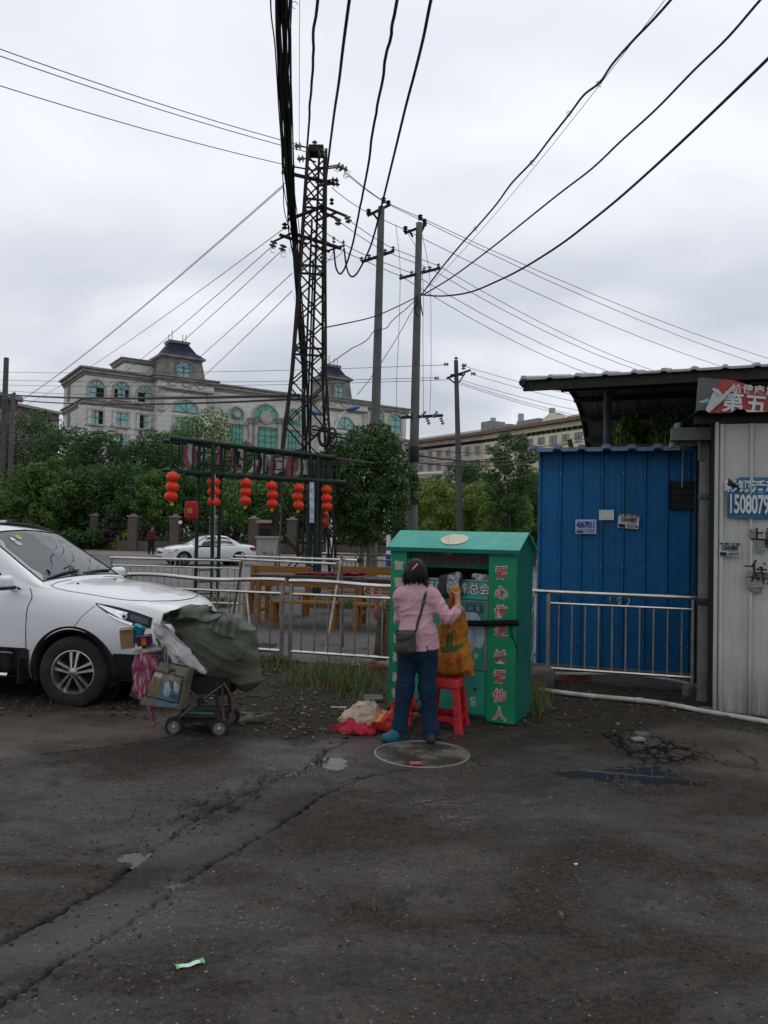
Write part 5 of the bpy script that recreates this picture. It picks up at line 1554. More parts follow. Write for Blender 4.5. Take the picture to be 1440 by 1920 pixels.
# ================================================================== the person sorting clothes
def ridge(q,k=1.0):
 return 1-2.2*np.abs(vnoise(q))
PS=Vector((.29,6.45,0))
person=thing('person','person in pink shirt and jeans seen from behind sorting clothes at the bin','person',PS)
skin=M('skin',(.30,.16,.11),.5,var=.12,scale=14)
FT=.0
def f_body(p):
 d=ell(p,(.277,6.565,1.372),(.074,.092,.105))
 d=smin(d,ell(p,(.277,6.625,1.325),(.05,.045,.06)),.03)
 d=smin(d,seg(p,(.277,6.672,1.355),(.277,6.682,1.328),.010,.014),.012)
 for s in(-1,1):
  d=smin(d,ell(p,(.277+s*.076,6.57,1.355),(.011,.022,.032)),.008)
  d=np.maximum(d,-ell(p,(.277+s*.030,6.664,1.362),(.014,.008,.008)))
 d=np.maximum(d,-ell(p,(.277,6.672,1.302),(.020,.006,.005)))
 d=smin(d,seg(p,(.28,6.50,1.20),(.278,6.545,1.31),.052,.048),.03)
 d=smin(d,seg(p,(.285,6.50,1.16),(.30,6.46,.80),.095,.10,(1.25,.8,1)),.05)
 for pts in(((.42,6.50,1.19),(.545,6.425,1.005),(.636,6.50,1.075),(.640,6.57,1.15)),((.165,6.51,1.185),(.155,6.615,.985),(.28,6.70,1.03),(.40,6.74,1.10))):
  rs=(.045,.038,.030,.023)
  for i in range(3):
   d=smin(d,seg(p,pts[i],pts[i+1],rs[i],rs[i+1]),.025)
 for hx,kx,ax,ay in((.225,.205,.155,6.43),(.375,.395,.425,6.44)):
  d=smin(d,seg(p,(hx,6.46,.72),(kx,6.47,.40),.075,.052),.04)
  d=smin(d,seg(p,(kx,6.47,.40),(ax,ay,.07),.05,.034),.03)
 d=smin(d,ell(p,(.640,6.590,1.175),(.026,.034,.042)),.012)
 for k,(dz,L)in enumerate(((.030,.9),(.011,1.0),(-.008,.95),(-.026,.8))):
  b=(.652,6.612,1.178+dz);m=(.640,6.652,1.176+dz);e=(.612,6.655,1.172+dz);t_=(.600,6.628,1.170+dz)
  d=smin(d,seg(p,b,m,.0105,.0095),.004);d=smin(d,seg(p,m,e,.0095,.009),.004);d=smin(d,seg(p,e,t_,.009,.008),.003)
 d=smin(d,seg(p,(.625,6.585,1.19),(.606,6.60,1.212),.012,.010),.006);d=smin(d,seg(p,(.606,6.60,1.212),(.598,6.63,1.208),.010,.008),.004)
 d=smin(d,ell(p,(.425,6.750,1.115),(.034,.026,.036)),.012)
 for k,dz in enumerate((.028,.010,-.008,-.025)):
  d=smin(d,seg(p,(.45,6.755,1.118+dz),(.49,6.745,1.115+dz),.0105,.009),.004);d=smin(d,seg(p,(.49,6.745,1.115+dz),(.50,6.715,1.112+dz),.009,.008),.003)
 d=smin(d,seg(p,(.43,6.735,1.14),(.455,6.715,1.155),.011,.009),.005)
 return d
bv_,bf_=surface_nets(f_body,(.02,6.22,.02),(.74,6.85,1.52),.0085)
np_mesh('body',bv_,bf_,skin,person)
def f_shirt(p):
 x,y,z=p[:,0],p[:,1],p[:,2]
 d=seg(p,(.285,6.50,1.155),(.304,6.455,.845),.108,.116,(1.24,.84,1))
 d=smin(d,seg(p,(.304,6.455,.86),(.310,6.45,.74),.114,.130,(1.32,.9,1)),.05)
 d=smin(d,seg(p,(.182,6.505,1.195),(.395,6.505,1.195),.058,.060,(1,.95,1)),.06)
 d=smin(d,seg(p,(.28,6.505,1.225),(.278,6.53,1.285),.072,.062),.035)
 R=((.415,6.50,1.185),(.545,6.425,1.010),(.628,6.492,1.060))
 L=((.172,6.51,1.182),(.160,6.61,.985),(.235,6.675,1.005))
 for pts in(R,L):
  d=smin(d,seg(p,pts[0],pts[1],.062,.050),.04);d=smin(d,seg(p,pts[1],pts[2],.050,.044),.025)
 w=np.stack([x*7+z*4,y*7,z*15-x*7],1)
 rd_=ridge(w)*.5+.5*ridge(w*1.9+7)
 back=np.exp(-((z-1.13)/.09)**2)*.9+np.exp(-((z-.93)/.09)**2)*.7+.25
 d=d-.007*rd_*back-.011*crease(np.stack([x*5+z*2,y*5,z*11-x*3],1)+2,.06)*back-.006*crease(np.stack([x*9-z*5,y*8,z*12],1)+9,.06)*(back+.3)+.004
 arm=np.exp(-((x-.55)/.10)**2-((z-1.03)/.12)**2)
 d=d-.010*np.sin((x-z*.6)*95)*arm*.6
 d=d-.007*np.sin(x*42+np.sin(z*9))*np.clip((.92-z)/.2,0,1)
 hem=.752+.012*np.sin(x*14)-.02*np.exp(-((x-.20)/.08)**2)
 d=np.maximum(d,hem-z)
 d=np.maximum(d,-(seg(p,(.278,6.54,1.27),(.278,6.57,1.40),.058,.075)))
 d=np.maximum(d,-(seg(p,(.640,6.51,1.068),(.650,6.56,1.12),.032,.036)))
 inner=seg(p,(.308,6.45,.82),(.312,6.445,.70),.096,.110,(1.32,.9,1))
 return np.maximum(d,-inner)
sv_,sf_=surface_nets(f_shirt,(.0,6.22,.69),(.74,6.76,1.36),.0078)
shirt_m=NT('pink_cotton');co=shirt_m.coord('Object')
sc_=shirt_m.mix(shirt_m.rng(shirt_m.noise(6,6,.6,co),.3,.7),(.41,.235,.275),(.49,.295,.34))
shirt_m.set(Base_Color=sc_,Roughness=.85);shirt_m.bump(shirt_m.noise(55,5,.7,co),.25,.006)
shirt=np_mesh('shirt',sv_,sf_,shirt_m.m,person)
def band(path,r,h,name,mat,par,flat=.35):
 pts=[Vector(q)for q in path];P=[]
 for q in pts:pass
 mb=MB();mb.tube(pts,r,8,closed=True);return mb.build(name,mat,par,True)
c=Vector((.278,6.545,1.292))
band([c+Vector((.070*math.cos(a),.058*math.sin(a),.012*math.cos(a*2)-.03*math.sin(a)))for a in np.linspace(0,2*PI,25)[:-1]],.014,.03,'collar',shirt_m.m,shirt)
cd=Vector((.012,.052,.05)).normalized();ca_=cd.orthogonal().normalized();cb_=cd.cross(ca_)
band([Vector((.636,6.503,1.072))+(ca_*math.cos(a)+cb_*math.sin(a))*.043 for a in np.linspace(0,2*PI,21)[:-1]],.010,.02,'cuff',shirt_m.m,shirt)
def f_jeans(p):
 x,y,z=p[:,0],p[:,1],p[:,2]
 d=ell(p,(.302,6.455,.755),(.160,.112,.13))
 legs=(((.222,6.455,.70),(.203,6.46,.40),(.158,6.425,.045)),((.380,6.46,.70),(.395,6.465,.40),(.427,6.44,.04)))
 for a,b,c in legs:
  e=smin(seg(p,a,b,.085,.061),seg(p,b,c,.061,.059),.04)
  d=smin(d,e,.03)
 hemw=np.exp(-((z-.07)/.07)**2)
 d=d-.010*ridge(np.stack([x*6,y*6,z*30+x*9],1))*(hemw+.5*np.exp(-((z-.40)/.10)**2)+.35*np.exp(-((z-.66)/.05)**2))
 d=d-.005*ridge(np.stack([x*14+z*10,y*10,z*8],1))-.009*crease(np.stack([x*6+z*3,y*5,z*13-x*5],1)+4,.06)*(.35+hemw+np.exp(-((z-.64)/.07)**2)+.6*np.exp(-((z-.42)/.1)**2))
 return np.maximum(d,np.maximum(.030+.015*np.sin(x*30)-z,z-.84))
jv,jf=surface_nets(f_jeans,(.04,6.26,.0),(.58,6.64,.86),.0085)
jean=NT('blue_denim');co=jean.coord('Object')
jz=jean.mix(jean.rng(jean.noise(5,6,.6,co),.3,.7),(.004,.0135,.033),(.0075,.027,.061))
jean.set(Base_Color=jz,Roughness=.85);jean.bump(jean.noise(80,4,.6,co),.2,.004)
np_mesh('jeans',jv,jf,jean.m,person)
def f_hair(p):
 x,y,z=p[:,0],p[:,1],p[:,2]
 d=ell(p,(.277,6.548,1.385),(.092,.105,.108))
 d=smin(d,seg(p,(.235,6.50,1.37),(.195,6.515,1.285),.052,.022,(1,.8,1)),.04)
 d=smin(d,seg(p,(.320,6.50,1.37),(.365,6.515,1.285),.052,.020,(1,.8,1)),.04)
 d=smin(d,seg(p,(.275,6.475,1.37),(.275,6.475,1.29),.06,.030,(1.3,.6,1)),.04)
 d=d+.012*np.sin((x-.277)*150+8*vnoise(p*9))*np.clip((1.42-z)/.1,.15,1)+.010*vnoise(np.stack([x*60,y*60,z*7],1))
 d=np.maximum(d,-(ell(p,(.277,6.68,1.335),(.062,.06,.085))))
 return np.maximum(d,1.275+.06*vnoise(np.stack([x*70,y*40,z*0],1))-z)
hv,hf=surface_nets(f_hair,(.14,6.38,1.25),(.42,6.70,1.52),.0065)
hair_m=NT('black_hair');co=hair_m.coord('Object',(60,60,6))
hair_m.set(Base_Color=(.008,.007,.006),Roughness=.55,Specular_IOR_Level=.3);hair_m.bump(hair_m.noise(2.5,4,.7,co),.5,.006)
hair=np_mesh('hair',hv,hf,hair_m.m,person)
hs=MB();hr=random.Random(5)
for k in range(190):
 a=hr.uniform(PI*1.0,PI*2.0)if k<130 else hr.uniform(-.3,PI+.3);top=hr.uniform(.25,.8);L=[]
 for q in range(6):
  f=q/5;th=top+(1.75-top)*min(1,f*1.25);fl=max(0,f-.75)*.07*hr.uniform(.2,1.6)
  rr_=1.03+.02*hr.random()
  L.append((.277+(.094*rr_+fl)*math.sin(th)*math.cos(a),6.548+(.106*rr_+fl)*math.sin(th)*math.sin(a)-.03*f,1.385+.108*rr_*math.cos(th)-max(0,f-.8)*hr.uniform(.1,.45)))
 hs.tube(L,[.0022,.0028,.0028,.0024,.0018,.0006],4,False)
tag(hs.build('hair_strands',hair_m.m,hair,'full'),kind='stuff')
hb=BVHTree.FromPolygons([tuple(v)for v in hv],[tuple(f)for f in hf])
pts=[]
for t in np.linspace(0,1,8):
 h=hb.ray_cast(Vector((0,0,CAM_H)),ray(782-11*t,1058+15*t).normalized())
 if h[0]:pts.append(h[0]+h[1]*.006)
if len(pts)>2:
 mb=MB();mb.tube(pts,.0085,8);mb.build('hair_clip',M('pink_plastic',(.55,.18,.16),.35),hair,True)
for(c,rz,L,mt_)in(((.118,6.385,.0),math.radians(205),.235,M('teal_shoe',(.014,.085,.105),.55,var=.3,scale=12)),((.428,6.425,.0),math.radians(262),.215,M('dark_teal_shoe',(.014,.03,.034),.55,var=.4,scale=12))):
 def f(p,c=c,rz=rz,L=L):
  q=p-np.array(c);cz,sz=math.cos(-rz),math.sin(-rz)
  q=np.stack([q[:,0]*cz-q[:,1]*sz,q[:,0]*sz+q[:,1]*cz,q[:,2]],1)
  d=seg(q,(-L*.34,0,.04),(L*.30,0,.03),.042,.042,(1,1,1))
  d=smin(d,seg(q,(-L*.25,0,.05),(L*.02,0,.062),.042,.036),.03)
  return np.maximum(d,.004-q[:,2])
 a_,b_=surface_nets(f,(c[0]-.2,c[1]-.2,-.01),(c[0]+.2,c[1]+.2,.13),.009)
 np_mesh('shoe',a_,b_,mt_,person)
shb=BVHTree.FromPolygons([tuple(v)for v in sv_],[tuple(f)for f in sf_])
leather=M('grey_leather',(.052,.047,.045),.5,var=.25,scale=8,bump=.35,bscale=90)
BC=at(761,1203,6.27)
bag=thing('shoulder_bag','grey leather shoulder bag worn across the back of the person in pink','bag',BC)
def f_bag(p):
 q=p-np.array(BC)
 w=.16*(1+.12*np.clip(-q[:,2]/.1,-1,1))
 d=rbox(q,(0,0,0),(.162,.072,.19),.034)
 d=smin(d,ell(q,(0,0,-.05),(.088,.042,.055)),.02)
 return d+.006*fbm(q*26,2)
a_,b_=surface_nets(f_bag,BC-Vector((.12,.08,.13)),BC+Vector((.12,.08,.13)),.007)
np_mesh('pouch',a_,b_,leather,bag)
bgb=BVHTree.FromPolygons([tuple(v)for v in a_],[tuple(f)for f in b_])
mb=MB();P=[]
for i in range(9):
 row=[]
 for j in range(13):
  s,t=j/12,i/8
  x=BC.x-.083+.166*s;zt=BC.z+.095;zb=BC.z+.005+.028*(s*2-.9)**2+.045*s
  z=zt+(zb-zt)*t
  h=bgb.ray_cast(Vector((x,BC.y-.5,min(z,BC.z+.088))),Vector((0,1,0)))
  y=h[0].y if h[0]else BC.y-.02
  row.append(Vector((x,y-.006,z)))
 P.append(row)
mb.sheet([r[::-1]for r in P]);mb.sheet([[q+Vector((0,.004,0))for q in r]for r in P]);mb.build('flap',leather,bag,'full')
mb=MB();mb.tube([P[-1][j]+Vector((0,-.002,0))for j in range(13)],.004,6);mb.build('flap_piping',M('dark_leather',(.018,.017,.017),.5),bag,True)
sp_=[]
for(u,v)in((803,1091),(800,1100),(797,1115),(793,1132),(789,1150),(784,1166),(781,1180)):
 h=shb.ray_cast(Vector((0,0,CAM_H)),ray(u,v).normalized())
 sp_.append((h[0]+h[1]*.008)if h[0]else at(u,v,6.36))
sp_=smooth_path(sp_,5);sp_.append(Vector((BC.x+.075,BC.y-.01,BC.z+.085)))
mb=MB();w_=Vector((1,0,.35)).normalized()*.011
P=[[q-w_,q+Vector((0,-.003,0)),q+w_]for q in sp_]
mb.sheet([r[::-1]for r in P]);mb.sheet([[q+Vector((0,.004,0))for q in r]for r in P]);mb.build('strap',M('dark_leather',(.018,.017,.017),.5),bag,'full')
mb=MB();mb.box(tuple(sp_[14]+Vector((0,-.006,0))),(.03,.008,.022));mb.build('buckle',M('gunmetal',(.12,.12,.12),.35,.8),bag)
# ================================================================== cars (lofted bodies)
def catmull(xs,Y,x):
 """Catmull-Rom style Hermite interpolation of rows Y (n, ...) at positions x"""
 xs=np.asarray(xs,float);Y=np.asarray(Y,float);n=len(xs)
 m=np.zeros_like(Y)
 for i in range(n):
  a,b=max(i-1,0),min(i+1,n-1)
  m[i]=(Y[b]-Y[a])/(xs[b]-xs[a])
 i=np.clip(np.searchsorted(xs,x)-1,0,n-2)
 h=(xs[i+1]-xs[i]);t=(x-xs[i])/h
 sh=(-1,)+(1,)*(Y.ndim-1)
 t=t.reshape(sh);h=h.reshape(sh)
 return(2*t**3-3*t**2+1)*Y[i]+(t**3-2*t**2+t)*h*m[i]+(-2*t**3+3*t**2)*Y[i+1]+(t**3-t**2)*h*m[i+1]
class Loft:
 def __init__(self,stations):
  st=sorted(stations,key=lambda s:s[0])
  self.x=np.array([s[0]for s in st]);self.C=np.array([s[1]for s in st],float)
 def grid(self,xs,ts):
  A=catmull(self.x,self.C,np.asarray(xs,float))
  rows=np.arange(A.shape[1],dtype=float)
  B=catmull(rows,np.swapaxes(A,0,1),np.asarray(ts,float))
  B=np.swapaxes(B,0,1)
  X=np.broadcast_to(np.asarray(xs)[:,None],B.shape[:2])
  return np.stack([X,B[...,0],B[...,1]],-1)
def car_paint(name,col):
 t=NT(name);co=t.coord('Object')
 c=t.mix(t.rng(t.noise(2,5,.6,co),.3,.7),tuple(x*.96 for x in col),col)
 z=t.xyz(co,2)
 d=t.math('MULTIPLY',t.rng(z,.75,.25),t.rng(t.noise(3,7,.7,co),.3,.65))
 c=t.mix(t.math('MULTIPLY',d,.55),c,(.22,.19,.15))
 t.set(Base_Color=c,Roughness=.28,Coat_Weight=.7,Coat_Roughness=.06)
 return t.m
glass_m=NT('car_glass')
g_tr=glass_m.n.new('ShaderNodeBsdfTransparent');g_tr.inputs[0].default_value=(.34,.39,.39,1)
g_gl=glass_m.n.new('ShaderNodeBsdfGlossy');g_gl.inputs['Roughness'].default_value=.02;g_gl.inputs[0].default_value=(.9,.95,.95,1)
g_fr=glass_m.n.new('ShaderNodeFresnel');g_fr.inputs[0].default_value=1.52
g_mx=glass_m.n.new('ShaderNodeMixShader')
glass_m.l.new(glass_m.math('ADD',glass_m.math('MULTIPLY',g_fr.outputs[0],1.1),.03),g_mx.inputs[0])
glass_m.l.new(g_tr.outputs[0],g_mx.inputs[1]);glass_m.l.new(g_gl.outputs[0],g_mx.inputs[2]);glass_m.l.new(g_mx.outputs[0],glass_m.out.inputs[0])
glass_m=glass_m.m
dark_glass=M('tinted_glass',(.012,.014,.015),.05,var=.2,spec=.6)
black_trim=M('black_trim',(.016,.017,.018),.5,var=.3,scale=9,bump=.1)
chrome=M('chrome',(.62,.63,.64),.12,1.0,var=.08)
lamp_glass=M('lamp_lens',(.74,.77,.80),.10,.85,var=.25,scale=16)
gap_m=M('panel_gap',(.012,.012,.012),.8)
tyre_rub=M('tyre_rubber',(.022,.021,.020),.85,var=.35,scale=8,bump=.2,dirt=(.07,.06,.048),dirt_amt=.6,dscale=5)
alloy=M('alloy_rim',(.40,.38,.34),.35,.85,var=.25,scale=8,dirt=(.14,.12,.09),dirt_amt=.6,dscale=6)
seat_m=M('seat_cloth',(.035,.034,.034),.9,var=.3)
def car(name,label,O,th,loft,dims,paint,detail=True):
 """O: world point under the middle of the front axle, th: heading; local x forward, y left, z up"""
 t=thing(name,label,'car',O,th)
 wb,wr,ar,wy,ww=dims['wheelbase'],dims['wheel_r'],dims['arch_r'],dims['wheel_y'],dims['wheel_w']
 x0,x1=loft.x[0],loft.x[-1];nr=loft.C.shape[1]-1
 nx_=300 if detail else 130;nt_=110 if detail else 60
 xs=np.linspace(x0,x1,nx_);ts=np.linspace(0,nr,nt_)
 Gp=loft.grid(xs,ts)
 full=np.concatenate([Gp*[1,-1,1],Gp[:,::-1][:,1:]],1)
 tt=np.concatenate([ts,ts[::-1][1:]])
 a,b=full.shape[:2]
 V_=full.reshape(-1,3)
 idx=np.arange(a*b).reshape(a,b)
 F_=np.stack([idx[:-1,:-1],idx[1:,:-1],idx[1:,1:],idx[:-1,1:]],-1).reshape(-1,4)
 cx=(xs[:-1]+xs[1:])/2;ct=(tt[:-1]+tt[1:])/2
 CXX,CTT=np.meshgrid(cx,ct,indexing='ij')
 keep=np.ones(CXX.shape,bool)
 for(xa,xb,ta,tb)in dims['openings']:
  keep&=~((CXX>xa(CTT)if callable(xa)else CXX>xa)&(CXX<(xb(CTT)if callable(xb)else xb))&(CTT>ta)&(CTT<tb))
 keep=keep.ravel()
 cen=V_[F_].mean(1)
 for wx in(0,-wb):
  r=np.hypot(cen[:,0]-wx,cen[:,2]-wr)
  keep&=~((r<ar)&(np.abs(cen[:,1])>.45))
 F_=F_[keep]
 cnt=np.zeros(len(V_),int);np.add.at(cnt,F_.ravel(),1)
 for wx in(0,-wb):
  dx,dz=V_[:,0]-wx,V_[:,2]-wr;r=np.hypot(dx,dz)
  near=(cnt>0)&(cnt<4)&(np.abs(r-ar)<.035)&(np.abs(V_[:,1])>.45)
  V_[near,0]=wx+dx[near]/r[near]*ar;V_[near,2]=wr+dz[near]/r[near]*ar
 body=np_mesh('body',V_,F_[:,::-1],paint,t,'full',local=True)
 bvh=BVHTree.FromPolygons([tuple(v)for v in V_],[tuple(f)for f in F_])
 for k,i in((0,a-1),(1,0)):
  ring=[tuple(full[i,j])for j in range(b)]
  mb=MB();mb.add(ring,[tuple(range(b))if k==0 else tuple(range(b-1,-1,-1))]);mb.build('bumper' if k==0 else 'tailgate',dims.get('cap',paint),t,False,local=True)
 mb=MB();mb.box(((x0+x1)/2,0,.30),(x1-x0-.2,1.3,.12));mb.build('underbody',black_rubber,t,False,local=True)
 for nm,xa,xb,ta,tb,mt_,side in dims['glass']:
  n1,n2=26,18
  for s in((-1,1)if side else(0,)):
   tsx=np.linspace(ta,tb,n2);P=[]
   if s==0:
    tsx=np.concatenate([tsx,(2*nr-tsx)[::-1][1:]])
   rows=[]
   for tv in tsx:
    te=tv if tv<=nr else 2*nr-tv
    xa_=xa(te)if callable(xa)else xa;xb_=xb(te)if callable(xb)else xb
    g=loft.grid(np.linspace(xa_,xb_,n1),[te])[:,0]
    sg=(-1 if tv<=nr else 1)if s==0 else s
    rows.append([Vector((q[0],q[1]*sg,q[2]))for q in g])
   mb=MB();mb.sheet(rows if s!=1 else[r[::-1]for r in rows]);o=mb.build(nm,mt_,t,'full',local=True)
   rim=[r[0]for r in rows]+rows[-1]+[r[-1]for r in rows[::-1]]+rows[0][::-1]
   mb=MB();mb.tube([q for i,q in enumerate(rim)if i==0 or(q-rim[i-1]).length>1e-4],.009,6);mb.build('rubber_seal',black_trim,o,True,local=True)
 def wheel(wx,sy,steer):
  mx=Matrix.Translation((wx,sy*wy,wr))@Matrix.Rotation(steer,4,'Z')@Matrix.Rotation(PI/2*(1 if sy<0 else-1),4,'X')
  rr=wr*.61;hw=ww/2
  mb=MB();mb.lathe([(rr-.005,-hw),(wr-.03,-hw),(wr-.008,-hw+.02),(wr,-hw+.045),(wr,hw-.045),(wr-.008,hw-.02),(wr-.03,hw-.004),(rr+.03,hw),(rr,hw-.012),(rr-.01,hw-.03)],mx,56,False,False)
  w=mb.build('wheel',tyre_rub,t,35,local=True)
  mb=MB();mb.lathe([(rr+.004,hw-.008),(rr-.006,hw-.006),(rr-.016,hw-.03),(rr-.03,-hw+.03),(rr-.02,-hw)],mx,48,False,False);mb.build('rim',alloy,w,35,local=True)
  mb=MB();mb.lathe([(0,hw-.11),(rr-.02,hw-.115)],mx,32,False,False);mb.build('brake_disc',dark_void,w,False,local=True)
  for k in range(5):
   for dlt in(-.20,.20):
    a0=2*PI*k/5+.31;R=mx@Matrix.Rotation(a0,4,'Z')
    sg=1 if dlt>0 else-1;p=[(.03,sg*.017),(rr*.5,sg*.024),(rr-.006,sg*.036)]
    mb=MB();L=[]
    for(xx,yy),(wd,zt)in zip(p,((.024,.012),(.030,.002),(.042,-.012))):
     z1=hw-.022+zt
     L.append([R@Vector((xx,yy-wd/2,z1-.03)),R@Vector((xx,yy+wd/2,z1-.03)),R@Vector((xx,yy+wd/2-.005,z1)),R@Vector((xx,yy-wd/2+.005,z1))])
    loops(mb,L);mb.build('spoke',alloy,w,False,local=True)
  mb=MB();mb.lathe([(0,hw-.004),(.028,hw-.006),(.040,hw-.014),(.05,hw-.045)],mx,24,False,False);mb.build('hub',alloy,w,35,local=True)
  for k in range(5):
   R=mx@Matrix.Rotation(2*PI*k/5+.31+PI/5,4,'Z')
   mb=MB();mb.lathe([(0,hw-.02),(.011,hw-.022),(.011,hw-.05)],R@Matrix.Translation((.055,0,0)),8,False,False);mb.build('bolt',dark_iron,w,False,local=True)
 for wx,st in((0,dims.get('steer',0)),(-wb,0)):
  for sy in(-1,1):wheel(wx,sy,st)
 for wx in(0,-wb):
  for sy in(-1,1):
   mx=Matrix.Translation((wx,sy*(wy-.02),wr))@Matrix.Rotation(PI/2,4,'X')
   mb=MB();n=24
   ring0=[mx@Vector(((ar-.005)*math.cos(q),(ar-.005)*math.sin(q),-.12))for q in np.linspace(-.35,PI+.35,n)]
   ring1=[mx@Vector(((ar-.005)*math.cos(q),(ar-.005)*math.sin(q),.14))for q in np.linspace(-.35,PI+.35,n)]
   mb.sheet([ring0,ring1]);mb.build('wheel_housing',dark_void,t,False,local=True)
   mb=MB();mb.lathe([(0,0),(ar,0)],Matrix.Translation((wx,sy*(wy-.16),wr))@Matrix.Rotation(PI/2,4,'X'),28,False,False);mb.build('wheel_housing',dark_void,t,False,local=True)
 def hit(x,z,s=-1):
  h=bvh.ray_cast(Vector((x,s*3,z)),Vector((0,-s,0)))
  return(h[0],h[1]if h[1]is not None and h[1].y*s>0 else(-h[1]if h[1]is not None else None))if h[0]else(None,None)
 def hit_top(x,y):
  h=bvh.ray_cast(Vector((x,y,4)),Vector((0,0,-1)))
  return(h[0],h[1]if h[1].z>0 else-h[1])if h[0]else(None,None)
 def seam(pts,r=.0045,top=False,s=-1,nm='panel_gap',mt_=gap_m,lift=.0):
  out=[]
  for p in smooth_path([Vector((q[0],q[1],0))for q in pts],8):
   h,n=(hit_top(p.x,p.y)if top else hit(p.x,p.y,s))
   if h is not None:out.append(h+n*lift)
  if len(out)>1:
   mb=MB();mb.tube(out,r,6);mb.build(nm,mt_,t,True,local=True)
 def patch(top_pts,bot_pts,mat,nm,lift=.005,s=-1,n=24,m=8,par=None):
  T=smooth_path([Vector((q[0],q[1],0))for q in top_pts],10);B=smooth_path([Vector((q[0],q[1],0))for q in bot_pts],10)
  rows=[]
  for j in range(m+1):
   row=[]
   for i in range(n+1):
    p=T[int(i/n*(len(T)-1))].lerp(B[int(i/n*(len(B)-1))],j/m)
    h,nn=hit(p.x,p.y,s)
    if h is None:h,nn=Vector((p.x,s*.7,p.y)),Vector((0,s,0))
    row.append(h+nn*lift)
   rows.append(row)
  mb=MB();mb.sheet(rows if s<0 else[r[::-1]for r in rows]);return mb.build(nm,mat,par or t,'full',local=True)
 return t,hit,hit_top,seam,patch
def arch_lip(t,wx,wr,r0,r1,hit,mat,s=-1,nm='arch_cladding',a0=-.30,a1=PI+.25,off=.008):
 rows=[[],[]]
 for q in np.linspace(a0,a1,44):
  for k,r in enumerate((r0,r1)):
   x,z=wx+r*math.cos(q),wr+r*math.sin(q)
   h,n=hit(x,max(z,.26),s)
   y=h.y if h is not None else s*.88
   rows[k].append(Vector((x,y+s*off,z)))
 inner=[Vector((p.x,p.y-s*.10,p.z))for p in rows[0]]
 mb=MB();mb.sheet([inner,rows[0],rows[1]]if s<0 else[rows[1],rows[0],inner]);return mb.build(nm,mat,t,'full',local=True)
def rows(w,zb,lower,belt,top):
 return None
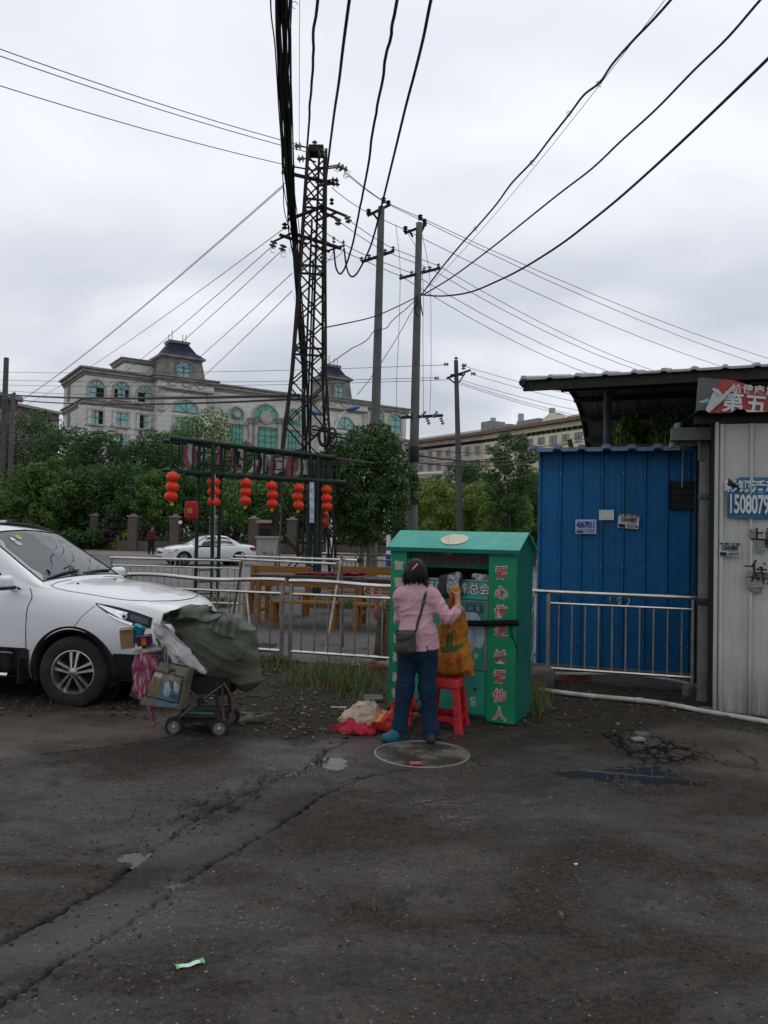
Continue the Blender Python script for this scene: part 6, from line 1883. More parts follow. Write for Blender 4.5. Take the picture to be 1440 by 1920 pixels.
suv_st=[(-3.62,[(.50,.40),(.62,.42),(.68,.55),(.70,.66),(.71,.78),(.70,.92),(.68,1.02),(.65,1.07),(.58,1.20),(.50,1.34),(.28,1.40),(0,1.41)]),(-3.52,[(.66,.30),(.76,.34),(.80,.52),(.815,.64),(.82,.78),(.81,.92),(.785,1.03),(.76,1.09),(.68,1.30),(.58,1.47),(.33,1.53),(0,1.545)]),(-3.2,[(.74,.26),(.83,.31),(.865,.52),(.88,.64),(.885,.78),(.875,.92),(.85,1.04),(.825,1.10),(.73,1.36),(.61,1.580),(.35,1.640),
 (0,
 1.660)]),
 (-2.6,
 [(.78,
 .24),
 (.86,
 .30),
 (.885,
 .52),
 (.895,
 .64),
 (.90,
 .78),
 (.892,
 .92),
 (.867,
 1.035),
 (.84,
 1.095),
 (.75,
 1.37),
 (.63,
 1.620),
 (.36,
 1.685),
 (0,
 1.705)]),
 (-1.9,
 [(.78,
 .24),
 (.86,
 .30),
 (.885,
 .52),
 (.895,
 .64),
 (.90,
 .78),
 (.892,
 .92),
 (.865,
 1.03),
 (.84,
 1.085),
 (.75,
 1.37),
 (.635,
 1.635),
 (.36,
 1.695),
 (0,
 1.715)]),
 (-1.22,
 [(.78,
 .24),
 (.86,
 .30),
 (.885,
 .52),
 (.895,
 .64),
 (.90,
 .78),
 (.892,
 .92),
 (.865,
 1.03),
 (.84,
 1.08),
 (.757,
 1.34),
 (.635,
 1.595),
 (.37,
 1.650),
 (0,
 1.670)]),
 (-.95,
 [(.78,
 .24),
 (.86,
 .30),
 (.885,
 .52),
 (.895,
 .64),
 (.90,
 .78),
 (.892,
 .92),
 (.865,
 1.03),
 (.84,
 1.08),
 (.775,
 1.265),
 (.685,
 1.45),
 (.40,
 1.495),
 (0,
 1.515)]),
 (-.62,
 [(.78,
 .24),
 (.86,
 .30),
 (.885,
 .52),
 (.895,
 .64),
 (.90,
 .78),
 (.892,
 .92),
 (.865,
 1.025),
 (.835,
 1.08),
 (.80,
 1.15),
 (.735,
 1.255),
 (.43,
 1.29),
 (0,
 1.305)]),
 (-.40,
 [(.78,
 .24),
 (.86,
 .30),
 (.885,
 .52),
 (.895,
 .64),
 (.90,
 .78),
 (.892,
 .92),
 (.865,
 1.02),
 (.83,
 1.07),
 (.80,
 1.10),
 (.745,
 1.13),
 (.44,
 1.155),
 (0,
 1.165)]),
 (-.26,
 [(.78,
 .24),
 (.86,
 .30),
 (.885,
 .52),
 (.895,
 .64),
 (.90,
 .78),
 (.891,
 .92),
 (.86,
 1.01),
 (.815,
 1.06),
 (.77,
 1.085),
 (.71,
 1.105),
 (.42,
 1.13),
 (0,
 1.14)]),
 (.05,
 [(.76,
 .24),
 (.85,
 .30),
 (.88,
 .52),
 (.893,
 .64),
 (.898,
 .78),
 (.885,
 .91),
 (.845,
 .995),
 (.785,
 1.04),
 (.71,
 1.065),
 (.62,
 1.085),
 (.36,
 1.11),
 (0,
 1.118)]),
 (.35,
 [(.70,
 .24),
 (.81,
 .30),
 (.85,
 .50),
 (.87,
 .62),
 (.875,
 .75),
 (.855,
 .87),
 (.80,
 .955),
 (.73,
 1.0),
 (.65,
 1.02),
 (.56,
 1.038),
 (.33,
 1.06),
 (0,
 1.068)]),
 (.58,
 [(.60,
 .25),
 (.71,
 .30),
 (.76,
 .48),
 (.785,
 .60),
 (.795,
 .71),
 (.775,
 .81),
 (.725,
 .89),
 (.67,
 .955),
 (.60,
 .982),
 (.52,
 1.0),
 (.31,
 1.018),
 (0,
 1.025)]),
 (.74,
 [(.50,
 .27),
 (.61,
 .32),
 (.66,
 .46),
 (.68,
 .57),
 (.685,
 .67),
 (.665,
 .76),
 (.635,
 .845),
 (.585,
 .90),
 (.52,
 .93),
 (.45,
 .948),
 (.27,
 .967),
 (0,
 .974)]),
 (.84,
 [(.44,
 .32),
 (.52,
 .36),
 (.56,
 .46),
 (.575,
 .55),
 (.58,
 .64),
 (.57,
 .72),
 (.545,
 .785),
 (.51,
 .83),
 (.455,
 .855),
 (.40,
 .872),
 (.24,
 .89),
 (0,
 .896)]),
 ]
TH=math.radians(-11)
h_,n_=Vector((math.cos(TH),math.sin(TH),0)),Vector((-math.sin(TH),math.cos(TH),0))
suv_O=Vector((-2.90,7.30,0))+n_*.87
suv_l=Loft(suv_st)
ws_a=lambda t:-1.16+0*t;ws_b=lambda t:-.46+0*t
sw_b=lambda t:-.60-(t-7.25)*.36
white_car=car_paint('white_car_paint',(.68,.69,.70))
suv,hit,hit_top,seam,patch=car('white_suv','white SUV parked at the left behind the loaded handcart',suv_O,TH,suv_l,dict(wheelbase=2.65,wheel_r=.335,arch_r=.405,wheel_y=.775,wheel_w=.215,steer=math.radians(7),openings=[(-1.17,-.45,9.22,99),(-1.42,sw_b,7.22,8.72),(-2.45,-1.50,7.22,8.72),(-3.1,-2.55,7.3,8.6)],glass=[('windscreen',-1.17,-.45,9.22,11,glass_m,False),('side_window',-1.42,sw_b,7.22,8.72,glass_m,
 True),
 ('side_window',
 -2.45,
 -1.50,
 7.22,
 8.72,
 dark_glass,
 True),
 ('side_window',
 -3.1,
 -2.55,
 7.3,
 8.6,
 dark_glass,
 True)]),
 white_car)
for s in(-1,1):
 arch_lip(suv,0,.335,.385,.435,hit,black_trim,s);arch_lip(suv,-2.65,.335,.385,.435,hit,black_trim,s)
 seam([(-.475,.54),(-.475,.75),(-.47,.92),(-.445,1.02),(-.50,1.10)],s=s)
 seam([(-.475,.535),(-1.44,.535)],s=s,r=.006);seam([(-1.46,.54),(-1.46,.8),(-1.45,1.06)],s=s)
 seam([(.02,.755),(.10,.86),(.20,.96)],s=s,r=.003)
 patch([(-2.22,.535),(-1.3,.535),(-.44,.535)],[(-2.22,.27),(-1.3,.27),(-.44,.27)],black_trim,'sill_cladding',.012,s,30,6)
 patch([(-2.1,.505),(-1.3,.505),(-.62,.503)],[(-2.1,.487),(-1.3,.487),(-.60,.488)],chrome,'sill_strip',.018,s,24,2)
 patch([(.40,.53),(.55,.52),(.66,.50)],[(.40,.28),(.55,.28),(.66,.32)],black_trim,'bumper_cladding',.010,s,14,6)
 mb=MB();mb.tube([(-2.05,s*.93,.285),(-.62,s*.93,.285)],.028,10);mb.build('side_step',chrome,suv,True,local=True)
 mb=MB();mb.box((-.50,s*.90,.33),(.015,.12,.24));mb.build('mud_flap',black_rubber,suv,False,local=True)
 hl=patch([(.20,.985),(.38,.955),(.56,.905),(.70,.85)],[(.20,.975),(.36,.885),(.52,.805),(.70,.755)],black_trim,'headlamp',.006,s,30,10)
 patch([(.225,.972),(.36,.938),(.50,.898)],[(.225,.966),(.35,.905),(.47,.845)],lamp_glass,'reflector',.010,s,18,5,hl)
 patch([(.34,.896),(.44,.852),(.56,.808)],[(.34,.888),(.44,.835),(.56,.785)],lamp_glass,'reflector',.011,s,14,3,hl)
 patch([(.53,.885),(.60,.862),(.67,.838)],[(.53,.845),(.60,.815),(.67,.79)],M('lamp_dark_lens',(.06,.065,.07),.06,.5,var=.5,scale=30),'reflector',.010,s,12,4,hl)
 h,n=hit(.475,.868,s)
 if h is not None:
  R=n.to_track_quat('Z','Y').to_matrix().to_4x4();rr=.030
  mb=MB();mb.lathe([(rr,.004),(rr+.003,.012),(rr-.002,.014),(rr-.005,.008)],Matrix.Translation(h)@R,20,False,False);mb.build('lamp_ring',chrome,hl,35,local=True)
  mb=MB();mb.lathe([(0,.011),(rr*.5,.010),(rr-.002,.006)],Matrix.Translation(h)@R,20,False,False);mb.build('projector_lens',M('projector_lens',(.03,.035,.04),.12,spec=.5),hl,True,local=True)
 mc=np.array((-.64,s*1.02,1.165))
 def f_m(p,mc=mc,s=s):
  q=p-mc
  return smin(rbox(q,(0,0,0),(.125,.20,.135),.05),seg(q,(0,-s*.08,-.04),(0,-s*.16,-.075),.03,.028),.03)
 a_,b_=surface_nets(f_m,mc-[.12,.22,.16],mc+[.12,.22,.12],.010)
 mir=np_mesh('door_mirror',a_,b_,white_car,suv,'full',local=True)
 mb=MB();mb.box((mc[0]+.005,mc[1],mc[2]-.052),(.128,.19,.028));mb.build('mirror_base',black_trim,mir,False,local=True)
 rr_=[(-3.1,s*.60,1.63),(-2.9,s*.605,1.695),(-2.2,s*.60,1.73),(-1.75,s*.60,1.725),(-1.42,s*.60,1.685),(-1.22,s*.605,1.615)]
 mb=MB();mb.tube(smooth_path(rr_,6),.017,8);mb.build('roof_rail',black_trim,suv,True,local=True)
 mb=MB();mb.tube([(-2.75,s*.602,1.718),(-1.85,s*.60,1.742)],.021,8);mb.build('rail_bar',M('silver_rail',(.42,.43,.43),.35,.6),suv,True,local=True)
for s in(-1,1):
 seam([(-.36,s*.70),(-.25,s*.735),(.0,s*.735),(.25,s*.70),(.45,s*.63),(.60,s*.53)],r=.0045,top=True)
 seam([(-.40,s*.30),(-.39,s*.55),(-.36,s*.70)],r=.004,top=True)
seam([(.60,-.53),(.70,-.3),(.735,0),(.70,.3),(.60,.53)],r=.005,top=True)
for y in(-.42,.28):
 h,n=hit_top(-.25,y);mb=MB();mb.ball(h+n*.004,(.016,.012,.008),8,5);mb.build('washer_jet',black_trim,suv,True,local=True)
mb=MB();mb.sheet([[Vector((-.47+.0*k,y,1.152-.028*abs(y/.74)**2+.004))for y in np.linspace(-.72,.72,20)]for k in range(1)]+[[Vector((-.385,y,1.158-.03*abs(y/.74)**2))for y in np.linspace(-.71,.71,20)]]);mb.build('cowl_panel',black_trim,suv,'full',local=True)
for y0,y1 in((-.62,-.02),(.0,.60)):
 arm=[]
 for k in range(9):
  f=k/8;y=y0+(y1-y0)*f;x=-.455-.05*math.sin(f*1.4)
  g=suv_l.grid([x],[11-abs(y)/.745*2])[0,0]
  arm.append((x,y,g[2]+.018))
 mb=MB();mb.tube(arm,.010,6);mb.build('wiper',black_trim,suv,True,local=True)
mb=MB();mb.box((-.80,0,.93),(.55,1.45,.22));mb.build('dashboard',M('dash_plastic',(.02,.02,.02),.7),suv,False,local=True)
for y in(-.37,.37):
 a_,b_=surface_nets(lambda p:np.minimum(np.minimum(rbox(p-np.array((-1.62,y,.95)),(0,0,0),(.16,.46,.68),.06),rbox(p-np.array((-1.58,y,1.37)),(0,0,0),(.10,.25,.19),.05)),rbox(p-np.array((-1.40,y,.62)),(0,0,0),(.5,.48,.16),.06)),(-1.8,y-.3,.5),(-1.1,y+.3,1.52),.03)
 np_mesh('seat',a_,b_,seat_m,suv,'full',local=True)
mb=MB();mb.tube([Vector((-1.08,.37,1.02))+Vector((-.06*math.sin(q),.18*math.cos(q),.17*math.sin(q)))for q in np.linspace(0,2*PI,25)[:-1]],.015,8,closed=True);mb.build('steering_wheel',black_trim,suv,True,local=True)
mb=MB();mb.box((-.66,.12,1.055),(.18,.24,.02));mb.build('dash_papers',white_paint,suv,False,local=True)
mb=MB();mb.box((-2.2,0,.42),(3.0,1.5,.06));mb.box((-3.35,0,.8),(.05,1.4,.8));mb.build('cabin_floor',M('cabin_dark',(.02,.02,.02),.9),suv,False,local=True)
mb=MB();mb.box((-1.05,-.02,1.52),(.05,.22,.07));mb.build('inner_mirror',black_trim,suv,False,local=True)
for(tt_,xx,r,mt_)in((10.05,-1.04,.030,M('sticker_white',(.5,.55,.52),.5)),(10.1,-.98,.042,M('sticker_grey',(.32,.37,.36),.5)),(10.35,-1.06,.04,M('sticker_yellow',(.38,.36,.10),.5,var=.4,scale=30))):
 g=suv_l.grid([xx],[tt_])[0,0];g2=suv_l.grid([xx+.01],[tt_])[0,0];g3=suv_l.grid([xx],[tt_+.05])[0,0]
 p=Vector((g[0],-g[1],g[2]));ax_=(Vector((g2[0],-g2[1],g2[2]))-p).normalized();ay_=(Vector((g3[0],-g3[1],g3[2]))-p).normalized();nn=ax_.cross(ay_).normalized()
 if nn.z<0:nn=-nn
 mb=MB();mb.add([p+nn*.004+ax_*r*math.cos(q)+ay_*r*math.sin(q)for q in np.linspace(0,2*PI,19)[:-1]],[tuple(range(18))]);mb.build('screen_sticker',mt_,suv,False,local=True)
def scale_rows(rows_,ky,z0,kz):return[(y*ky,z0+(z-z0)*kz)for y,z in rows_]
def srow(w,zs,zr,wr_,zb=.22):
 """generic saloon section: w half width, zs shoulder height, zr roof/bonnet height, wr_ half width on top"""
 return[(w*.86,zb),(w*.95,zb+.05),(w*.985,.45),(w*.995,.55),(w,.66),(w*.99,.78),(w*.965,zs-.05),(w*.93,zs),(w*.93+(wr_-w*.93)*.5,zs+(zr-.05-zs)*.55),(wr_,zr-.05),(wr_*.55,zr-.012),(0,zr)]
sal_st=[(-3.72,srow(.62,.82,.90,.50,.40)),(-3.60,srow(.76,.90,.98,.62,.30)),(-3.2,srow(.85,.93,1.03,.70)),(-2.9,srow(.88,.93,1.06,.72)),(-2.55,srow(.89,.93,1.26,.64)),(-2.2,srow(.90,.93,1.41,.58)),(-1.7,srow(.90,.92,1.46,.58)),(-1.25,srow(.90,.91,1.43,.58)),(-.75,srow(.90,.90,1.19,.66)),(-.42,srow(.90,.89,1.00,.72)),(0,srow(.90,.86,.96,.66)),(.4,srow(.86,.80,.89,.60)),(.65,srow(.76,.72,.80,.50)),(.80,
 srow(.58,
 .64,
 .70,
 .36,
 .26)),
 (.88,
 srow(.42,
 .56,
 .62,
 .26,
 .30))]
SO=gnd(327,1060);SO=Vector((at(334,1030,36.6).x,36.6,0))
sal,hit2,ht2,seam2,patch2=car('white_saloon','white saloon car waiting on the street behind the green lantern gate',SO,math.radians(180+34),Loft(sal_st),dict(wheelbase=2.75,wheel_r=.32,arch_r=.37,wheel_y=.76,wheel_w=.20,openings=[],glass=[('windscreen',-1.2,-.48,8.9,11,dark_glass,False),('rear_window',-2.85,-2.25,8.9,11,dark_glass,False),('side_window',-1.62,lambda t:-.72-(t-7.2)*.3,7.2,8.75,dark_glass,
 True),
 ('side_window',
 lambda t:-2.55+(t-7.2)*.22,
 -1.70,
 7.2,
 8.75,
 dark_glass,
 True)]),
 white_car,
 False)
for s in(-1,1):
 patch2([(.20,.80),(.45,.75),(.70,.67)],[(.20,.77),(.45,.66),(.70,.58)],lamp_glass,'headlamp',.01,s,12,4)
 patch2([(-3.68,.86),(-3.5,.88),(-3.3,.88)],[(-3.68,.70),(-3.5,.70),(-3.3,.76)],M('tail_lamp',(.25,.02,.02),.2),'tail_lamp',.01,s,10,4)
 seam2([(-.45,.35),(-.45,.6),(-.5,.86)],.008,s=s);seam2([(-1.66,.33),(-1.66,.6),(-1.66,.88)],.008,s=s)
 mb=MB();mb.ball((-.72,s*.98,.98),(.07,.10,.065),10,6);mb.build('door_mirror',white_car,sal,True,local=True)
mb=MB();mb.box((.868,0,.60),(.05,.62,.10));gr_=mb.build('grille',black_trim,sal,False,local=True)
mb=MB();mb.box((.885,0,.60),(.03,.56,.012));mb.build('grille_bar',chrome,gr_,False,local=True)
mb=MB();mb.box((.86,0,.36),(.06,.70,.12));mb.build('air_intake',black_trim,sal,False,local=True)
# ================================================================== pale stone building with mansard towers
F_O=Vector((-40.0,102.0,0));F_X=Vector((.83,.5578,0)).normalized();F_N=Vector((F_X.y,-F_X.x,0))
def fs(u,v,off=0.0):
 p=on_plane(u,v,F_O+F_N*off,F_N);return(p-F_O).dot(F_X),p.z
def FP(s,z,off=0.0):return F_O+F_X*s+F_N*off+Vector((0,0,z))
stone=NT('pale_stone_cladding');co=stone.coord('Object')
sc1=stone.mix(stone.rng(stone.noise(.35,6,.6,co),.3,.7),(.54,.53,.49),(.66,.645,.61))  # stone colour lightened to carry the distance haze
zz_=stone.xyz(co,2)
jt=stone.n.new('ShaderNodeMath');jt.operation='FRACT';stone.l.new(stone.math('MULTIPLY',zz_,1.45),jt.inputs[0])
sc1=stone.mix(stone.math('MULTIPLY',stone.rng(jt.outputs[0],.12,.08),.45),sc1,(.27,.26,.245))
sc1=stone.mix(stone.rng(stone.noise(1.0,6,.7,stone.coord('Object',(1.2,1.2,.12))),.55,.8,0,.45),sc1,(.25,.24,.225))
stone.set(Base_Color=sc1,Roughness=.8);stone=stone.m
trim_st=M('grey_stone_trim',(.25,.24,.225),.8,var=.3,scale=.8,dirt=(.11,.105,.10),dirt_amt=.7,dscale=1.2)
warm_st=M('warm_stone_trim',(.42,.385,.34),.8,var=.2,scale=.9,dirt=(.13,.12,.10),dirt_amt=.6,dscale=1.0)
grey_st=M('stained_tower_stone',(.20,.195,.185),.85,var=.3,scale=.7,dirt=(.06,.058,.052),dirt_amt=.8,dscale=.9)
teal=NT('teal_window_glass');co=teal.coord('Object')
teal.set(Base_Color=teal.mix(teal.rng(teal.noise(.9,3,.5,co),.3,.7),(.16,.36,.35),(.26,.48,.46)),Roughness=.12,Specular_IOR_Level=.6);teal=teal.m
teal2=M('green_curtain_glass',(.13,.37,.31),.15,var=.25,scale=.7)
blue_tile=M('blue_glazed_tiles',(.014,.016,.042),.75,var=.3,scale=1.2,bump=.6,bscale=6)
frame_w=M('grey_window_frame',(.10,.13,.13),.6,var=.2)
bld=thing('stone_building','pale stone building with blue mansard towers and arched teal windows behind the trees','building',F_O)
Lf=fs(762,770)[0];ZT=fs(152,690)[1]
def fbox(name,s0,s1,z0,z1,o0,o1,mat,par=bld,bev=0):
 mb=MB();mb.prism([FP(s0,z0,o1),FP(s1,z0,o1),FP(s1,z1,o1),FP(s0,z1,o1)],F_N*(o0-o1));return mb.build(name,mat,par)
fbox('wall',0,Lf,0,ZT-.2,-13,0,stone)
def cornice(name,s0,s1,z,prj,par=bld,hgt=1.5,side0=True,off=0.0,depth=13):
 """stepped moulding wrapped round the front and the left side"""
 for k,(h0,h1,pr)in enumerate(((0,.35,.25),(.35,.75,.55),(.75,1.0,1.0))):
  o=prj*pr
  fbox(name,s0-(o if side0 else 0),s1+o,z-hgt*(1-h0),z-hgt*(1-h1)-.01,off-depth,off+o,trim_st if k!=1 else warm_st,par)
cornice('cornice',0,Lf,ZT+.25,.8,hgt=1.0)
sA,sB=fs(293,700)[0],fs(404,700)[0]
zm=fs(200,757)[1]
cornice('string_course',0,sA,zm+.4,.5,hgt=.8)
for k,uu in enumerate((158,205,250,288)):
 s_=fs(uu,790)[0];fbox('pilaster',s_-.8,s_+.8,0,zm-.5,-.1,.22,stone)
def window(s,z0,z1,w,arch=True,off=0.0,bars=(2,2),open_=(),par=bld,glass=teal,medal=False,trim=warm_st,rays=True,sill=True):
 """window part with pane, frame bars, surround and sill as its sub-parts"""
 n=14;r=w/2
 out=[(s-r,z0),(s+r,z0)]
 if arch:out+=[(s+r*math.cos(a),z1-r+r*math.sin(a))for a in np.linspace(0,PI,n)]
 else:out+=[(s+r,z1),(s-r,z1)]
 mb=MB();mb.prism([FP(x,z,off+.06)for x,z in out],F_N*-.05);wd=mb.build('window',glass,par)
 R2=r+.26
 o2=[(s-R2,z0)]+([(s+R2*math.cos(a),z1-r+R2*math.sin(a))for a in np.linspace(PI,0,n)]if arch else[(s-R2,z1+.3),(s+R2,z1+.3)])+[(s+R2,z0)]
 i2=[(s-r,z0)]+([(s+r*math.cos(a),z1-r+r*math.sin(a))for a in np.linspace(PI,0,n)]if arch else[(s-r,z1),(s+r,z1)])+[(s+r,z0)]
 mb=MB()
 for k in range(len(o2)-1):
  mb.prism([FP(*o2[k],off+.24),FP(*o2[k+1],off+.24),FP(*i2[k+1],off+.24),FP(*i2[k],off+.24)],F_N*-.25)
 mb.build('surround',trim,wd)
 def bar(x0,za,x1,zb,wd_=.10):
  mb=MB();mb.beam(FP(x0,za,off+.09),FP(x1,zb,off+.09),wd_,.06,up=F_N);mb.build('frame_bar',frame_w,wd)
 zs=z1-r if arch else z1
 for k in range(1,bars[0]):bar(s-r+w*k/bars[0],z0,s-r+w*k/bars[0],zs)
 for k in range(1,bars[1]+(1 if arch else 0)):
  zb=z0+(zs-z0)*k/bars[1];bar(s-r,zb,s+r,zb)
 if arch and rays:
  for a in(PI*.25,PI*.5,PI*.75):bar(s,zs,s+r*math.cos(a),zs+r*math.sin(a),.07)
 if sill:
  mb=MB();mb.beam(FP(s-R2-.1,z0-.12,off+.2),FP(s+R2+.1,z0-.12,off+.2),.5,.24);mb.build('sill',trim,wd)
 for(fx0,fx1)in open_:
  mb=MB();mb.prism([FP(s-r+w*fx0,z0,off+.10),FP(s-r+w*fx1,z0,off+.10),FP(s-r+w*fx1,zs-.02,off+.10),FP(s-r+w*fx0,zs-.02,off+.10)],F_N*-.03);mb.build('casement_shade',dark_void,wd)  # near-black panel painted as the shaded room behind an open casement
 if medal:
  c=FP(s,zs,off+.2)
  for rr_,th in((r*.5,.3),(r*.36,.4)):
   mb=MB();mb.prism([c+F_X*rr_*math.cos(a)+Vector((0,0,rr_*math.sin(a)))for a in np.linspace(0,2*PI,25)[:-1]],F_N*th);mb.build('medallion',warm_st,wd)
 return wd
for uu,v0,v1,op in((180,746,713,((.52,.98),)),(227,749,717,((.02,.25),(.76,.98))),(271,755,724,((.02,.48),))):
 s_,za=fs(uu,v0);zb=fs(uu,v1)[1];window(s_,za,zb,1.95,True,open_=op)
for uu,v0,v1,op in((178,795,770,((.02,.2),(.72,.98))),(225,799,774,()),(269,804,779,((.02,.45),))):
 s_,za=fs(uu,v0);zb=fs(uu,v1)[1];window(s_,za,zb,1.95,False,open_=op)
for uu,v0,v1 in((178,838,812),(225,842,816),(269,846,820)):
 s_,za=fs(uu,v0);zb=fs(uu,v1)[1];window(s_,za,zb,1.95,False)
S_N=-F_X
for zv0,zv1 in((752,718),(800,772)):
 p=on_plane(129,zv0,F_O,F_X);q=on_plane(129,zv1,F_O,F_X)
 mb=MB();d_=Vector((-F_X.y,F_X.x,0))
 pts=[p-d_*.8,p+d_*.8]+[Vector((p.x,p.y,q.z-.8))+d_*(.8*math.cos(a))+Vector((0,0,.8*math.sin(a)))for a in np.linspace(0,PI,9)]
 mb.prism(pts,-F_X*.12);mb.build('niche',trim_st,bld)
def tower(uL,uR,v_c,vb,vt_wall,vt_roof,uTL,uTR,uRL,uRR,big):
 s0,s1=fs(uL,v_c,1.6)[0],fs(uR,v_c,1.6)[0];zc=fs((uL+uR)/2,v_c,1.6)[1]
 fbox('tower_bay',s0,s1,0,zc-.6,-1,1.6,stone)
 cornice('tower_cornice',s0,s1,zc,.7,hgt=.8,off=1.6,depth=9)
 fbox('ledge',s0+.1,s1-.1,zc-1.85,zc-1.6,1.5,2.1,warm_st)
 fbox('ledge',s0+.2,s1-.2,zc-2.1,zc-1.86,1.5,1.85,trim_st)
 for ss in(s0+.5,s1-.5):
  fbox('corner_pier',ss-.45,ss+.45,zc-5,zc-2.1,1.5,1.9,warm_st)
 for k in range(3):
  c=s0+(s1-s0)*(.25+.25*k)
  mb=MB();mb.tube(smooth_path([FP(c-.7,zc-.9,1.65),FP(c-.35,zc-1.25,1.7),FP(c,zc-1.35,1.7),FP(c+.35,zc-1.25,1.7),FP(c+.7,zc-.9,1.65)],5),.08,6);mb.build('swag',warm_st,bld,True)
 a0,a1=fs(uTL,vb,1.0)[0],fs(uTR,vb,1.0)[0];dpt=(a1-a0)*.9
 zb_,zt_=zc-.1,fs((uL+uR)/2,vt_wall,1.0)[1]
 ins=(a1-a0)*.07
 def ring(i,z,x0=a0,x1=a1):return[FP(x0+i,z,1.0-i),FP(x1-i,z,1.0-i),FP(x1-i,z,1.0-dpt+i),FP(x0+i,z,1.0-dpt+i)]
 mb=MB();loops(mb,[[tuple(p)for p in ring(0,zb_)],[tuple(p)for p in ring(ins,zt_)]]);mb.build('tower_drum',grey_st,bld)
 mb=MB();loops(mb,[[tuple(p)for p in ring(ins-.1,zt_)],[tuple(p)for p in ring(ins-.45,zt_+.2)],[tuple(p)for p in ring(ins-.45,zt_+.45)]]);mb.build('tower_eave',trim_st,bld)
 zr=fs((uRL+uRR)/2,vt_roof,-1.0)[1];top=(a1-a0)*.30
 mid=(a1-a0)*.17;zh=zt_+(zr-zt_)*.5
 mb=MB();loops(mb,[[tuple(p)for p in ring(ins-.35,zt_+.46)],[tuple(p)for p in ring(mid,zh)],[tuple(p)for p in ring(top,zr)]]);rf_=mb.build('mansard_roof',blue_tile,bld)
 mb=MB();loops(mb,[[tuple(p)for p in ring(top-.15,zr)],[tuple(p)for p in ring(top-.25,zr+.35)]]);mb.build('roof_cap',trim_st,rf_)
 for k in range(4):
  p=ring(top+.3,zr+.3)[k];mb=MB();mb.cyl(p,p+Vector((0,0,1.2 if k%2 else 1.5)),.06,n=6);mb.build('rod',trim_st,rf_)
 wz0=zb_+.25;c=(a0+a1)/2;ww_=(a1-a0)*.26
 window(c,wz0,wz0+(zt_-zb_)*.78,ww_*1.05,True,off=.98,trim=grey_st,bars=(2,2))
 zq=zc-4.9
 window((s0+s1)/2,zq,zq+(s1-s0)*.21,(s1-s0)*.42,True,off=1.6,bars=(2,1),sill=False)
 window((s0+s1)/2,zq-3.4,zq-.8,(s1-s0)*.40,False,off=1.6,bars=(3,2))
 return s0,s1
tower(296,402,708,706,674,645,300,386,323,360,True)
tower(601,690,747,742,714,690,607,661,612,645,False)
s0_,z0_=fs(233,690,-3);s1_=fs(300,690,-3)[0]
fbox('penthouse',s0_,s1_,ZT-1,fs(262,684,-3)[1],-9,-3,stone);cornice('penthouse_cornice',s0_,s1_,fs(262,680,-3)[1]+.4,.6,hgt=.6,off=-3,depth=6)
for uu,vt,hw,vb in((443,764,13,858),(498,759,23,862),(549,768,13,866)):
 s_,zt_=fs(uu,vt);w_=(fs(uu+hw,vt)[0]-fs(uu-hw,vt)[0]);zb_=fs(uu,vb)[1]
 window(s_,zb_,zt_,w_,True,bars=(4,7),glass=teal2,medal=True,sill=False)
for uu in(470,476,524,530):
 s_,zt_=fs(uu,795);fbox('pilaster',s_-.45,s_+.45,4,zt_,0,.5,warm_st);fbox('capital',s_-.6,s_+.6,zt_,zt_+.8,0,.65,trim_st)
sL_,zL_=fs(404,784);sR_=fs(590,800)[0]
fbox('belt_course',sL_,sR_,zL_-.6,zL_,0,.3,warm_st)
for uu,vt,vb in((708,768,792),(741,776,812)):
 s_,zt_=fs(uu,vt);window(s_,fs(uu,vb)[1],zt_,2.2,True)
cornice('string_course',fs(692,830)[0],Lf,fs(740,822)[1],.6,hgt=1.2,side0=False)
for k in range(3):
 s_=fs((700,722,744)[k],840)[0];z_=fs(720,846)[1];window(s_,z_,z_+2.2,1.9,False)
s_=fs(299,740)[0]
for v0,v1 in((757,733),(800,776)):
 fbox('slot_window',s_-.8,s_-.1,fs(299,v0)[1],fs(299,v1)[1],-.1,.1,dark_void)
 # ================================================================== apartment terraces far behind
def terrace(name,label,A,B,top,mat,rows_,cols,win,eave,depth=10,roofc=None,win_z0=3.0,dz=3.0,wsz=(1.3,1.45)):
 A,B=Vector(A),Vector(B);ex=(B-A).normalized();n=Vector((ex.y,-ex.x,0));L=(B-A).length
 if n.y>0:n=-n
 t=thing(name,label,'building',A)
 mb=MB();mb.prism([A,B,B+Vector((0,0,top)),A+Vector((0,0,top))],-n*depth);mb.build('wall',mat,t)
 mb=MB();mb.prism([A+n*.8+Vector((0,0,top+.01)),B+n*.8+Vector((0,0,top+.01)),B+n*.8+Vector((0,0,top+.5)),A+n*.8+Vector((0,0,top+.5))],-n*(depth+.8));mb.build('eave',eave,t)
 if roofc:
  mb=MB();mb.prism([A+n*.6+Vector((0,0,top+.5)),A-n*depth+Vector((0,0,top+.5)),A-n*depth*.5+Vector((0,0,top+2.0))],B-A);mb.build('roof',roofc,t)
 for r in range(rows_):
  z=top-win_z0-r*dz
  if z<1.5:break
  for c in range(cols):
   p=A+ex*(L*(c+.5)/cols)+n*.03+Vector((0,0,z));w,h=wsz
   mb=MB();mb.prism([p-ex*w/2,p+ex*w/2,p+ex*w/2+Vector((0,0,h)),p-ex*w/2+Vector((0,0,h))],n*.04);wd=mb.build('window',win,t)
   if r<3:
    mb=MB();mb.beam(p+n*.06,p+n*.06+Vector((0,0,h)),.08,.05,up=n);mb.build('mullion',eave,wd)
    mb=MB();mb.beam(p-ex*(w/2+.1)+n*.1-Vector((0,0,.08)),p+ex*(w/2+.1)+n*.1-Vector((0,0,.08)),.25,.14);mb.build('sill',mat,wd)
 return t,ex,n,L
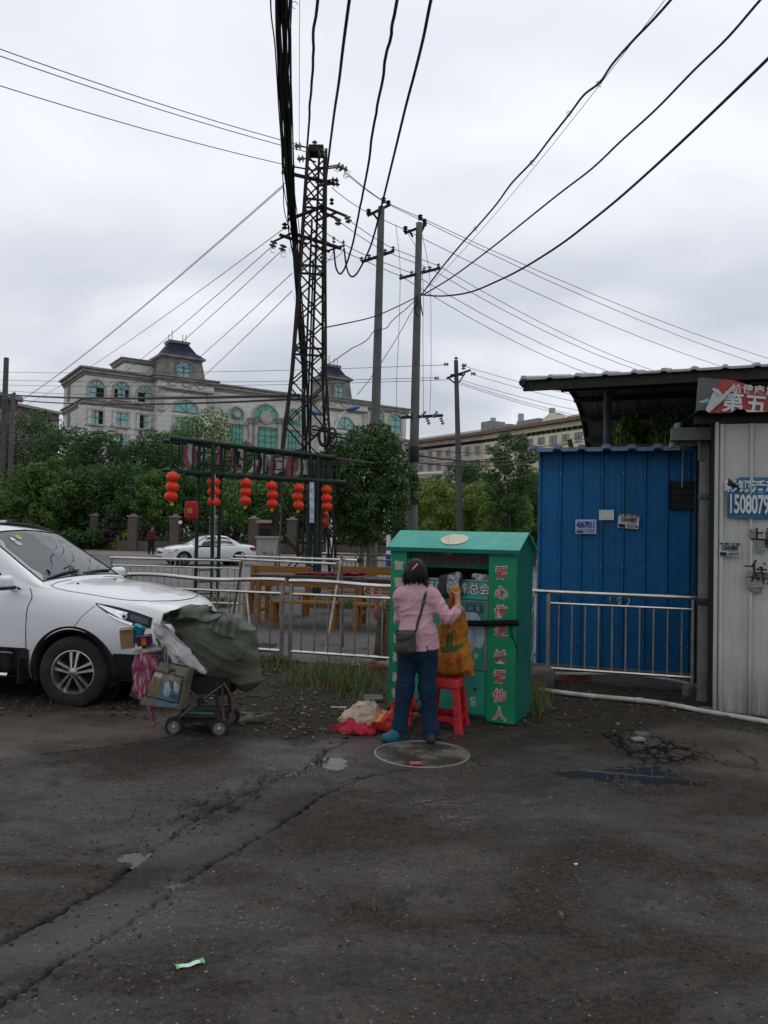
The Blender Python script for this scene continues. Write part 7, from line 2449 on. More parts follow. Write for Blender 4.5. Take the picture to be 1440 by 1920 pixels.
pinkw=M('pinkish_render',(.55,.47,.43),.85,var=.2,scale=.5);yelw=M('yellow_render',(.68,.65,.45),.85,var=.15,scale=.5)  # wall colours lightened, distance haze is painted into them
winm=M('dull_window',(.24,.25,.26),.3,var=.4,scale=2);rust=M('rust_eave',(.22,.125,.12),.8,var=.3,scale=1);greyr=M('grey_roof_tiles',(.20,.20,.20),.8,var=.3)  # panes, eaves and tiles lightened too, standing in for haze
A_=at(752,838,146);A_.z=0;Md=at(905,818,128);Md.z=0;B_=at(1150,784,104);B_.z=0
topP=at(905,816,128).z
tA,exA,nA,LA=terrace('apartment_block','pinkish apartment block with rust eaves far behind the leaning pole',A_,Md,topP,pinkw,5,9,winm,rust,roofc=greyr,win_z0=2.9,dz=2.3,wsz=(1.15,1.2))
tB,exB,nB,LB=terrace('apartment_block','yellow apartment block with curved gable far behind the blue shed',Md+(B_-Md).normalized()*.1,B_,topP,yelw,5,11,winm,rust,roofc=greyr,win_z0=2.9,dz=2.3,wsz=(1.5,1.2))
for k in range(26):
 p=Md.lerp(B_,(k+.5)/26)+nB*.05+Vector((0,0,topP-1.0));mb=MB();mb.box(tuple(p),(.9,.12,.5),math.atan2(exB.y,exB.x));mb.build('attic_vent',dark_void,tB)
for k in range(20):
 p=A_.lerp(Md,(k+.5)/20)+nA*.05+Vector((0,0,topP-1.0));mb=MB();mb.box(tuple(p),(1.0,.12,.5),math.atan2(exA.y,exA.x));mb.build('attic_vent',dark_void,tA)
c=at(1046,800,113.5);mb=MB();mb.prism([c+exB*(2.4*math.cos(a))+Vector((0,0,topP-c.z+.5+1.1*math.sin(a)**1.3))+nB*.9 for a in np.linspace(0,PI,15)],-nB*.5);mb.build('curved_gable',yelw,tB)
for uu,w_,h_,Y_ in((931,2.6,1.7,124),(955,5.0,.8,122),(1012,5,.9,116)):
 c=at(uu,800,Y_);mb=MB();mb.box((c.x,c.y+4,topP+.5+h_/2),(w_,3.0,h_),math.atan2(exB.y,exB.x));mb.build('roof_house',M('pale_grey_shed',(.24,.24,.235),.8,var=.3),tB)
for uu,Y_ in((931,124),(985,119),(1046,113)):
 c=at(uu,790,Y_);mb=MB();mb.cyl((c.x,c.y+4,topP+1.2),(c.x,c.y+4,topP+2.9),.5,n=10);mb.build('water_tank',M('pale_tank',(.36,.37,.38),.5),tB)
mauve=M('mauve_render',(.20,.13,.145),.85,var=.25,scale=.5)
p0,p1=at(-120,760,125),at(112,752,150);p0.z=p1.z=0
terrace('apartment_block','dull mauve apartment block at the left edge behind the trees',p0,p1,at(60,762,140).z,mauve,5,12,winm,M('pale_parapet',(.24,.23,.23),.8),roofc=None)
p0,p1=at(-60,745,92),at(34,738,100);p0.z=p1.z=0
terrace('apartment_block','brick red apartment block behind the leftmost poles',p0,p1,at(10,742,96).z,M('brick_red_render',(.14,.065,.06),.85,var=.25),5,5,winm,M('pale_parapet',(.24,.23,.23),.8))
# ================================================================== fence with brick piers across the street
brick_m=NT('grey_brown_brick');co=brick_m.coord('Object')
brn=brick_m.n.new('ShaderNodeTexBrick');brn.inputs['Scale'].default_value=3.4;brn.inputs['Color1'].default_value=(.085,.07,.058,1);brn.inputs['Color2'].default_value=(.13,.105,.09,1);brn.inputs['Mortar'].default_value=(.05,.046,.042,1)
mpv=brick_m.n.new('ShaderNodeMapping');mpv.inputs['Rotation'].default_value=(PI/2,0,0);brick_m.l.new(co,mpv.inputs[0]);brick_m.l.new(mpv.outputs[0],brn.inputs['Vector'])
brick_m.set(Base_Color=brn.outputs['Color'],Roughness=.9);brick_m=brick_m.m
piers=[]
PX=[(112,965,68),(132,966,64),(156,967,60),(180,967,56.5),(251,969,53.6),(329,976,53.6),(402,979,53.6),(476,981,53.6),(548,984,53.6),(622,987,53.6),(700,988,53.6),(775,990,53.6),(850,992,53.6),(925,994,53.6),(1000,996,53.6)]
fence=thing('street_fence','low brick fence with piers and iron bars across the street','fence',(at(251,1000,53.6).x,53.6,.1))
for(u,v,Y)in PX:
 p=at(u,v,Y);piers.append(Vector((p.x,Y,p.z if u<300 else 2.5)))
 mb=MB();mb.box((p.x,Y,piers[-1].z/2),(.62,.62,piers[-1].z));pr=mb.build('pier',brick_m,fence)
 mb=MB();mb.box((p.x,Y,piers[-1].z+.04),(.74,.74,.08));mb.box((p.x,Y,piers[-1].z+.15),(.3,.3,.14));mb.build('cap',trim_st,pr)
for a,b in zip(piers[:-1],piers[1:]):
 d=(b-a);d.z=0;L=d.length;e=d/L
 A0,B0=Vector((a.x,a.y,0))+e*.33,Vector((b.x,b.y,0))-e*.33
 mb=MB();mb.beam(A0+Vector((0,0,.42)),B0+Vector((0,0,.42)),.34,.84);mb.build('dwarf_wall',brick_m,fence)
 for z in(1.0,1.95):
  mb=MB();mb.beam(A0+Vector((0,0,z)),B0+Vector((0,0,z)),.04,.05);mb.build('rail',dark_iron,fence)
 n=max(2,int(L/.22));mb=MB()
 for k in range(1,n):
  q=A0.lerp(B0,k/n);mb.cyl(q+Vector((0,0,.84)),q+Vector((0,0,2.12)),.012,n=4,caps=False)
 tag(mb.build('iron_bars',dark_iron,fence),kind='stuff')
gl=at(338,980,53.2);mb=MB();mb.ball((gl.x,53.2,gl.z),.14,10,8);mb.build('globe_lamp',white_paint,fence,True)
c=at(503,1000,50);kio=thing('gate_kiosk','small dark red gate kiosk with grey flat roof beside the utility box','kiosk',(c.x,50,.13))
mb=MB();mb.box((c.x,50,1.15),(1.05,1.2,2.1));mb.build('wall',M('dark_red_render',(.06,.022,.02),.8,var=.3),kio)
mb=MB();mb.box((c.x,50,2.3),(1.4,1.5,.2));mb.build('roof',trim_st,kio)
mb=MB();mb.box((c.x-.1,49.38,1.0),(.6,.06,1.7));mb.build('door',dark_void,kio)
MP=at(283,1043,47.3);MP.z=.13
man2=thing('person','distant man in dark red jacket walking on the far pavement','person',MP)
def f_man(p):
 q=p-np.array(MP)
 d=ell(q,(.06,-.0,1.58),(.085,.10,.12));d=smin(d,seg(q,(.02,0,1.35),(.05,0,1.5),.06,.05),.03)
 d=smin(d,seg(q,(0,0,1.30),(0,0,.92),.155,.135,(1.1,.8,1)),.06)
 d=smin(d,seg(q,(-.17,0,1.32),(-.24,-.02,1.05),.065,.05),.04);d=smin(d,seg(q,(-.24,-.02,1.05),(-.16,-.1,.85),.05,.04),.03)
 d=smin(d,seg(q,(.17,0,1.32),(.22,-.06,1.05),.065,.05),.04);d=smin(d,seg(q,(.22,-.06,1.05),(.25,-.16,.88),.05,.04),.03)
 for s in(-1,1):
  d=smin(d,seg(q,(s*.08,0,.9),(s*.11,-.02*s,.45),.10,.075),.04);d=smin(d,seg(q,(s*.11,-.02*s,.45),(s*.13,.0,.06),.072,.05),.03)
  d=smin(d,seg(q,(s*.13,.0,.04),(s*.15+.05,-.12,.03),.045,.04),.02)
  for k in range(5):
   hx,hy,hz=(-.16,-.1,.85)if s<0 else(.25,-.16,.88)
   d=smin(d,seg(q,(hx+.012*(k-2),hy,hz-.02),(hx+.014*(k-2),hy-.01,hz-(.08 if k else.05)),.011,.008),.01)
 return d
mv,mf=surface_nets(f_man,np.array(MP)-[.45,.35,.02],np.array(MP)+[.45,.3,1.76],.024)
mm=np_mesh('body',mv,mf,skin,man2)
for nm,z0,z1,cl in(('jacket',.86,1.44,M('dark_red_jacket',(.07,.014,.016),.8,var=.3)),('trousers',.07,.90,M('black_trousers',(.012,.012,.014),.85)),('hair',1.60,1.8,hair_m.m),('shoes',-.1,.08,black_rubber)):
 fcol=lambda p,z0=z0,z1=z1:np.maximum(np.maximum(f_man(p)-.016,(p[:,2]-MP.z)-z1),z0-(p[:,2]-MP.z))
 a_,b_=surface_nets(fcol,np.array(MP)-[.48,.38,.05],np.array(MP)+[.48,.33,1.8],.026);np_mesh(nm,a_,b_,cl,man2)
 # ================================================================== yard furniture behind the railing
wood=NT('orange_varnished_wood');co=wood.coord('Object',(2,2,14))
wood.set(Base_Color=wood.mix(wood.rng(wood.noise(2.2,6,.6,co),.3,.7),(.17,.072,.016),(.27,.122,.03)),Roughness=.45);wood=wood.m
def plank(t,p,q,w,h,nm,mat=None):
 mb=MB();mb.beam(p,q,w,h);return mb.build(nm,mat or wood,t)
def table(label,c,L,W_,H_,rz,boards=5,top=None):
 t=thing('wooden_table',label,'table',c,rz,'orange wooden tables in the yard')
 for k in range(boards):
  y=-W_/2+W_*(k+.5)/boards
  mb=MB();mb.box((0,y,H_),(L,W_/boards-.012,.04));mb.build('plank',top or wood,t,False,local=True)
 for sx in(-1,1):
  for sy in(-1,1):
   mb=MB();mb.box((sx*(L/2-.12),sy*(W_/2-.07),(H_-.02)/2),(.085,.085,H_-.02));mb.build('leg',wood,t,False,local=True)
 for sy in(-1,1):
  mb=MB();mb.box((0,sy*(W_/2-.07),H_-.11),(L-.34,.03,.15));mb.build('apron',wood,t,False,local=True)
 for sx in(-1,1):
  mb=MB();mb.box((sx*(L/2-.12),0,.22),(.05,W_-.24,.06));mb.build('stretcher',wood,t,False,local=True)
 return t
def bench(label,c,L,rz,back=True):
 t=thing('wooden_bench',label,'bench',c,rz,'orange wooden benches in the yard')
 for k in range(3):
  mb=MB();mb.box((0,-.14+.14*k,.45),(L,.125,.035));mb.build('plank',wood,t,False,local=True)
 for sx in(-1,1):
  for sy in(-1,1):
   mb=MB();hh=.98 if(back and sy>0)else.43;mb.box((sx*(L/2-.06),sy*.18,hh/2),(.08,.07,hh));mb.build('leg',wood,t,False,local=True)
  mb=MB();mb.beam((sx*(L/2-.06),-.15,.18),(sx*(L/2-.06),.15,.36),.04,.05);mb.build('brace',wood,t,False,local=True)
 if back:
  for z in(.66,.88):
   mb=MB();mb.box((0,.225,z),(L,.03,.17));mb.build('backrest_board',wood,t,False,local=True)
 return t
dark_top=M('dark_table_top',(.055,.045,.04),.4,var=.3,scale=4)
tc1=at(582,1180,14.3);tc1.z=.03
table('long orange table with dark top and maroon cloth behind the railing',tc1,2.05,.85,.86,-.10,6,dark_top)
tc2=at(722,1175,14.0);tc2.z=.03
table('orange table half hidden behind the left side of the bin',tc2,1.1,.8,.84,-.1,5,dark_top)
bc1=at(520,1150,15.4);bc1.z=.03;bench('orange bench with high back at the far left end of the long table',bc1,1.25,-.1)
bc2=at(680,1150,16.0);bc2.z=.03;bench('orange bench with high back behind the right half of the long table',bc2,1.3,-.1)
bc3=at(570,1190,13.5);bc3.z=.03;bench('low orange bench without back in front of the long table',bc3,1.2,-.1,False)
bc4=at(700,1185,13.3);bc4.z=.03;bench('low orange bench without back beside the green bin',bc4,.7,-.1,False)
cpos=tc1+Vector((.25,.0,.885))
heap('table_cloth','folded maroon cloth lying on the long orange table','cloth',cpos,[((-.5,-.05,.01),(.55,.05,.02),.055,.06,(1,3.2,.5)),((.4,0,.03),(.7,.05,.03),.05,.04,(1,2.5,.6))],.03,(6,6,10),M('maroon_table_cloth',(.12,.012,.024),.8,var=.25,scale=6),.02,5)
UB=at(503,1060,20.5);UB.z=.03
ub=thing('utility_box','grey metal utility box with scrawled black number in the yard','utility box',UB,.12)
ubm=M('grey_green_box',(.38,.385,.345),.7,var=.2,scale=3,dirt=(.10,.10,.09),dirt_amt=.6)
mb=MB();mb.box((0,0,.76),(.62,.5,1.42));mb.build('cabinet',ubm,ub,False,local=True)
mb=MB();mb.box((0,0,1.50),(.70,.58,.05));mb.build('lid',ubm,ub,False,local=True)
mb=MB();mb.box((0,-.256,.76),(.56,.012,1.3));dr=mb.build('door',ubm,ub,False,local=True)
mb=MB();mb.box((.2,-.268,.8),(.03,.02,.12));mb.build('handle',dark_iron,dr,False,local=True)
Rz=Matrix.Rotation(.12,3,'Z');uex=Rz@Vector((1,0,0))
letter('0755-73559',black_ink,ub,UB+Rz@Vector((0,-.264,.62)),uex,(0,0,1),.135,.002,.003,.95,.85)
letter('办证',black_ink,ub,UB+Rz@Vector((.02,-.264,.47)),uex,(0,0,1),.12,.002,.003)
letter('专业',M('grey_ink',(.10,.10,.10),.8),ub,UB+Rz@Vector((.0,-.264,1.05)),uex,(0,0,1),.16,0,.003)
mb=MB();mb.box((-.2,-.266,1.25),(.12,.004,.22));mb.build('sticker',M('blue_white_sticker',(.30,.35,.42),.6,var=.5,scale=20),ub,False,local=True)
ra=[at(640,1049,11.1),at(455,1043,13.2)]
rack=thing('steel_rack','folding stainless A-frame rack standing behind the railing','rack',(ra[0].x,ra[0].y,.03))
mb=MB();mb.tube([ra[0]+Vector((.25,-.25,-.0)),ra[1]+Vector((-.15,.15,0))],.019,8);mb.build('top_bar',steel,rack,True)
mb=MB();mb.tube([ra[0]+Vector((-.05,-.16,-.06)),ra[1]+Vector((-.2,.05,-.05))],.019,8);mb.build('top_bar',steel,rack,True)
for r_,f1,f2 in((ra[0],(610,1229),(643,1212)),(ra[1],(436,1160),(470,1188))):
 for f in(f1,f2):
  mb=MB();q=gnd(*f,.03);d_=(q-r_).normalized();mb.tube([r_-d_*.06,q],.018,8);mb.build('leg',steel_dull,rack,True)
mb=MB();mb.box(tuple(ra[0]+Vector((.27,-.27,0))),(.07,.06,.06));mb.build('clamp',black_rubber,rack)
for k,(u0,v0,u1,v1,cl,w_)in enumerate(((706,1238,716,1150,(.13,.10,.07),.09),(716,1238,722,1140,(.10,.085,.065),.11),(727,1236,730,1148,(.17,.13,.09),.10))):
 p,q=RF(.0,.30,.03),None
 a_=on_plane(u0,v0,RF(0,.35),R_EY);b_=on_plane(u1,v1,RF(0,.14),R_EY)
 mb=MB();mb.beam(a_,b_,w_,.02,up=R_EX.cross(Vector((0,0,1))));tag(mb.build('leaning_board',M('board_%d'%k,cl,.85,var=.4,scale=8)),('greyish','dark','pale')[k]+' board leaning on the railing beside the left edge of the bin','board','boards beside the bin')
for k,(u,v,cl,lb)in enumerate(((717,1142,(.34,.27,.12),'yellowish'),(708,1135,(.28,.13,.10),'salmon'),(729,1140,(.10,.10,.12),'dark grey'))):
 p=on_plane(u,v,RF(0,.22),R_EY)
 heap('rag',lb+' rag hung over the boards beside the green bin','rag',p-Vector((0,0,.2)),[((0,0,.12),(.01,0,.30),.045,.05,(1,.7,1)),((.02,0,.12),(.03,-.01,.0),.045,.03,(1,.7,1))],.03,(10,10,6),M('rag_%s'%k,cl,.9,var=.3,scale=9),.014,k)
rail_frame('steel_railing','distant stainless railing panel behind the bonnet of the white car',at(205,1105,16.6)*Vector((1,1,0)),at(452,1110,16.2)*Vector((1,1,0)),bars=18,base_z=.03)
for k,(ua,ub_)in enumerate(((600,668),(672,745),(749,800))):
 rail_frame('steel_railing',('first','second','third')[k]+' distant stainless railing panel from the lattice tower towards the bin',at(ua,1060,23.4)*Vector((1,1,0)),at(ub_,1060,23.0)*Vector((1,1,0)),bars=7,ring=False,base_z=.03)
pa,pb=gnd(452,1131,.033),gnd(556,1124,.033)
mb=MB();mb.prism([pa+Vector((0,-.14,.004)),pb+Vector((0,-.14,.004)),pb+Vector((0,.14,.004)),pa+Vector((0,.14,.004))],(0,0,.012));tag(mb.build('red_mat',M('pink_red_mat',(.42,.06,.08),.6)),'narrow pinkish red mat on the yard floor under the tables','mat')
# ================================================================== lattice tower
TW=at(565,1000,22.0);TWX,TWY=TW.x,22.0
HT=at(590,285,22.0).z
tower_t=thing('lattice_tower','rusty steel lattice tower carrying cable bundles behind the lantern gate','tower',(TWX,TWY,.0))
iron=M('tower_iron',(.030,.026,.023),.75,.3,var=.5,scale=2,dirt=(.075,.035,.018),dirt_amt=.7,dscale=1.5)
hwz=lambda z:float(np.interp(z,[0,4.2,6.2,9.2,HT],[.95,.63,.46,.345,.25]))
ROT=.18
def TP(sx,sy,z,k=1.0):
 h=hwz(z)*k;x,y=sx*h,sy*h;lean=.014*z
 return Vector((TWX+x*math.cos(ROT)-y*math.sin(ROT)+lean,TWY+x*math.sin(ROT)+y*math.cos(ROT),z))
cs4=((-1,-1),(1,-1),(1,1),(-1,1))
for sx,sy in cs4:
 mb=MB();zs_=[0,4.2,6.2,9.2,HT]
 for za,zb in zip(zs_[:-1],zs_[1:]):mb.beam(TP(sx,sy,za),TP(sx,sy,zb),.07,.07)
 mb.build('leg',iron,tower_t)
lv=[0];z=0
while z<HT-.3:
 z+=max(.62,hwz(z)*1.95);lv.append(min(z,HT))
for i in range(len(lv)-1):
 for k in range(4):
  a,b=cs4[k],cs4[(k+1)%4]
  for(p,q)in((a,b),(b,a)):
   mb=MB();mb.beam(TP(*p,lv[i]),TP(*q,lv[i+1]),.038,.038);mb.build('brace',iron,tower_t)
  if i%3==2:
   mb=MB();mb.beam(TP(*a,lv[i]),TP(*b,lv[i]),.055,.055);mb.build('strut',iron,tower_t)
for dx,dy,r,zt in((-.08,-.1,.03,10.6),(.12,.05,.035,HT-.1),(.02,.12,.025,9.5)):
 mb=MB();mb.tube(smooth_path([(TWX+dx*1.3+.014,TWY+dy,1.0),(TWX+dx+.056,TWY+dy,4),(TWX+dx*.8+.1,TWY+dy,7),(TWX+dx*.6+.014*zt,TWY+dy,zt)],6),r,8);mb.build('riser_pipe',iron,tower_t,True)
mb=MB();mb.box((TWX+.014*HT,TWY,HT+.02),(.42,.42,.2));mb.build('head_box',iron,tower_t)
ins_m=M('grey_porcelain',(.20,.20,.185),.3,var=.3,scale=8);ins_b=M('brown_porcelain',(.025,.018,.016),.3,var=.3)
def insul(par,p,d,r=.09,n=3,mat=None,L=.22,name='insulator'):
 """porcelain discs strung along direction d"""
 d=Vector(d).normalized();R=d.to_track_quat('Z','Y').to_matrix().to_4x4()
 prof=[]
 for k in range(n):
  z=L*k/n;prof+=[(r*.35,z),(r,z+L/n*.35),(r*.95,z+L/n*.5),(r*.35,z+L/n*.62)]
 prof.append((r*.3,L));mb=MB();mb.lathe(prof,Matrix.Translation(p)@R,12);return mb.build(name,mat or ins_m,par,35)
def arm(par,p,q,w=.07):
 mb=MB();mb.beam(p,q,w,w);return mb.build('crossarm',iron,par)
TD=22.0
A1,A2=at(528,322,21.9),at(628,345,22.1);arm(tower_t,A1,A2,.08)
A3,A4=at(540,412,21.8),at(610,386,22.1);arm(tower_t,A3,A4,.08)
B1,B2=at(560,398,21.9),at(650,405,22.2);arm(tower_t,at(600,385,22),at(651,406,22.3),.06);arm(tower_t,at(600,395,22),at(636,412,22.2),.06);arm(tower_t,at(590,415,22),at(632,398,22.2),.06)
C1,C2=at(520,447,21.6),at(640,466,22.4);arm(tower_t,at(515,452,21.5),at(545,438,21.9),.06);arm(tower_t,at(556,440,21.9),C2,.08);arm(tower_t,at(524,440,21.6),at(575,458,22),.07);arm(tower_t,at(585,460,22),at(618,472,22.3),.06);arm(tower_t,at(610,472,22.2),at(645,460,22.5),.05)
for(u,v,du,dv,r,mt_)in((565,274,-1,0,.12,ins_m),(570,297,-1,.1,.11,ins_m),(597,290,.6,-.3,.13,ins_m),(553,313,-1,-.1,.11,ins_m),(632,310,1,.6,.12,ins_m),(640,313,1,.5,.09,ins_m),(622,337,1,.1,.09,ins_b),(624,345,1,.1,.08,ins_b),(622,384,0,-1,.07,ins_b),(634,410,0,1,.10,ins_m),(651,406,.3,1,.10,ins_m),(514,452,-.3,1,.11,ins_m),(532,459,-.3,1,.11,ins_m),(534,430,0,-1,.09,ins_b),(590,276,0,-1,.08,ins_m),
 (602,
 480,
 .5,
 1,
 .08,
 ins_m),
 (626,
 456,
 0,
 -1,
 .05,
 ins_m),
 (644,
 463,
 0,
 -1,
 .05,
 ins_m)):
 p=at(u,v,21.9);q=at(u+du*20,v+dv*20,21.9);insul(tower_t,p,q-p,r,2,mt_,.2)
 if v<350:
  mb=MB();mb.cyl(p,(TWX+.014*p.z,TWY,p.z-.05),.022,n=6);mb.build('insulator_bracket',iron,tower_t)
  # ================================================================== concrete poles
conc=M('pole_concrete',(.135,.135,.128),.85,var=.25,scale=1.2,dirt=(.07,.068,.062),dirt_amt=.6,dscale=1.0)
conc_d=M('old_pole_concrete',(.085,.082,.076),.85,var=.3,scale=1.2,dirt=(.04,.038,.034),dirt_amt=.6)
def pole(name,label,base,top,r0,r1,mat=conc):
 t=thing(name,label,'utility pole',(base.x,base.y,0))
 mb=MB();mb.cyl((base.x,base.y,-.1),top,r0,r1,16);mb.build('shaft',mat,t,35)
 return t
b2=at(705,800,24.7);b2=Vector((b2.x-.05,24.7,0));t2=at(715,388,24.7)
pole2=pole('concrete_pole','tall concrete pole rising behind the dark round tree',b2,t2,.185,.105)
b3=at(773,975,25.6);b3.z=0;t3=at(786,418,25.6)
pole3=pole('concrete_pole','tall concrete pole with black band rising behind the green bin',b3,t3,.185,.105)
for zv,h_ in((852,.26),(940,.08)):
 p=at(776,zv,25.6);mb=MB();mb.lathe([(.178,-h_),(.182,-h_+.01),(.182,h_-.01),(.178,h_)],Matrix.Translation(p),16,False,False);mb.build('black_band',black_cable,pole3,True)
for P_,arms in((pole2,[((690,404,24.5),(727,386,24.9)),((679,491,24.4),(738,471,25.0))]),(pole3,[((760,437,25.3),(798,422,25.9)),((750,522,25.2),(824,503,26.1)),((752,783,25.4),(830,779,25.8))])):
 for a,b in arms:arm(P_,at(*a),at(*b),.09)
mb=MB();mb.beam(at(698,398,24.6),at(711,415,24.7),.05);mb.build('arm_brace',iron,pole2);mb=MB();mb.beam(at(766,431,25.4),at(774,444,25.6),.05);mb.build('arm_brace',iron,pole3);mb=MB();mb.beam(at(795,425,25.8),at(786,444,25.6),.05);mb.build('arm_brace',iron,pole3)
for(P_,u,v,Y,mt_)in((pole2,691,400,24.5,ins_b),(pole2,719,378,24.8,ins_b),(pole2,728,384,24.9,ins_b),(pole3,760,432,25.3,ins_b),(pole3,788,410,25.7,ins_b),(pole3,796,418,25.9,ins_b)):
 insul(P_,at(u,v+3,Y),(0,0,1),.085,3,mt_,.2)
for(P_,u,v,Y)in((pole2,678,487,24.4),(pole2,692,482,24.5),(pole2,722,472,24.8),(pole2,737,467,25),(pole3,752,519,25.2),(pole3,772,513,25.4),(pole3,795,506,25.8),(pole3,806,504,25.9),(pole3,822,499,26.1)):
 insul(P_,at(u,v+3,Y),(0,0,1),.065,2,ins_m,.15)
for u in(760,790,800,812,826):
 insul(pole3,at(u,783,25.5),Vector((.4,-.1,-1 if u in(800,826)else.6)),.07,3,M('fuse_grey',(.22,.22,.21),.4),.26,'fuse')
b4=at(866,990,37.0);b4.z=0;t4=at(855,676,37.0)
pole4=pole('concrete_pole','short leaning concrete pole in front of the apartment blocks',b4,t4,.17,.10,conc_d)
arm(pole4,at(838,709,36.8),at(882,694,37.2),.1);arm(pole4,at(845,703,36.8),at(868,703,37.1),.08)
mb=MB();mb.beam(at(842,710,37),at(852,718,37),.06);mb.build('arm_brace',iron,pole4);mb=MB();mb.beam(at(872,700,37),at(860,718,37),.06);mb.build('arm_brace',iron,pole4)
for u,v,d in((841,683,(-1,0,0)),(866,684,(1,0,-.1)),(823,709,(-1,0,0)),(883,700,(1,0,-.1)),(855,678,(0,0,1)),(869,693,(0,0,1))):
 insul(pole4,at(u,v,37),d,.11,2,ins_m,.24)
b5=at(4,900,60.0);b5.z=0;pole5=pole('concrete_pole','dark bare pole at the left edge of the picture',b5,at(12,671,60.0),.24,.19,conc_d)
b6=at(19,900,61.0);b6.z=0;pole6=pole('concrete_pole','shorter pole with insulators beside the bare pole at the left edge',b6,at(25,738,61.0),.23,.17,conc)
arm(pole6,at(12,757,60.8),at(36,752,61.2),.1);insul(pole6,at(27,742,61),(0,0,1),.14,2,ins_b,.3);insul(pole6,at(36,752,61),(1,0,0),.14,2,ins_b,.3)
# ================================================================== overhead wires
wire_m=M('weathered_wire',(.035,.035,.036),.6,.2,var=.2)
def wire(name,label,pts,r,group=None,mat=None,n=10,sides=5,wob=0.0,seed=0,cat='wire',par=None):
 P=smooth_path([at(*p)for p in pts],n)
 if wob:
  for i in range(1,len(P)-1):
   P[i]=P[i]+Vector((wob*float(vnoise(np.array([i*.45,seed,1.5])))*2,0,wob*float(vnoise(np.array([i*.45,seed,9.5])))*2))
 mb=MB();mb.tube(P,r,sides);o=mb.build(name,mat or wire_m,par,True)
 if par is None:tag(o,label,cat,group)
 return o
def sagw(a,b,sag,m=5):
 """pixel-depth end points with a natural sag in metres, returned as world path"""
 A_,B_=at(*a),at(*b)
 return[A_.lerp(B_,k/m/2)+Vector((0,0,-sag*4*(k/m/2)*(1-k/m/2)))for k in range(2*m+1)]
def wire2(label,a,b,sag,r,group,mat=None,name='overhead_wire'):
 mb=MB();mb.tube(sagw(a,b,sag),r,5);return tag(mb.build(name,mat or wire_m,None,True),label,'wire',group)
GL='wires from the tower top to the upper left'
wire2('uppermost of the three wires from the tower top to the upper left',(-120,48,15.5),(566,273,21.9),.12,.011,GL)
wire2('middle of the three wires from the tower top to the upper left',(-120,62,15.5),(586,288,21.9),.12,.011,GL)
wire2('lowest of the three wires from the tower top to the upper left',(-120,122,16),(553,313,21.9),.12,.011,GL)
ORD=['first','second','third','fourth','fifth','sixth','seventh','eighth','ninth','tenth']
GD='wires slanting from the tower down to the left'
dl='thin wire slanting from the tower down to the left, %s from the top'
ki=0
for a,b in(((535,343,22),(40,750,61)),((531,350,22),(36,754,61)),((533,428,21.8),(44,762,61)),((510,462,21.6),(98,795,54)),((528,470,21.6),(140,800,54)),((548,512,21.8),(196,806,54)),((548,545,21.8),(232,826,54))):
 wire2(dl%ORD[ki],a,b,.35,.011,GD);ki+=1
for(u,v)in((532,346),(508,466),(525,474)):
 pass
GH='horizontal wires between the far poles'
for a,b in(((-60,696,59),(840,684,37)),((-60,710,59),(823,708,37)),((-60,720,59),(845,712,37)),((-60,727,59),(600,742,30))):
 wire2('thin horizontal wire crossing before the stone building, %s from the top'%ORD[ki-7],a,b,.25,.013,GH);ki+=1
GR='wires from the tower over the two tall poles to the right'
rl_='thin wire from the tower over both tall poles to the right, %s from the top'
ki=0
far_r=37.5
for p0,p1,p2,p3 in(((640,314,22),(719,377,24.8),(789,408,25.7),(1500,690,38)),((648,325,22),(728,383,24.9),(797,416,25.9),(1470,698,38)),((622,352,22.1),(691,399,24.5),(760,431,25.3),(1400,702,38)),((651,410,22.3),(737,466,25),(822,498,26.1),(1260,706,36)),((636,415,22.2),(722,471,24.8),(806,503,25.9),(1240,708,36)),((607,434,22),(692,481,24.5),(772,512,25.4),(1190,712,36)),((605,447,22),(678,486,24.4),
 (752,
 518,
 25.2),
 (1150,
 716,
 36))):
 pts=[]
 for a,b,s in((p0,p1,.05),(p1,p2,.01),(p2,p3,.35)):
  q=sagw(a,b,s,4);pts+=q if not pts else q[1:]
 mb=MB();mb.tube(pts,.011,5);tag(mb.build('overhead_wire',wire_m,None,True),rl_%ORD[ki],'wire',GR);ki+=1
G4='wires from the short leaning pole to the right'
ki=0
for a,b in(((868,686,37),(1190,760,46)),((886,702,37),(1190,772,46)),((862,712,37),(1200,790,46)),((860,716,37),(1210,806,46)),((862,720,37),(1190,806,46))):
 wire2('thin wire from the short leaning pole to the canopy, %s from the top'%ORD[ki],a,b,.2,.012,G4);ki+=1
GB='low cables between the far poles behind the gate'
for k,(a,b,s,r)in enumerate((((-40,735,59),(560,741,22.3),.25,.05),((-40,740,59),(562,748,22.3),.4,.035),((-60,790,42),(420,868,30),.3,.02),((600,830,22.4),(1015,860,34),.5,.022),((620,815,22.4),(980,862,34),.35,.03),((780,900,26),(1012,885,36),.3,.012),((600,845,22.3),(775,862,25.5),.3,.016),((640,870,22.3),(985,810,34),.5,.012),((770,870,25.6),(1180,790,38),.5,.014),((770,840,25.6),(1130,800,38),
 .6,
 .014))):
 wire2('thick cable bundle sagging in front of the stone building' if k==0 else['second cable below the thick bundle before the stone building','low dark cable sagging behind the left trees','dark cable from the tower foot to the blue shed','thicker dark cable from the tower foot past the leaning pole','thin line crossing low between pole and blue shed','dark cable between tower and pole across the round tree',
  'thin cable rising from the round tree to the right',
  'thin cable rising from the pole to the canopy',
  'uppermost thin cable from the pole to the canopy'][k-1],
  a,
  b,
  s,
  r,
  GB if k else None,
  black_cable,
  'overhead_cable')
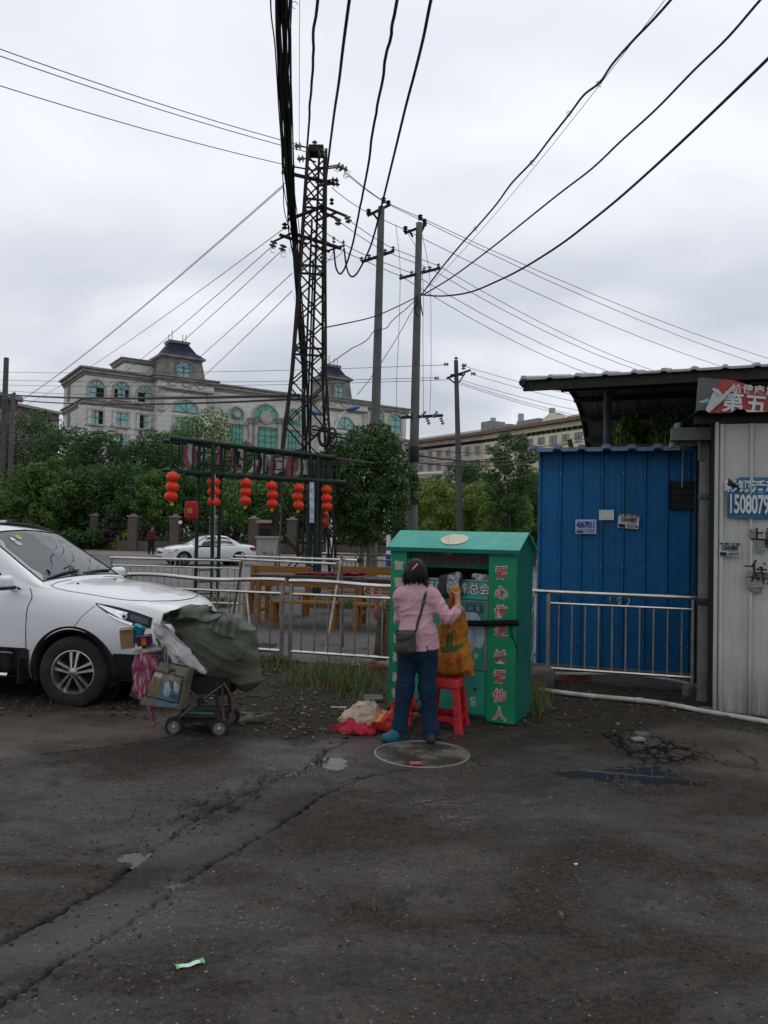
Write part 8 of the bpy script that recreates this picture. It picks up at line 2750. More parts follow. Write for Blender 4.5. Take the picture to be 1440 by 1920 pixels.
wire('service_cable','wavy lashed cable from the tall pole to the top right, uppermost of three',[(790,553,25.5),(830,500,23.6),(870,452,22),(892,428,21.3),(930,384,20),(960,343,19),(1000,301,18),(1030,262,17),(1070,211,16.2),(1095,178,15.6),(1125,154,15),(1150,118,14.3),(1190,73,13.5),(1222,40,13),(1262,-5,12.3),(1330,-90,11)],.024,None,black_cable,6)
wire2('thin steel strand beside the wavy lashed cable',(790,551,25.5),(1250,-5,12.4),.25,.006,None)
wire('service_cable','dark cable from the tall pole to the top right, middle of three',[(795,552,25.5),(850,518,23.6),(920,466,21.4),(985,414,19.6),(1050,362,18),(1110,316,16.6),(1165,264,15.6),(1230,205,14.5),(1300,133,13.4),(1365,70,12.4),(1430,-5,11.6),(1500,-80,11)],.022,None,black_cable,6)
wire('service_cable','thick dark cable from the tall pole to the right edge, lowest of three',[(790,553,25.5),(830,555,24),(880,548,22.2),(930,528,20.6),(980,503,19.2),(1050,459,17.5),(1110,413,16.2),(1165,368,15.2),(1230,310,14),(1300,245,13),(1370,178,12),(1442,108,11.2),(1530,20,10.3)],.026,None,black_cable,6)
for k,(u,v,Y)in enumerate(((892,428,21.3),(998,304,18),(1068,212,16.2),(1124,156,15))):
 c=at(u,v,Y);mb=MB();mb.tube([c+Vector((.05*math.cos(a)+.02*math.sin(3*a+k),.02,.06*math.sin(a)))for a in np.linspace(0,5.2,12)],.005,5);mb.tube([c+Vector((-.05,0,.03)),c+Vector((.04,0,-.08))],.005,5)
 tag(mb.build('lashing_tail',black_cable),'loose curl of lashing wire on the wavy cable, %s from the pole'%ORD[k],'wire','lashing curls')
wire('pole_link_cable','dark cable drooping from the lattice tower to the tall pole',[(605,615,22.3),(650,606,23),(700,594,24.2),(745,575,25),(783,556,25.5)],.02,None,black_cable)
wire('twisted_cable','kinked cable falling from the tall pole towards the tower base',[(783,558,25.5),(765,575,25.2),(745,592,25),(728,612,24.6),(700,622,24.4),(685,640,24.2),(655,655,23.8),(632,672,23.5),(600,690,23)],.014,None,black_cable,5,wob=.05)
wire('guy_wire','stay wire slanting down from the tall pole behind the tree',[(785,560,25.5),(745,632,25),(700,702,24.6),(670,740,24.3)],.011)
for k,pts in enumerate((([(785,562,25.4),(778,582,25.4),(785,594,25.4)]),([(788,560,25.4),(790,578,25.4),(793,592,25.4)]))):
 wire('cable_tail',('left','right')[k]+' short cut cable end hanging on the tall pole',pts,.02,'cut cable ends',black_cable)
GV='thin vertical leads on the two tall poles'
for k,pts in enumerate(([(742,420,24.9),(750,500,24.9),(748,620,24.9),(744,700,24.9),(744,775,24.9)],[(764,437,25.3),(782,470,25.3),(793,530,25.3),(793,640,25.3),(794,775,25.3)],[(792,440,25.5),(806,520,25.5),(808,620,25.5),(808,700,25.5),(806,775,25.5)],[(612,430,22),(610,540,22),(607,700,22)])):
 wire('drop_lead',('thin vertical lead between the two tall poles','thin lead just right of the pole with black band','outer thin lead right of the pole with black band','thin vertical lead beside the lattice tower')[k],pts,.008,GV)
wire2('thin straight wire falling vertically onto the tower top',(562,-10,17),(561,270,21.8),.05,.007,None)
for k,(u,v,r)in enumerate(((632,316,.09),(652,326,.10),(512,470,.07),(532,478,.08),(648,330,.07))):
 c=at(u,v,21.9);mb=MB();mb.tube([c+Vector((r*math.cos(a),0,r*.9*math.sin(a)))for a in np.linspace(.4,5.6,14)],.008,5);tag(mb.build('jumper_loop',black_cable),['thin jumper loop on the top right insulator of the tower','second jumper loop on the top right wire of the tower','jumper loop on the lower left insulator of the tower','jumper loop on the inner lower left insulator of the tower','smallest jumper loop on the top right wire of the tower'][k],
  'wire',
  'jumper loops')
for k,pts in enumerate(([(605,480,22.2),(620,487,22.2),(640,475,22.3),(645,462,22.4)],[(603,488,22.2),(612,492,22.2),(622,480,22.2),(627,462,22.3)])):
 wire('jumper_loop',('wide','narrow')[k]+' jumper loop under the lower right arm of the tower',pts,.009,'jumper loops',black_cable)
T4='thick cables hanging overhead from the top edge'
for lb,pts,r,wb in(('first of four thick cables from the top edge to the tower',[(601,-60,10.2),(595,0,11),(589,60,12),(588,110,13),(583,170,14.5),(579,230,16.5),(575,290,19),(577,330,21.6)],.024,.02),('second of four thick cables from the top edge to the tower',[(664,-60,10.2),(655,0,11),(643,90,12.4),(636,150,13.6),(627,210,15.2),(618,280,17.6),(611,340,19.8),(606,390,21.8)],.026,0),('kinked third of four thick cables from the top edge to the tower',
 [(757,
 -60,
 10.2),
 (744,
 0,
 11),
 (736,
 48,
 11.7),
 (733,
 72,
 12),
 (724,
 100,
 12.5),
 (718,
 145,
 13.3),
 (710,
 185,
 14.2),
 (703,
 225,
 15),
 (697,
 258,
 15.7),
 (692,
 300,
 16.8),
 (684,
 345,
 18),
 (676,
 385,
 19),
 (668,
 425,
 20),
 (660,
 462,
 20.8),
 (650,
 495,
 21.5),
 (640,
 513,
 21.9),
 (632,
 507,
 22.1),
 (628,
 490,
 22.2),
 (626,
 462,
 22.3)],
 .026,
 .012),
 ('fourth of four thick cables from the top edge to the tower',
 [(824,
 -60,
 10.2),
 (808,
 0,
 11),
 (794,
 70,
 12),
 (778,
 135,
 13.2),
 (762,
 195,
 14.4),
 (745,
 265,
 16),
 (728,
 335,
 17.8),
 (712,
 400,
 19.6),
 (697,
 455,
 21),
 (682,
 490,
 21.6),
 (668,
 514,
 22),
 (658,
 518,
 22.2),
 (650,
 502,
 22.3),
 (645,
 465,
 22.4)],
 .026,
 0)):
 wire('thick_cable',lb,pts,r,T4,black_cable,6,8,wb)
bun=thing('cable_bundle','heavy bundle of black cables coming from overhead onto the lattice tower','cable bundle',at(528,0,12))
for k in range(26):
 rr=random.Random(k);ox,oz=rr.gauss(0,.055),rr.gauss(0,.03)
 base=[(531,-80,10.6),(530,0,11.8),(531,80,13),(534,160,14.4),(538,240,16),(541,310,17.8),(545,370,19.6),(551,430,21.4),(556,500,21.7),(561,570,21.8),(567,640,21.8),(571,700,21.8),(574,790,21.8),(577,880,21.8)]
 pts=[]
 for i,(u,v,Y)in enumerate(base):
  sp=1.0 if i<8 else.75
  pts.append(at(u,v,Y)+Vector((ox*sp+rr.gauss(0,.018),rr.gauss(0,.02),oz)))
 mb=MB();mb.tube(smooth_path(pts[:rr.choice([14,14,13,12])],5),rr.choice([.010,.013,.017,.022]),6);mb.build('cable',black_cable,bun,True)
for k,pts in enumerate(([(508,-60,10.8),(508,20,12),(515,80,13),(519,140,14),(523,210,15.4),(528,280,17),(531,350,19),(534,400,20.4),(548,440,21.5)],[(543,-60,10.8),(545,60,12.6),(546,150,14.2),(546,240,16),(548,330,18.5),(550,420,21.2)],[(517,-60,10.8),(519,60,12.6),(522,150,14.2),(527,240,16),(530,330,18.5),(537,380,20),(549,430,21.5)])):
 P=smooth_path([at(*p)for p in pts],6);mb=MB();mb.tube(P,.013,6);mb.build('cable',black_cable,bun,True)
for k,(u,v)in enumerate(((540,150),(534,160),(545,190),(541,25),(553,14),(546,470),(555,560))):
 c=at(u,v,12+v/60.0);mb=MB();rr=random.Random(k+70);mb.tube([c+Vector((.045*math.cos(a)*rr.uniform(.6,1.2),-.06,.06*math.sin(a)))for a in np.linspace(0,5,10)],.005,5);mb.build('tie_loop',black_cable,bun,True)
for lb,u,v,ru,rv,th in(('large coil of black cable hanging on the tower beside the tree',607,818,9,18,.035),('small coil of black cable hanging on the tower beside the tree',623,812,6.5,9,.028),('thin loose coil of wire on the tower',590,808,9,9,.012)):
 coil=thing('cable_coil',lb,'cable coil',at(u,v,21.4))
 for k in range(3 if th>.02 else 4):
  o=(k-1)*.02;mb=MB();mb.tube([at(u+(ru+o*30)*math.cos(a),v+(rv+o*30)*math.sin(a),21.4+o)for a in np.linspace(0,2*PI,25)[:-1]],th,6,closed=True);mb.build('turn',black_cable,coil,True)
arm(tower_t,at(585,805,21.6),at(640,815,21.5),.05)
# ================================================================== green lantern gate
GA,GB_=at(347,886,17.2),at(645,905,19.6)
gate=thing('lantern_gate','green scaffold gate with ladder legs and a lattice sign box overhead','gate',(GA.x,GA.y,.03))
gpaint=M('dark_green_paint',(.010,.028,.020),.5,.1,var=.4,scale=4,dirt=(.03,.03,.026),dirt_amt=.5)
bamboo=M('old_bamboo',(.095,.088,.072),.7,var=.3,scale=3)
g_ex=(GB_-GA);g_ex.z=0;gL=g_ex.length;g_ex.normalize();g_ey=Vector((-g_ex.y,g_ex.x,0));GZ0=(GA.z+GB_.z)/2
def GP(s,d,z):return Vector((GA.x,GA.y,0))+g_ex*s+g_ey*d+Vector((0,0,z))
def gpole(p,q,r,nm='pole',mat=None):
 mb=MB();mb.tube([p,p.lerp(q,.5)+Vector((0,0,.0)),q],r,8);return mb.build(nm,mat or gpaint,gate,True)
zL,zT=at(347,886,17.2).z,at(340,822,17.0).z
zT2=at(620,858,19.4).z
gpole(GP(-.02,0,zL),GP(gL+.05,0,zL),.065,'bottom_beam');gpole(GP(-.35,.55,zL+.06),GP(gL,.55,zL+.02),.035,'bottom_beam')
gpole(GP(-.38,.0,zT),GP(gL-.3,0,zT2),.06,'top_beam');gpole(GP(-.36,.5,zT-.02),GP(gL,.5,zT2),.045,'top_beam')
for k in range(4):
 gpole(GP(.35+.25*k,-.03+.04*k,zT+.02-.01*k),GP(gL+.9-.3*k,.0+.02*k,zT2-.05-.02*k),.018,'bamboo_pole',bamboo)
nV=17
for k in range(nV+1):
 s=-.32+(gL+.1)*k/nV;zt_=zT+(zT2-zT)*max(0,min(1,s/gL))
 gpole(GP(s,.02,zL-.02),GP(s,.02,zt_),.022 if k%3 else.03,'upright')
 if k%2:gpole(GP(s+.1,.52,zL),GP(s+.1,.52,zt_),.02,'upright')
for k in range(5):
 s=.9+k*.62;z_=zL+.22+(k%2)*.3;gpole(GP(s,.03,z_),GP(s+.35,.03,z_),.016,'crossbar');gpole(GP(s,.03,z_+.2),GP(s+.28,.03,z_+.2),.016,'crossbar')
gpole(GP(.12,.1,zL+.05),GP(.55,.1,zL+.35),.016,'crossbar',bamboo)
def gs(u,Y=None):
 p=on_plane(u,1000,GP(0,0,0),g_ey);return(p-Vector((GA.x,GA.y,0))).dot(g_ex)
def ladder(sa,sb,d,z1,n,w=.05):
 for s in(sa,sb):gpole(GP(s,d,.0),GP(s,d,z1),w,'leg')
 for k in range(n):
  z=.25+(z1-.5)*k/(n-1);gpole(GP(sa,d,z),GP(sb,d,z),.018,'rung')
ladder(gs(371),gs(413),.06,zT,13,.042);gpole(GP(gs(398),-.09,0),GP(gs(392),-.09,zT),.045,'leg')
ladder(gs(578),gs(592),.0,zT2+.1,12);ladder(gs(600),gs(620),.5,zT2+.1,12)
gpole(GP(gs(607),.2,0),GP(gs(607),.2,zT2+.1),.05,'leg')
for s in(gs(372),gs(411),gs(578),gs(600)):
 mb=MB();mb.box(tuple(GP(s,.3 if s<2 else.1,.07)),(.28,.28,.12));mb.build('foot',plaster,gate)
gpole(GP(gs(400),-.12,.1),GP(gs(397),-.1,zL),.012,'cord',M('pale_wire',(.42,.42,.40),.5))
gpole(GP(gs(545),.6,.1),GP(gs(549),.6,zL+.1),.022,'bamboo_pole',bamboo);gpole(GP(gs(530),.6,.1),GP(gs(548),.6,1.7),.016,'bamboo_pole',bamboo)
pinkl,whitel,darkl=M('letter_pink',(.33,.075,.10),.5,var=.3,scale=6),M('letter_white',(.42,.40,.40),.5,var=.2,scale=6),M('letter_dark',(.02,.02,.03),.5)
def gpt(u,v,d=.25):return on_plane(u,v,GP(0,d,0),g_ey)
strokes=[([(350,835),(347,850),(351,868),(357,876)],pinkl),([(357,833),(355,850),(358,870)],whitel),([(362,836),(366,850),(364,868)],pinkl),([(374,840),(386,852),(378,862)],whitel),([(400,835),(411,838),(414,860),(411,872)],pinkl),([(405,834),(415,840),(417,862)],whitel),([(440,840),(434,856),(428,862)],pinkl),([(441,846),(452,860),(462,868)],pinkl),([(446,846),(447,866),(453,886)],darkl),([(452,842),
 (452,
 864),
 (450,
 886)],
 whitel),
 ([(438,
 868),
 (443,
 880),
 (434,
 884)],
 pinkl),
 ([(482,
 862),
 (478,
 876),
 (470,
 886)],
 whitel),
 ([(486,
 850),
 (488,
 868),
 (484,
 886)],
 darkl),
 ([(493,
 850),
 (496,
 870),
 (492,
 888)],
 whitel),
 ([(476,
 870),
 (480,
 880),
 (474,
 888)],
 pinkl),
 ([(512,
 856),
 (510,
 874),
 (512,
 888)],
 pinkl),
 ([(520,
 860),
 (524,
 876),
 (518,
 888)],
 whitel),
 ([(526,
 858),
 (532,
 868),
 (528,
 884)],
 whitel),
 ([(518,
 852),
 (532,
 858)],
 pinkl),
 ([(544,
 856),
 (541,
 874),
 (543,
 892)],
 pinkl),
 ([(553,
 858),
 (558,
 876),
 (554,
 894)],
 pinkl),
 ([(560,
 866),
 (562,
 880),
 (556,
 890)],
 whitel),
 ([(572,
 862),
 (576,
 876),
 (574,
 890)],
 whitel),
 ([(580,
 860),
 (577,
 878)],
 pinkl)]
strips=[]
letters=[]
def letter_group(label,ks):
 c=gpt(*strokes[ks[0]][0][0]);t=thing('raised_letter',label,'sign letter',c)
 for k in ks:
  pts,mt_=strokes[k];mb=MB();P=smooth_path([gpt(*p)for p in pts],5);n=len(P)
  L=[]
  for i,q in enumerate(P):
   w=.055;L.append([q+g_ex*w,q+g_ex*w+g_ey*.06,q-g_ex*w+g_ey*.06,q-g_ex*w])
  loops(mb,[[tuple(x)for x in l]for l in L]);mb.build('stroke',mt_,t)
for lb,ks in(('pink and white foam letter at the left end of the gate sign',range(0,4)),('pink and white foam letter above the left ladder of the gate',range(4,6)),('pink foam letter shaped like a roof in the middle of the gate sign',range(6,11)),('white and dark foam letter right of the middle of the gate sign',range(11,15)),('pink and white foam letter above the fourth lantern string',range(15,19)),
 ('pink and white foam letter at the right end of the gate sign',
 range(19,
 24))):
 letter_group(lb,list(ks))
lant=NT('red_lantern_silk');co=lant.coord('Object')
lant.set(Base_Color=lant.mix(lant.rng(lant.noise(8,3,.5,co),.3,.7),(.60,.028,.012),(.72,.05,.018)),Roughness=.45);lant=lant.m
goldm=M('gold_tassel',(.50,.32,.05),.6,var=.3)
def lantern_string(label,u,vt,Y,r,zt):
 p=at(u,vt,Y);rv=random.Random(int(u));t=thing('lantern_string',label,'lantern',p,0,'strings of red lanterns under the gate')
 mb=MB();mb.cyl((p.x,p.y,zt),(p.x,p.y,p.z-r*.3),.006,n=5);mb.build('cord',black_cable,t)
 for k in range(3):
  c=p+Vector((rv.uniform(-.02,.02),rv.uniform(-.02,.02),-r*(.85+1.62*k+rv.uniform(-.04,.04))))
  mb=MB();n,m=24,10;vs,fs_=[],[]
  for i in range(m+1):
   th=PI*(.10+.80*i/m)
   for j in range(n):
    rr=r*(1.0+(.035 if j%2 else-.015));vs.append((c.x+rr*1.04*math.sin(th)*math.cos(2*PI*j/n),c.y+rr*1.04*math.sin(th)*math.sin(2*PI*j/n),c.z+r*.86*math.cos(th)))
  for i in range(m):
   for j in range(n):fs_.append((i*n+j,(i+1)*n+j,(i+1)*n+(j+1)%n,i*n+(j+1)%n))
  mb.add(vs,fs_);b=mb.build('lantern',lant,t,'full')
  for sg in(1,-1):
   mb=MB();mb.cyl(c+Vector((0,0,sg*r*.80)),c+Vector((0,0,sg*r*.90)),r*.36,n=14);mb.build('gold_ring',goldm,b)
 e=p+Vector((0,0,-r*5.05));mb=MB();mb.cyl(e,e-Vector((0,0,r*.45)),r*.22,r*.32,10);mb.build('tassel',goldm,t)
for lb,u,vt,Y,r in(('leftmost string of three red lanterns under the gate',324,884,16.9,.135),('string of three red lanterns between the left ladder poles',401,894,17.6,.14),('third string of red lanterns from the left under the gate',461,897,17.9,.128),('fourth string of red lanterns from the left under the gate',511,903,18.3,.128),('fifth string of red lanterns, beside the white cloth strip',560,
 907,
 18.8,
 .128),
 ('rightmost string of red lanterns between the right ladders',
 613,
 910,
 19.3,
 .13)):
 lantern_string(lb,u,vt,Y,r,zL)
for lb,u,v,Y,r,h_ in(('red drum lantern with gold emblem hanging beside the left ladder',359,957,16.9,.145,.40),('dim red drum lantern behind the right ladder',608,975,19.6,.12,.36)):
 c=at(u,v,Y);t=thing('drum_lantern',lb,'lantern',c)
 mb=MB();mb.lathe([(r*.72,-h_/2),(r*.95,-h_/2+.03),(r,-h_/2+.08),(r,h_/2-.08),(r*.95,h_/2-.03),(r*.72,h_/2)],Matrix.Translation(c),24);mb.build('drum',M('deep_red_silk',(.30,.012,.015),.5,var=.2,scale=6),t,30)
 letter('福',goldm,t,c+Vector((0,-r-.004,-.02)),(1,0,0),(0,0,1),.12,0,.003)
 mb=MB();mb.tube([c+Vector((0,0,h_/2)),c+Vector((.12,.05,h_/2+.25)),c+Vector((.2,.1,h_/2+.55))],.008,6);mb.build('hanger',black_cable,t)
wc=thing('cloth_strip','narrow white cloth strip with pale squares hanging in the right ladder of the gate','cloth strip',gpt(585,908,-.1))
P=[[gpt(580+9*j,904+76*i/8,-.12+.02*math.sin(i))for j in(0,1)]for i in range(9)]
mb=MB();mb.sheet(P);mb.build('cloth',M('lilac_white_cloth',(.42,.42,.55),.8,var=.15),wc,'full')
for i in range(4):
 v=910+i*18;mb=MB();mb.prism([gpt(581,v,-.16),gpt(588,v,-.16),gpt(588,v+7,-.16),gpt(581,v+7,-.16)],g_ey*.004);mb.build('square',M('pale_lilac',(.50,.50,.62),.8),wc)
 # ================================================================== street lamps with blue heads
lamp=thing('street_lamp','twin-arm street lamp with blue heads behind the lattice tower','street lamp',(at(623,1000,44).x,44,.13))
lx=at(623,1000,44).x
mb=MB();mb.cyl((lx,44,.1),(lx,44,at(623,815,44).z),.09,.06,10);mb.build('post',white_paint,lamp,True)
for s_,ue,ve in((1,655,764),(-1,597,772)):
 e=at(ue,ve+4,44);mb=MB();zz=at(623,815,44).z
 mb.tube(smooth_path([(lx,44,zz),(lx+s_*.08,44,zz+.5),(lx+(e.x-lx)*.45,44,zz+(e.z-zz)*.8),tuple(e)],6),.045,8);mb.build('arm',white_paint,lamp,True)
 mb=MB();mb.ball(tuple(e+Vector((s_*.18,0,.06))),(.45,.16,.13),14,8,Matrix.Rotation(-s_*.25,3,'Y'));mb.build('lamp_head',M('blue_lamp_head',(.05,.13,.24),.4),lamp,True)
for k,u in enumerate((617,729)):
 p=at(u,1000,40);t=thing('bollard_post',('left','right')[k]+' white post with blue foot beyond the yard railing','post',(p.x,40,0))
 mb=MB();mb.cyl((p.x,40,.6),(p.x,40,2.4),.12,n=12);mb.build('white_shaft',white_paint,t,True)
 mb=MB();mb.cyl((p.x,40,-.02),(p.x,40,.62),.135,n=12);mb.build('blue_foot',M('blue_foot',(.02,.035,.16),.5),t,True)
mb=MB();mb.tube([at(783,889,25.4),at(830,887,25.3)],.06,8);tag(mb.build('tube_lamp',white_paint,None,True),'white tube lamp sticking out from the pole behind the bin','lamp')
# ================================================================== trees
def leaf_mat(name,a,b,c):
 t=NT(name);co=t.coord('Object')
 gi=t.n.new('ShaderNodeNewGeometry')
 col=t.mix(gi.outputs['Random Per Island'],a,b)
 col=t.mix(t.rng(t.noise(.35,3,.5,co),.45,.65),col,c)
 tr=t.n.new('ShaderNodeBsdfTranslucent');t.l.new(col,tr.inputs[0])
 t.set(Base_Color=col,Roughness=.55,Specular_IOR_Level=.25)
 mx=t.n.new('ShaderNodeMixShader');mx.inputs[0].default_value=.22
 t.l.new(t.b.outputs[0],mx.inputs[1]);t.l.new(tr.outputs[0],mx.inputs[2]);t.l.new(mx.outputs[0],t.out.inputs[0])
 return t.m
LM={'dark':leaf_mat('dark_leaves',(.030,.072,.020),(.080,.158,.046),(.044,.095,.027)),'mid':leaf_mat('mid_leaves',(.056,.12,.025),(.12,.22,.05),(.07,.145,.032)),'light':leaf_mat('light_leaves',(.11,.185,.028),(.20,.29,.055),(.13,.21,.036)),'purple':leaf_mat('purple_leaves',(.022,.010,.016),(.05,.022,.032),(.03,.014,.02))}
bark=M('bark',(.075,.062,.05),.9,var=.4,scale=6,bump=.6,bscale=20)
def leaves(blobs,n,size,seed,up=.35,fill=.25):
 """leaf-sized quads spread through lumpy ellipsoids; returns numpy verts and quads"""
 r=np.random.default_rng(seed)
 vol=np.array([b[1][0]*b[1][1]*b[1][2]for b in blobs])**.67;vol/=vol.sum()
 which=r.choice(len(blobs),n,p=vol)
 C=np.array([b[0]for b in blobs])[which];R=np.array([b[1]for b in blobs])[which]
 d=r.normal(size=(n,3));d/=np.linalg.norm(d,axis=1)[:,None]
 rad=np.where(r.random(n)<fill,r.random(n)**.5,.80+.26*r.random(n))
 lump=1+.28*vnoise(d*2.3+which[:,None]*3.1+seed)+.18*vnoise(d*5+which[:,None])
 p=C+R*d*(rad*lump)[:,None]
 g=vnoise(p*(1.6/max(.4,R.mean()*.6))+seed)
 keep=g>-.19
 p,d=p[keep],d[keep];m=len(p)
 nrm=d+r.normal(size=(m,3))*.7+np.array([0,0,up]);nrm/=np.linalg.norm(nrm,axis=1)[:,None]
 a=np.cross(nrm,r.normal(size=(m,3)));a/=np.linalg.norm(a,axis=1)[:,None];b=np.cross(nrm,a)
 s=size*(.6+.8*r.random(m))[:,None]
 k=.55
 V_=np.stack([p-a*s,p+b*s*k,p+a*s-nrm*s*.25,p-b*s*k],1).reshape(-1,3)
 return V_,np.arange(4*m).reshape(m,4)
def real_blobs(rx,ry,z0,z1,seed,n=22):
 """lumps spread over an egg-shaped crown, in metres"""
 r=random.Random(seed);h=z1-z0;cz=z0+h*.48;out=[((0,0,cz),(rx*.62,ry*.62,h*.36))]
 for k in range(n):
  t=1-2*(k+.5)/n;a=k*2.399+r.uniform(-.4,.4);w=math.sqrt(max(0,1-t*t))**.8
  q=r.uniform(.27,.43);f=r.uniform(.70,.93)
  tz=cz+t*h*.42*r.uniform(.85,1.05)
  out.append(((rx*f*w*math.cos(a),ry*f*w*math.sin(a),tz),(rx*q,ry*q,min(rx,h*.5)*q*.85)))
 return out
def tree_thing(name,label,u,vt,hw,Y,tone,k,z0=1.6,group='trees along the far pavement',ground=.15,nl=None,lf=None):
 top=at(u,vt,Y);r=hw*Y/FPX;H=top.z-ground
 t=thing(name,label,'tree',(top.x,Y,ground),0,group)
 V_,F_=leaves(real_blobs(r*1.04,r*.9,z0*.8,H*1.05,k),nl or 14000,lf or.0017*Y,k,fill=.30)
 np_mesh('crown',V_,F_,LM[tone],t,False,local=True)
 hc=H-z0;mb=MB();hz=z0+hc*.55
 mb.tube([(0,0,-.1),(.04,0,z0*.6),(-.03,.03,z0+.3),(.05,0,hz)],[.05*r+.09,.045*r+.07,.04*r+.06,.03],8)
 for q in range(4):
  a=q*1.6+k;mb.tube([(0,0,z0*.8),(r*.22*math.cos(a),r*.22*math.sin(a),z0+hc*.22),(r*.5*math.cos(a),r*.5*math.sin(a),z0+hc*.5)],[.07,.05,.02],6)
 mb.build('trunk',bark,t,True,local=True)
 return t
TL=[(-40,775,75,66,'dark'),(58,760,72,67,'dark'),(128,792,62,63,'dark'),(192,802,58,61,'dark'),(262,812,58,62,'dark'),(322,806,55,66,'mid'),(374,768,74,64,'mid'),(445,835,55,63,'dark'),(505,856,52,65,'dark'),(560,856,48,66,'mid'),(612,868,44,66,'dark'),(14,884,66,56.5,'mid'),(86,858,46,55.5,'mid'),(150,880,55,57.5,'dark'),(228,872,62,57.5,'dark'),(300,880,44,55.5,'mid'),(372,890,50,57,'dark'),(450,
 893,
 54,
 56,
 'mid'),
 (522,
 900,
 50,
 57,
 'mid'),
 (580,
 905,
 46,
 57,
 'dark'),
 (650,
 900,
 46,
 58,
 'dark')]
rowl={0:'back row tree crowning',1:'front row tree'}
names_l=['dark tree at the left edge of the back row','tall dark tree behind the two left poles','dark tree in front of the left wing corner','dark tree under the first arched windows','dark tree under the third arched window','mid green tree left of the tallest crown','tallest broad tree in front of the first tower','dark tree behind the lantern gate sign','dark tree behind the middle of the gate',
 'mid green tree behind the fifth lanterns',
 'dark tree behind the lattice tower foot',
 'leafy front row tree at the left edge',
 'light front row tree above the car roof',
 'dark front row tree above the brick piers',
 'dark front row tree above the walking man',
 'light green front row tree behind the leftmost lanterns',
 'dark front row tree behind the drum lantern',
 'green front row tree behind the third lanterns',
 'green front row tree behind the fourth lanterns',
 'dark front row tree behind the fifth lanterns',
 'dark front row tree behind the right gate legs']
for k,(row_,lb)in enumerate(zip(TL,names_l)):
 u,vt,hw,Y,tn=row_
 tree_thing('broadleaf_tree',lb,u,vt,hw,Y,tn,k*3+1,z0=(1.2 if Y<60 else 2.2))
TR_=[(772,912,36,46,'mid','mid green tree directly behind the pole with black band'),(815,893,46,42,'light','bright green tree between the pole and the leaning pole'),(872,862,58,52,'dark','dark tree behind the leaning pole'),(905,896,48,44,'light','bright green tree right of the leaning pole'),(948,905,46,40,'light','bright low tree before the tall dark tree'),(1003,876,44,44,'mid','mid green tree at the left edge of the blue shed'),
 (1045,
 880,
 48,
 46,
 'mid',
 'green tree hidden behind the blue shed')]
for k,(u,vt,hw,Y,tn,lb)in enumerate(TR_):
 tree_thing('broadleaf_tree',lb,u,vt,hw,Y,tn,k*2+2,z0=1.0,group='trees behind the bin',ground=0.0)
tree_thing('broadleaf_tree','tall dark layered tree left of the blue shed',963,800,46,37,'dark',4,z0=1.8,group='trees behind the bin',ground=0.0)
np_=at(690,783,22.6);nt=thing('broadleaf_tree','dense dark round tree in the yard hiding the foot of the tall pole','tree',(np_.x,22.6,0),0)
V_,F_=leaves(real_blobs(1.32,1.05,1.35,np_.z,31,34),30000,.052,12,fill=.15)
np_mesh('crown',V_,F_,LM['dark'],nt,False,local=True)
for dx in(-.1,.12):
 mb=MB();mb.tube([(dx*1.4,0,-.05),(dx,.03,.8),(dx*.8,0,1.6),(dx*1.6,0,2.6)],[.085,.075,.06,.03],8);mb.build('trunk',M('pale_bark',(.13,.115,.095),.9,var=.3,scale=8),nt,True,local=True)
def shrub(label,c,r,h,tone,n,size,seed,name='shrub',group=None,cat='shrub'):
 bl=[((random.Random(seed+k).uniform(-.55,.55),random.Random(seed+k+50).uniform(-.5,.5),random.Random(seed+k+90).uniform(.25,.7)),(.45,.45,.38))for k in range(6)]
 V_,F_=leaves(bl,n,size,seed,fill=.25);V_=V_*[r,r,h]
 t=thing(name,label,cat,c,0,group);np_mesh('foliage',V_,F_,LM[tone],t,False,local=True)
 mb=MB();mb.tube([(0,0,-.05),(.02*r,0,h*.3),(0,.02*r,h*.55)],[.05*r,.04*r,.02*r],6);mb.build('stem',bark,t,True,local=True)
 return t
k=0
for u,tone,w_ in((120,'dark',1.7),(165,'dark',1.5),(200,'purple',1.0),(232,'light',1.5),(272,'purple',.9),(300,'mid',1.5),(350,'mid',1.5),(385,'dark',1.4),(430,'purple',1.3),(470,'mid',1.4),(530,'mid',1.4),(575,'dark',1.4),(650,'dark',1.5),(680,'dark',1.4),(720,'mid',1.4),(760,'dark',1.6),(800,'dark',1.6),(850,'dark',1.7),(900,'dark',1.7),(960,'dark',1.7)):
 p=at(u,1000,55.0)
 shrub('%s shrub behind the street fence, %s from the left'%({'purple':'rounded purple','light':'bright clipped'}.get(tone,'green'),(ORD+['eleventh','twelfth','thirteenth','fourteenth','fifteenth','sixteenth','seventeenth','eighteenth','nineteenth','twentieth'])[k]),(p.x,55.0,.13),w_,1.5 if tone!='purple' else 1.7,tone,1400,.085,100+k,group='shrubs by the street fence');k+=1
for lb,s_,d_,z_,r,h,tn in(('dense green creeper mass under the canopy behind the red banner',1.75,3.7,2.55,.75,1.2,'mid'),('mossy green creeper under the canopy beside its post',1.05,4.0,2.55,.55,1.05,'light')):
 p=CF(s_,d_,z_);shrub(lb,tuple(p),r,h,tn,5200,.055,int(s_*10),cat='bush')
for lb,s_,d_,u0 in(('grey plank leaning behind the canopy post',.62,4.2,0),('rusty plank leaning behind the canopy post',.75,4.4,1),('thin grey batten leaning behind the canopy post',.68,4.0,2)):
 a_,b_=CF(s_-.1,d_,2.72+.12*u0),CF(s_+.6,d_+.2,3.02+.1*u0)
 mb=MB();mb.beam(a_,b_,.09,.03);tag(mb.build('plank',M('plank_%d'%u0,((.12,.115,.10),(.16,.05,.03),(.14,.135,.12))[u0],.85,var=.3)),lb,'plank')
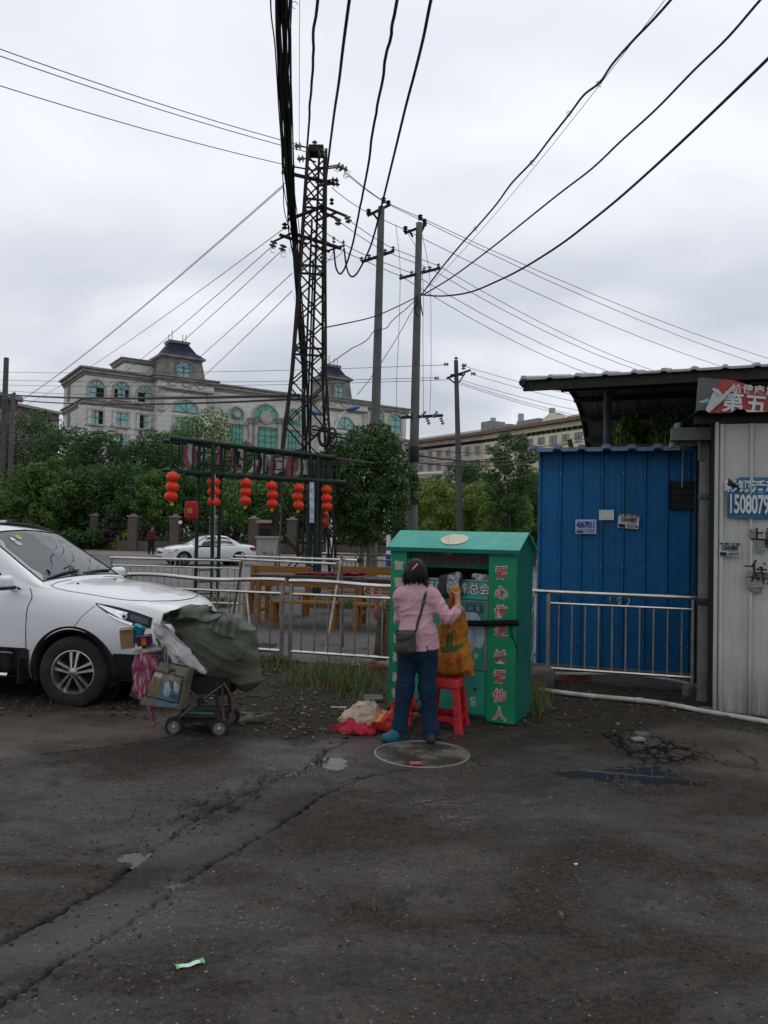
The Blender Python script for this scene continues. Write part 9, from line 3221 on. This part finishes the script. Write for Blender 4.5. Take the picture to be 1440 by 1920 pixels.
mb=MB();P=[[CF(1.62+.45*i/6,2.2+.3*j/4,2.98-.10*i/6+.03*math.sin(i*1.4+j))for j in range(5)]for i in range(7)];mb.sheet(P);tag(mb.build('blue_tarp',M('bright_blue_tarp',(.03,.12,.26),.5,var=.3),None,'full'),'scrap of blue tarpaulin on the shed roof under the canopy beam','tarpaulin')
mb=MB();c=at(1076,842,9.7);mb.beam(c+Vector((-.02,0,-.02)),c+Vector((-.06,0,.12)),.05,.05);tag(mb.build('brick_bit',M('rust_brick',(.10,.03,.025),.85)),'rust red brick standing on the edge of the blue shed roof','brick')
# ================================================================== grass, weeds and stones on the verge
def blades(fn,n,h0,h1,w,seed,lean=.35):
 r=np.random.default_rng(seed);P=fn(r,n);n=len(P)
 a=r.uniform(0,2*PI,n);hgt=r.uniform(h0,h1,n)*P[:,3]
 dx,dy=np.cos(a),np.sin(a);ln=r.uniform(.1,1.0,n)*lean*hgt
 wx,wy=-dy*w,dx*w
 b=P[:,:3]
 z0=np.stack([wx,wy,np.zeros(n)],1)
 m=b+np.stack([dx*ln*.35,dy*ln*.35,hgt*.6],1);tp=b+np.stack([dx*ln,dy*ln,hgt],1)
 V_=np.stack([b-z0,b+z0,m+z0*.7,m-z0*.7,tp+z0*.1,tp-z0*.1],1).reshape(-1,3)
 i=np.arange(n)[:,None]*6
 F_=np.concatenate([i+[0,1,2,3],i+[3,2,4,5]],0)
 return V_,F_
def gzv(x,y):
 i=np.clip(np.searchsorted(gx,x)-1,0,nx-2);j=np.clip(np.searchsorted(gy,y)-1,0,ny-2)
 return Z[i,j]
def area(us,vs,prob):
 def fn(r,n):
  u=r.uniform(us[0],us[1],n*2);v=r.uniform(vs[0],vs[1],n*2)
  pr=prob(u,v);k=r.random(n*2)<pr
  u,v,pr=u[k][:n],v[k][:n],pr[k][:n]
  pts=np.array([gnd(a,b)[:2]for a,b in zip(u,v)])
  return np.stack([pts[:,0],pts[:,1],gzv(pts[:,0],pts[:,1])-.01,.45+.55*pr],1)
 return fn
grass_m=NT('verge_grass');gi=grass_m.n.new('ShaderNodeNewGeometry');co=grass_m.coord('Object')
gcol=grass_m.mix(gi.outputs['Random Per Island'],(.045,.075,.016),(.15,.19,.06))
gcol=grass_m.mix(grass_m.rng(grass_m.noise(2.2,4,.6,co),.54,.64),gcol,(.15,.095,.045))
grass_m.set(Base_Color=gcol,Roughness=.6)
f1=area((500,745),(1245,1330),lambda u,v:np.clip(1.15*np.exp(-((u-655)/62)**2-((v-1282)/30)**2)+.8*np.exp(-((u-575)/40)**2-((v-1278)/18)**2)-.12+.25*np.sin(u*.11)*np.sin(v*.15+u*.03),0,1))
V_,F_=blades(f1,3000,.05,.28,.0032,1,.8);tag(np_mesh('grass',V_,F_,grass_m.m,None,False),'tuft of tall green and brown grass beside the left edge of the bin','grass',kind='stuff')
f2=area((440,560),(1238,1275),lambda u,v:np.clip(.8-np.abs(v-1250)/24,0,1))
V_,F_=blades(f2,900,.05,.16,.005,2,.8);tag(np_mesh('grass',V_,F_,grass_m.m,None,False),'low weeds in front of the railing behind the handcart','grass',kind='stuff')
f3=area((985,1060),(1290,1352),lambda u,v:np.clip(1-((u-1005)/38)**2-((v-1322)/28)**2,0,1))
V_,F_=blades(f3,800,.07,.24,.004,3,.6);tag(np_mesh('grass',V_,F_,grass_m.m,None,False),'weeds growing at the right foot of the bin','grass',kind='stuff')
f4=area((-40,1440),(1225,1372),lambda u,v:np.clip(.3+.5*np.sin(u*.05)*np.sin(v*.09),0,1)*(np.interp(u,[0,300,560,700,1440],[1345,1360,1385,1375,1370])-8>v))
V_,F_=blades(f4,500,.03,.08,.004,4,1.0);tag(np_mesh('weeds',V_,F_,grass_m.m,None,False),'sparse weeds scattered over the dirt verge','weeds',kind='stuff')
def f5(r,n):
 x=r.uniform(-4.6,1.0,n);y=r.uniform(16.5,18.5,n);k=vnoise(np.stack([x*.8,y*.8,x*0],1))>.12
 return np.stack([x[k],y[k],np.full(k.sum(),.03),np.full(k.sum(),1.0)],1)
V_,F_=blades(f5,6000,.06,.2,.009,5,.7);tag(np_mesh('grass',V_,F_,grass_m.m,None,False),'patches of grass in the yard before the gate','grass',kind='stuff')
def stones(n,fn,s0,s1,mat,name,label,seed):
 r=np.random.default_rng(seed);P=fn(r,n);n=len(P)
 base=np.array([(-1,-1,-.5),(1,-1,-.5),(1,1,-.5),(-1,1,-.5),(-.7,-.6,.6),(.6,-.7,.6),(.7,.6,.55),(-.6,.7,.6)])*.5
 fc=np.array([(0,3,2,1),(4,5,6,7),(0,1,5,4),(1,2,6,5),(2,3,7,6),(3,0,4,7)])
 a=r.uniform(0,2*PI,n);s=s0+(s1-s0)*r.random(n)**3
 B=base[None]*(1+.5*(r.random((n,8,3))-.5))*(s[:,None,None]*np.array([1.2,.9,.65]))
 x=B[...,0]*np.cos(a)[:,None]-B[...,1]*np.sin(a)[:,None];y=B[...,0]*np.sin(a)[:,None]+B[...,1]*np.cos(a)[:,None]
 V_=np.stack([x+P[:,:1],y+P[:,1:2],B[...,2]+P[:,2:3]+.2*s[:,None]],-1).reshape(-1,3)
 F_=(np.arange(n)[:,None,None]*8+fc[None]).reshape(-1,4)
 return tag(np_mesh(name,V_,F_,mat,None,False),label,'gravel',kind='stuff')
gr_m=NT('mixed_gravel');gi=gr_m.n.new('ShaderNodeNewGeometry')
rmp=gr_m.n.new('ShaderNodeValToRGB');rmp.color_ramp.elements[0].color=(.022,.019,.016,1);rmp.color_ramp.elements[1].color=(.20,.185,.165,1)
e_=rmp.color_ramp.elements.new(.6);e_.color=(.055,.046,.038,1);e_=rmp.color_ramp.elements.new(.88);e_.color=(.085,.07,.056,1)
gr_m.l.new(gi.outputs['Random Per Island'],rmp.inputs[0]);gr_m.set(Base_Color=rmp.outputs[0],Roughness=.6)
def verge(r,n):
 u=r.uniform(-60,1500,n*2);v=r.uniform(1228,1400,n*2)
 lim=np.interp(u,[-60,0,180,300,450,560,640,700,760,900,1000,1100,1200,1300,1440,1500],[1336,1336,1345,1360,1378,1392,1388,1382,1372,1366,1374,1390,1372,1362,1376,1380])
 d=lim-v+r.normal(size=n*2)*5
 k=(d>0)&(r.random(n*2)<np.where((u>240)&(u<760),.8,.4))
 pts=np.array([gnd(a,b)[:2]for a,b in zip(u[k][:n],v[k][:n])])
 return np.stack([pts[:,0],pts[:,1],gzv(pts[:,0],pts[:,1])],1)
stones(5200,verge,.008,.045,gr_m.m,'gravel','loose gravel and rubble over the dirt verge',5)
def road_pts(r,n):
 x,y=r.uniform(-3.6,3.8,n),2.5+4.2*r.random(n)**1.2
 return np.stack([x,y,gzv(x,y)],1)
stones(9000,road_pts,.003,.0125,gr_m.m,'grit','fine grit scattered over the wet asphalt',6)
def crack_pts(r,n):
 out=[]
 for cr in(CR_A,CR_B,CR_B,CR_D):
  for _ in range(n//4):
   i=r.integers(0,len(cr)-1);t_=r.random();out.append((cr[i][0]+(cr[i+1][0]-cr[i][0])*t_+r.normal()*.05,cr[i][1]+(cr[i+1][1]-cr[i][1])*t_+r.normal()*.05))
 for _ in range(n//2):
  u,v=r.normal(400,70),r.normal(1510,22);q=gnd(u,v);out.append((q.x,q.y))
 p=np.array(out);return np.stack([p[:,0],p[:,1],gzv(p[:,0],p[:,1])],1)
stones(420,crack_pts,.004,.018,M('broken_asphalt',(.028,.026,.024),.6,var=.4,scale=20),'asphalt_crumbs','crumbs of broken asphalt along the cracks',7)
rub=M('rubble_concrete',(.11,.10,.088),.85,var=.3,scale=12,bump=.4);redb=M('red_brick',(.15,.045,.03),.85,var=.3,scale=12,bump=.3)
def lump(name,label,u,v,s,rz,mat,cat,z=.0,rx=.1):
 c=gnd(u,v);c.z=gz(c.x,c.y)+s[2]*.42+z;r=random.Random(int(u*7+v))
 mb=MB();L=[]
 for zz,k in((-.5,.94),(-.38,1.0),(.36,.98),(.5,.9)):
  L.append([(x*s[0]*k*r.uniform(.93,1.04)/2,y*s[1]*k*r.uniform(.93,1.04)/2,zz*s[2])for x,y in((-1,-.85),(-.8,-1),(.85,-1),(1,-.8),(1,.85),(.8,1),(-.85,1),(-1,.8))])
 loops(mb,L);o=mb.build(name,mat);o.matrix_world=Matrix.Translation(c)@Matrix.Rotation(rz,4,'Z')@Matrix.Rotation(rx,4,'X');return tag(o,label,cat)
lump('brick','red brick rubble at the foot of the railing beside the bin',706,1258,(.24,.12,.06),.2,redb,'brick')
lump('brick','second red brick behind the grass tuft near the bin',690,1250,(.2,.11,.06),.7,redb,'brick')
lump('concrete_shard','flat concrete shard on the grass left of the bin',700,1316,(.20,.13,.03),.1,rub,'rubble',.02,.2)
lump('plank_offcut','brown plank offcut lying below the double railing post',516,1246,(.26,.16,.025),.6,M('brown_ply',(.10,.055,.035),.8,var=.3),'plank',.03,-.25)
lump('pale_stick','short pale stick lying on the gravel left of the clothes',635,1331,(.16,.022,.012),.05,pvc,'stick')
lump('concrete_shard','pale flat stone on the cracked slab right of the bin',1197,1388,(.11,.07,.02),.3,M('pale_stone',(.19,.19,.18),.8,var=.2),'stone',.005,.05)
lump('concrete_shard','bluish flat stone beside the pale one on the cracked slab',1203,1380,(.12,.08,.025),.1,M('blue_grey_stone',(.10,.105,.11),.7,var=.2),'stone',.005,.05)
lump('concrete_lump','broken concrete lump at the foot of the railing post by the column',1296,1306,(.16,.12,.12),.3,rub,'rubble')
lump('concrete_lump','grey rubble lump between the bin and the blue shed',1012,1285,(.3,.2,.2),.2,rub,'rubble')
lump('concrete_lump','reddish rubble lump behind the railing under the blue shed',1080,1278,(.3,.2,.14),.5,redb,'rubble')
lump('dark_rag','flat wet black rag on the gravel right of the handcart',480,1362,(.16,.09,.02),.1,cl_black,'rag',0,0)
lump('pale_chip','small white paper scrap on the asphalt below the manhole',1080,1621,(.02,.012,.004),.4,pap_w,'scrap')
lump('pale_chip','tiny white chip on the right of the asphalt',1169,1740,(.022,.010,.006),.2,rub,'chip')
lump('leaf_litter','curled brown leaf standing on the asphalt',1052,1722,(.012,.03,.02),.4,M('dry_leaf',(.16,.09,.05),.7),'leaf')
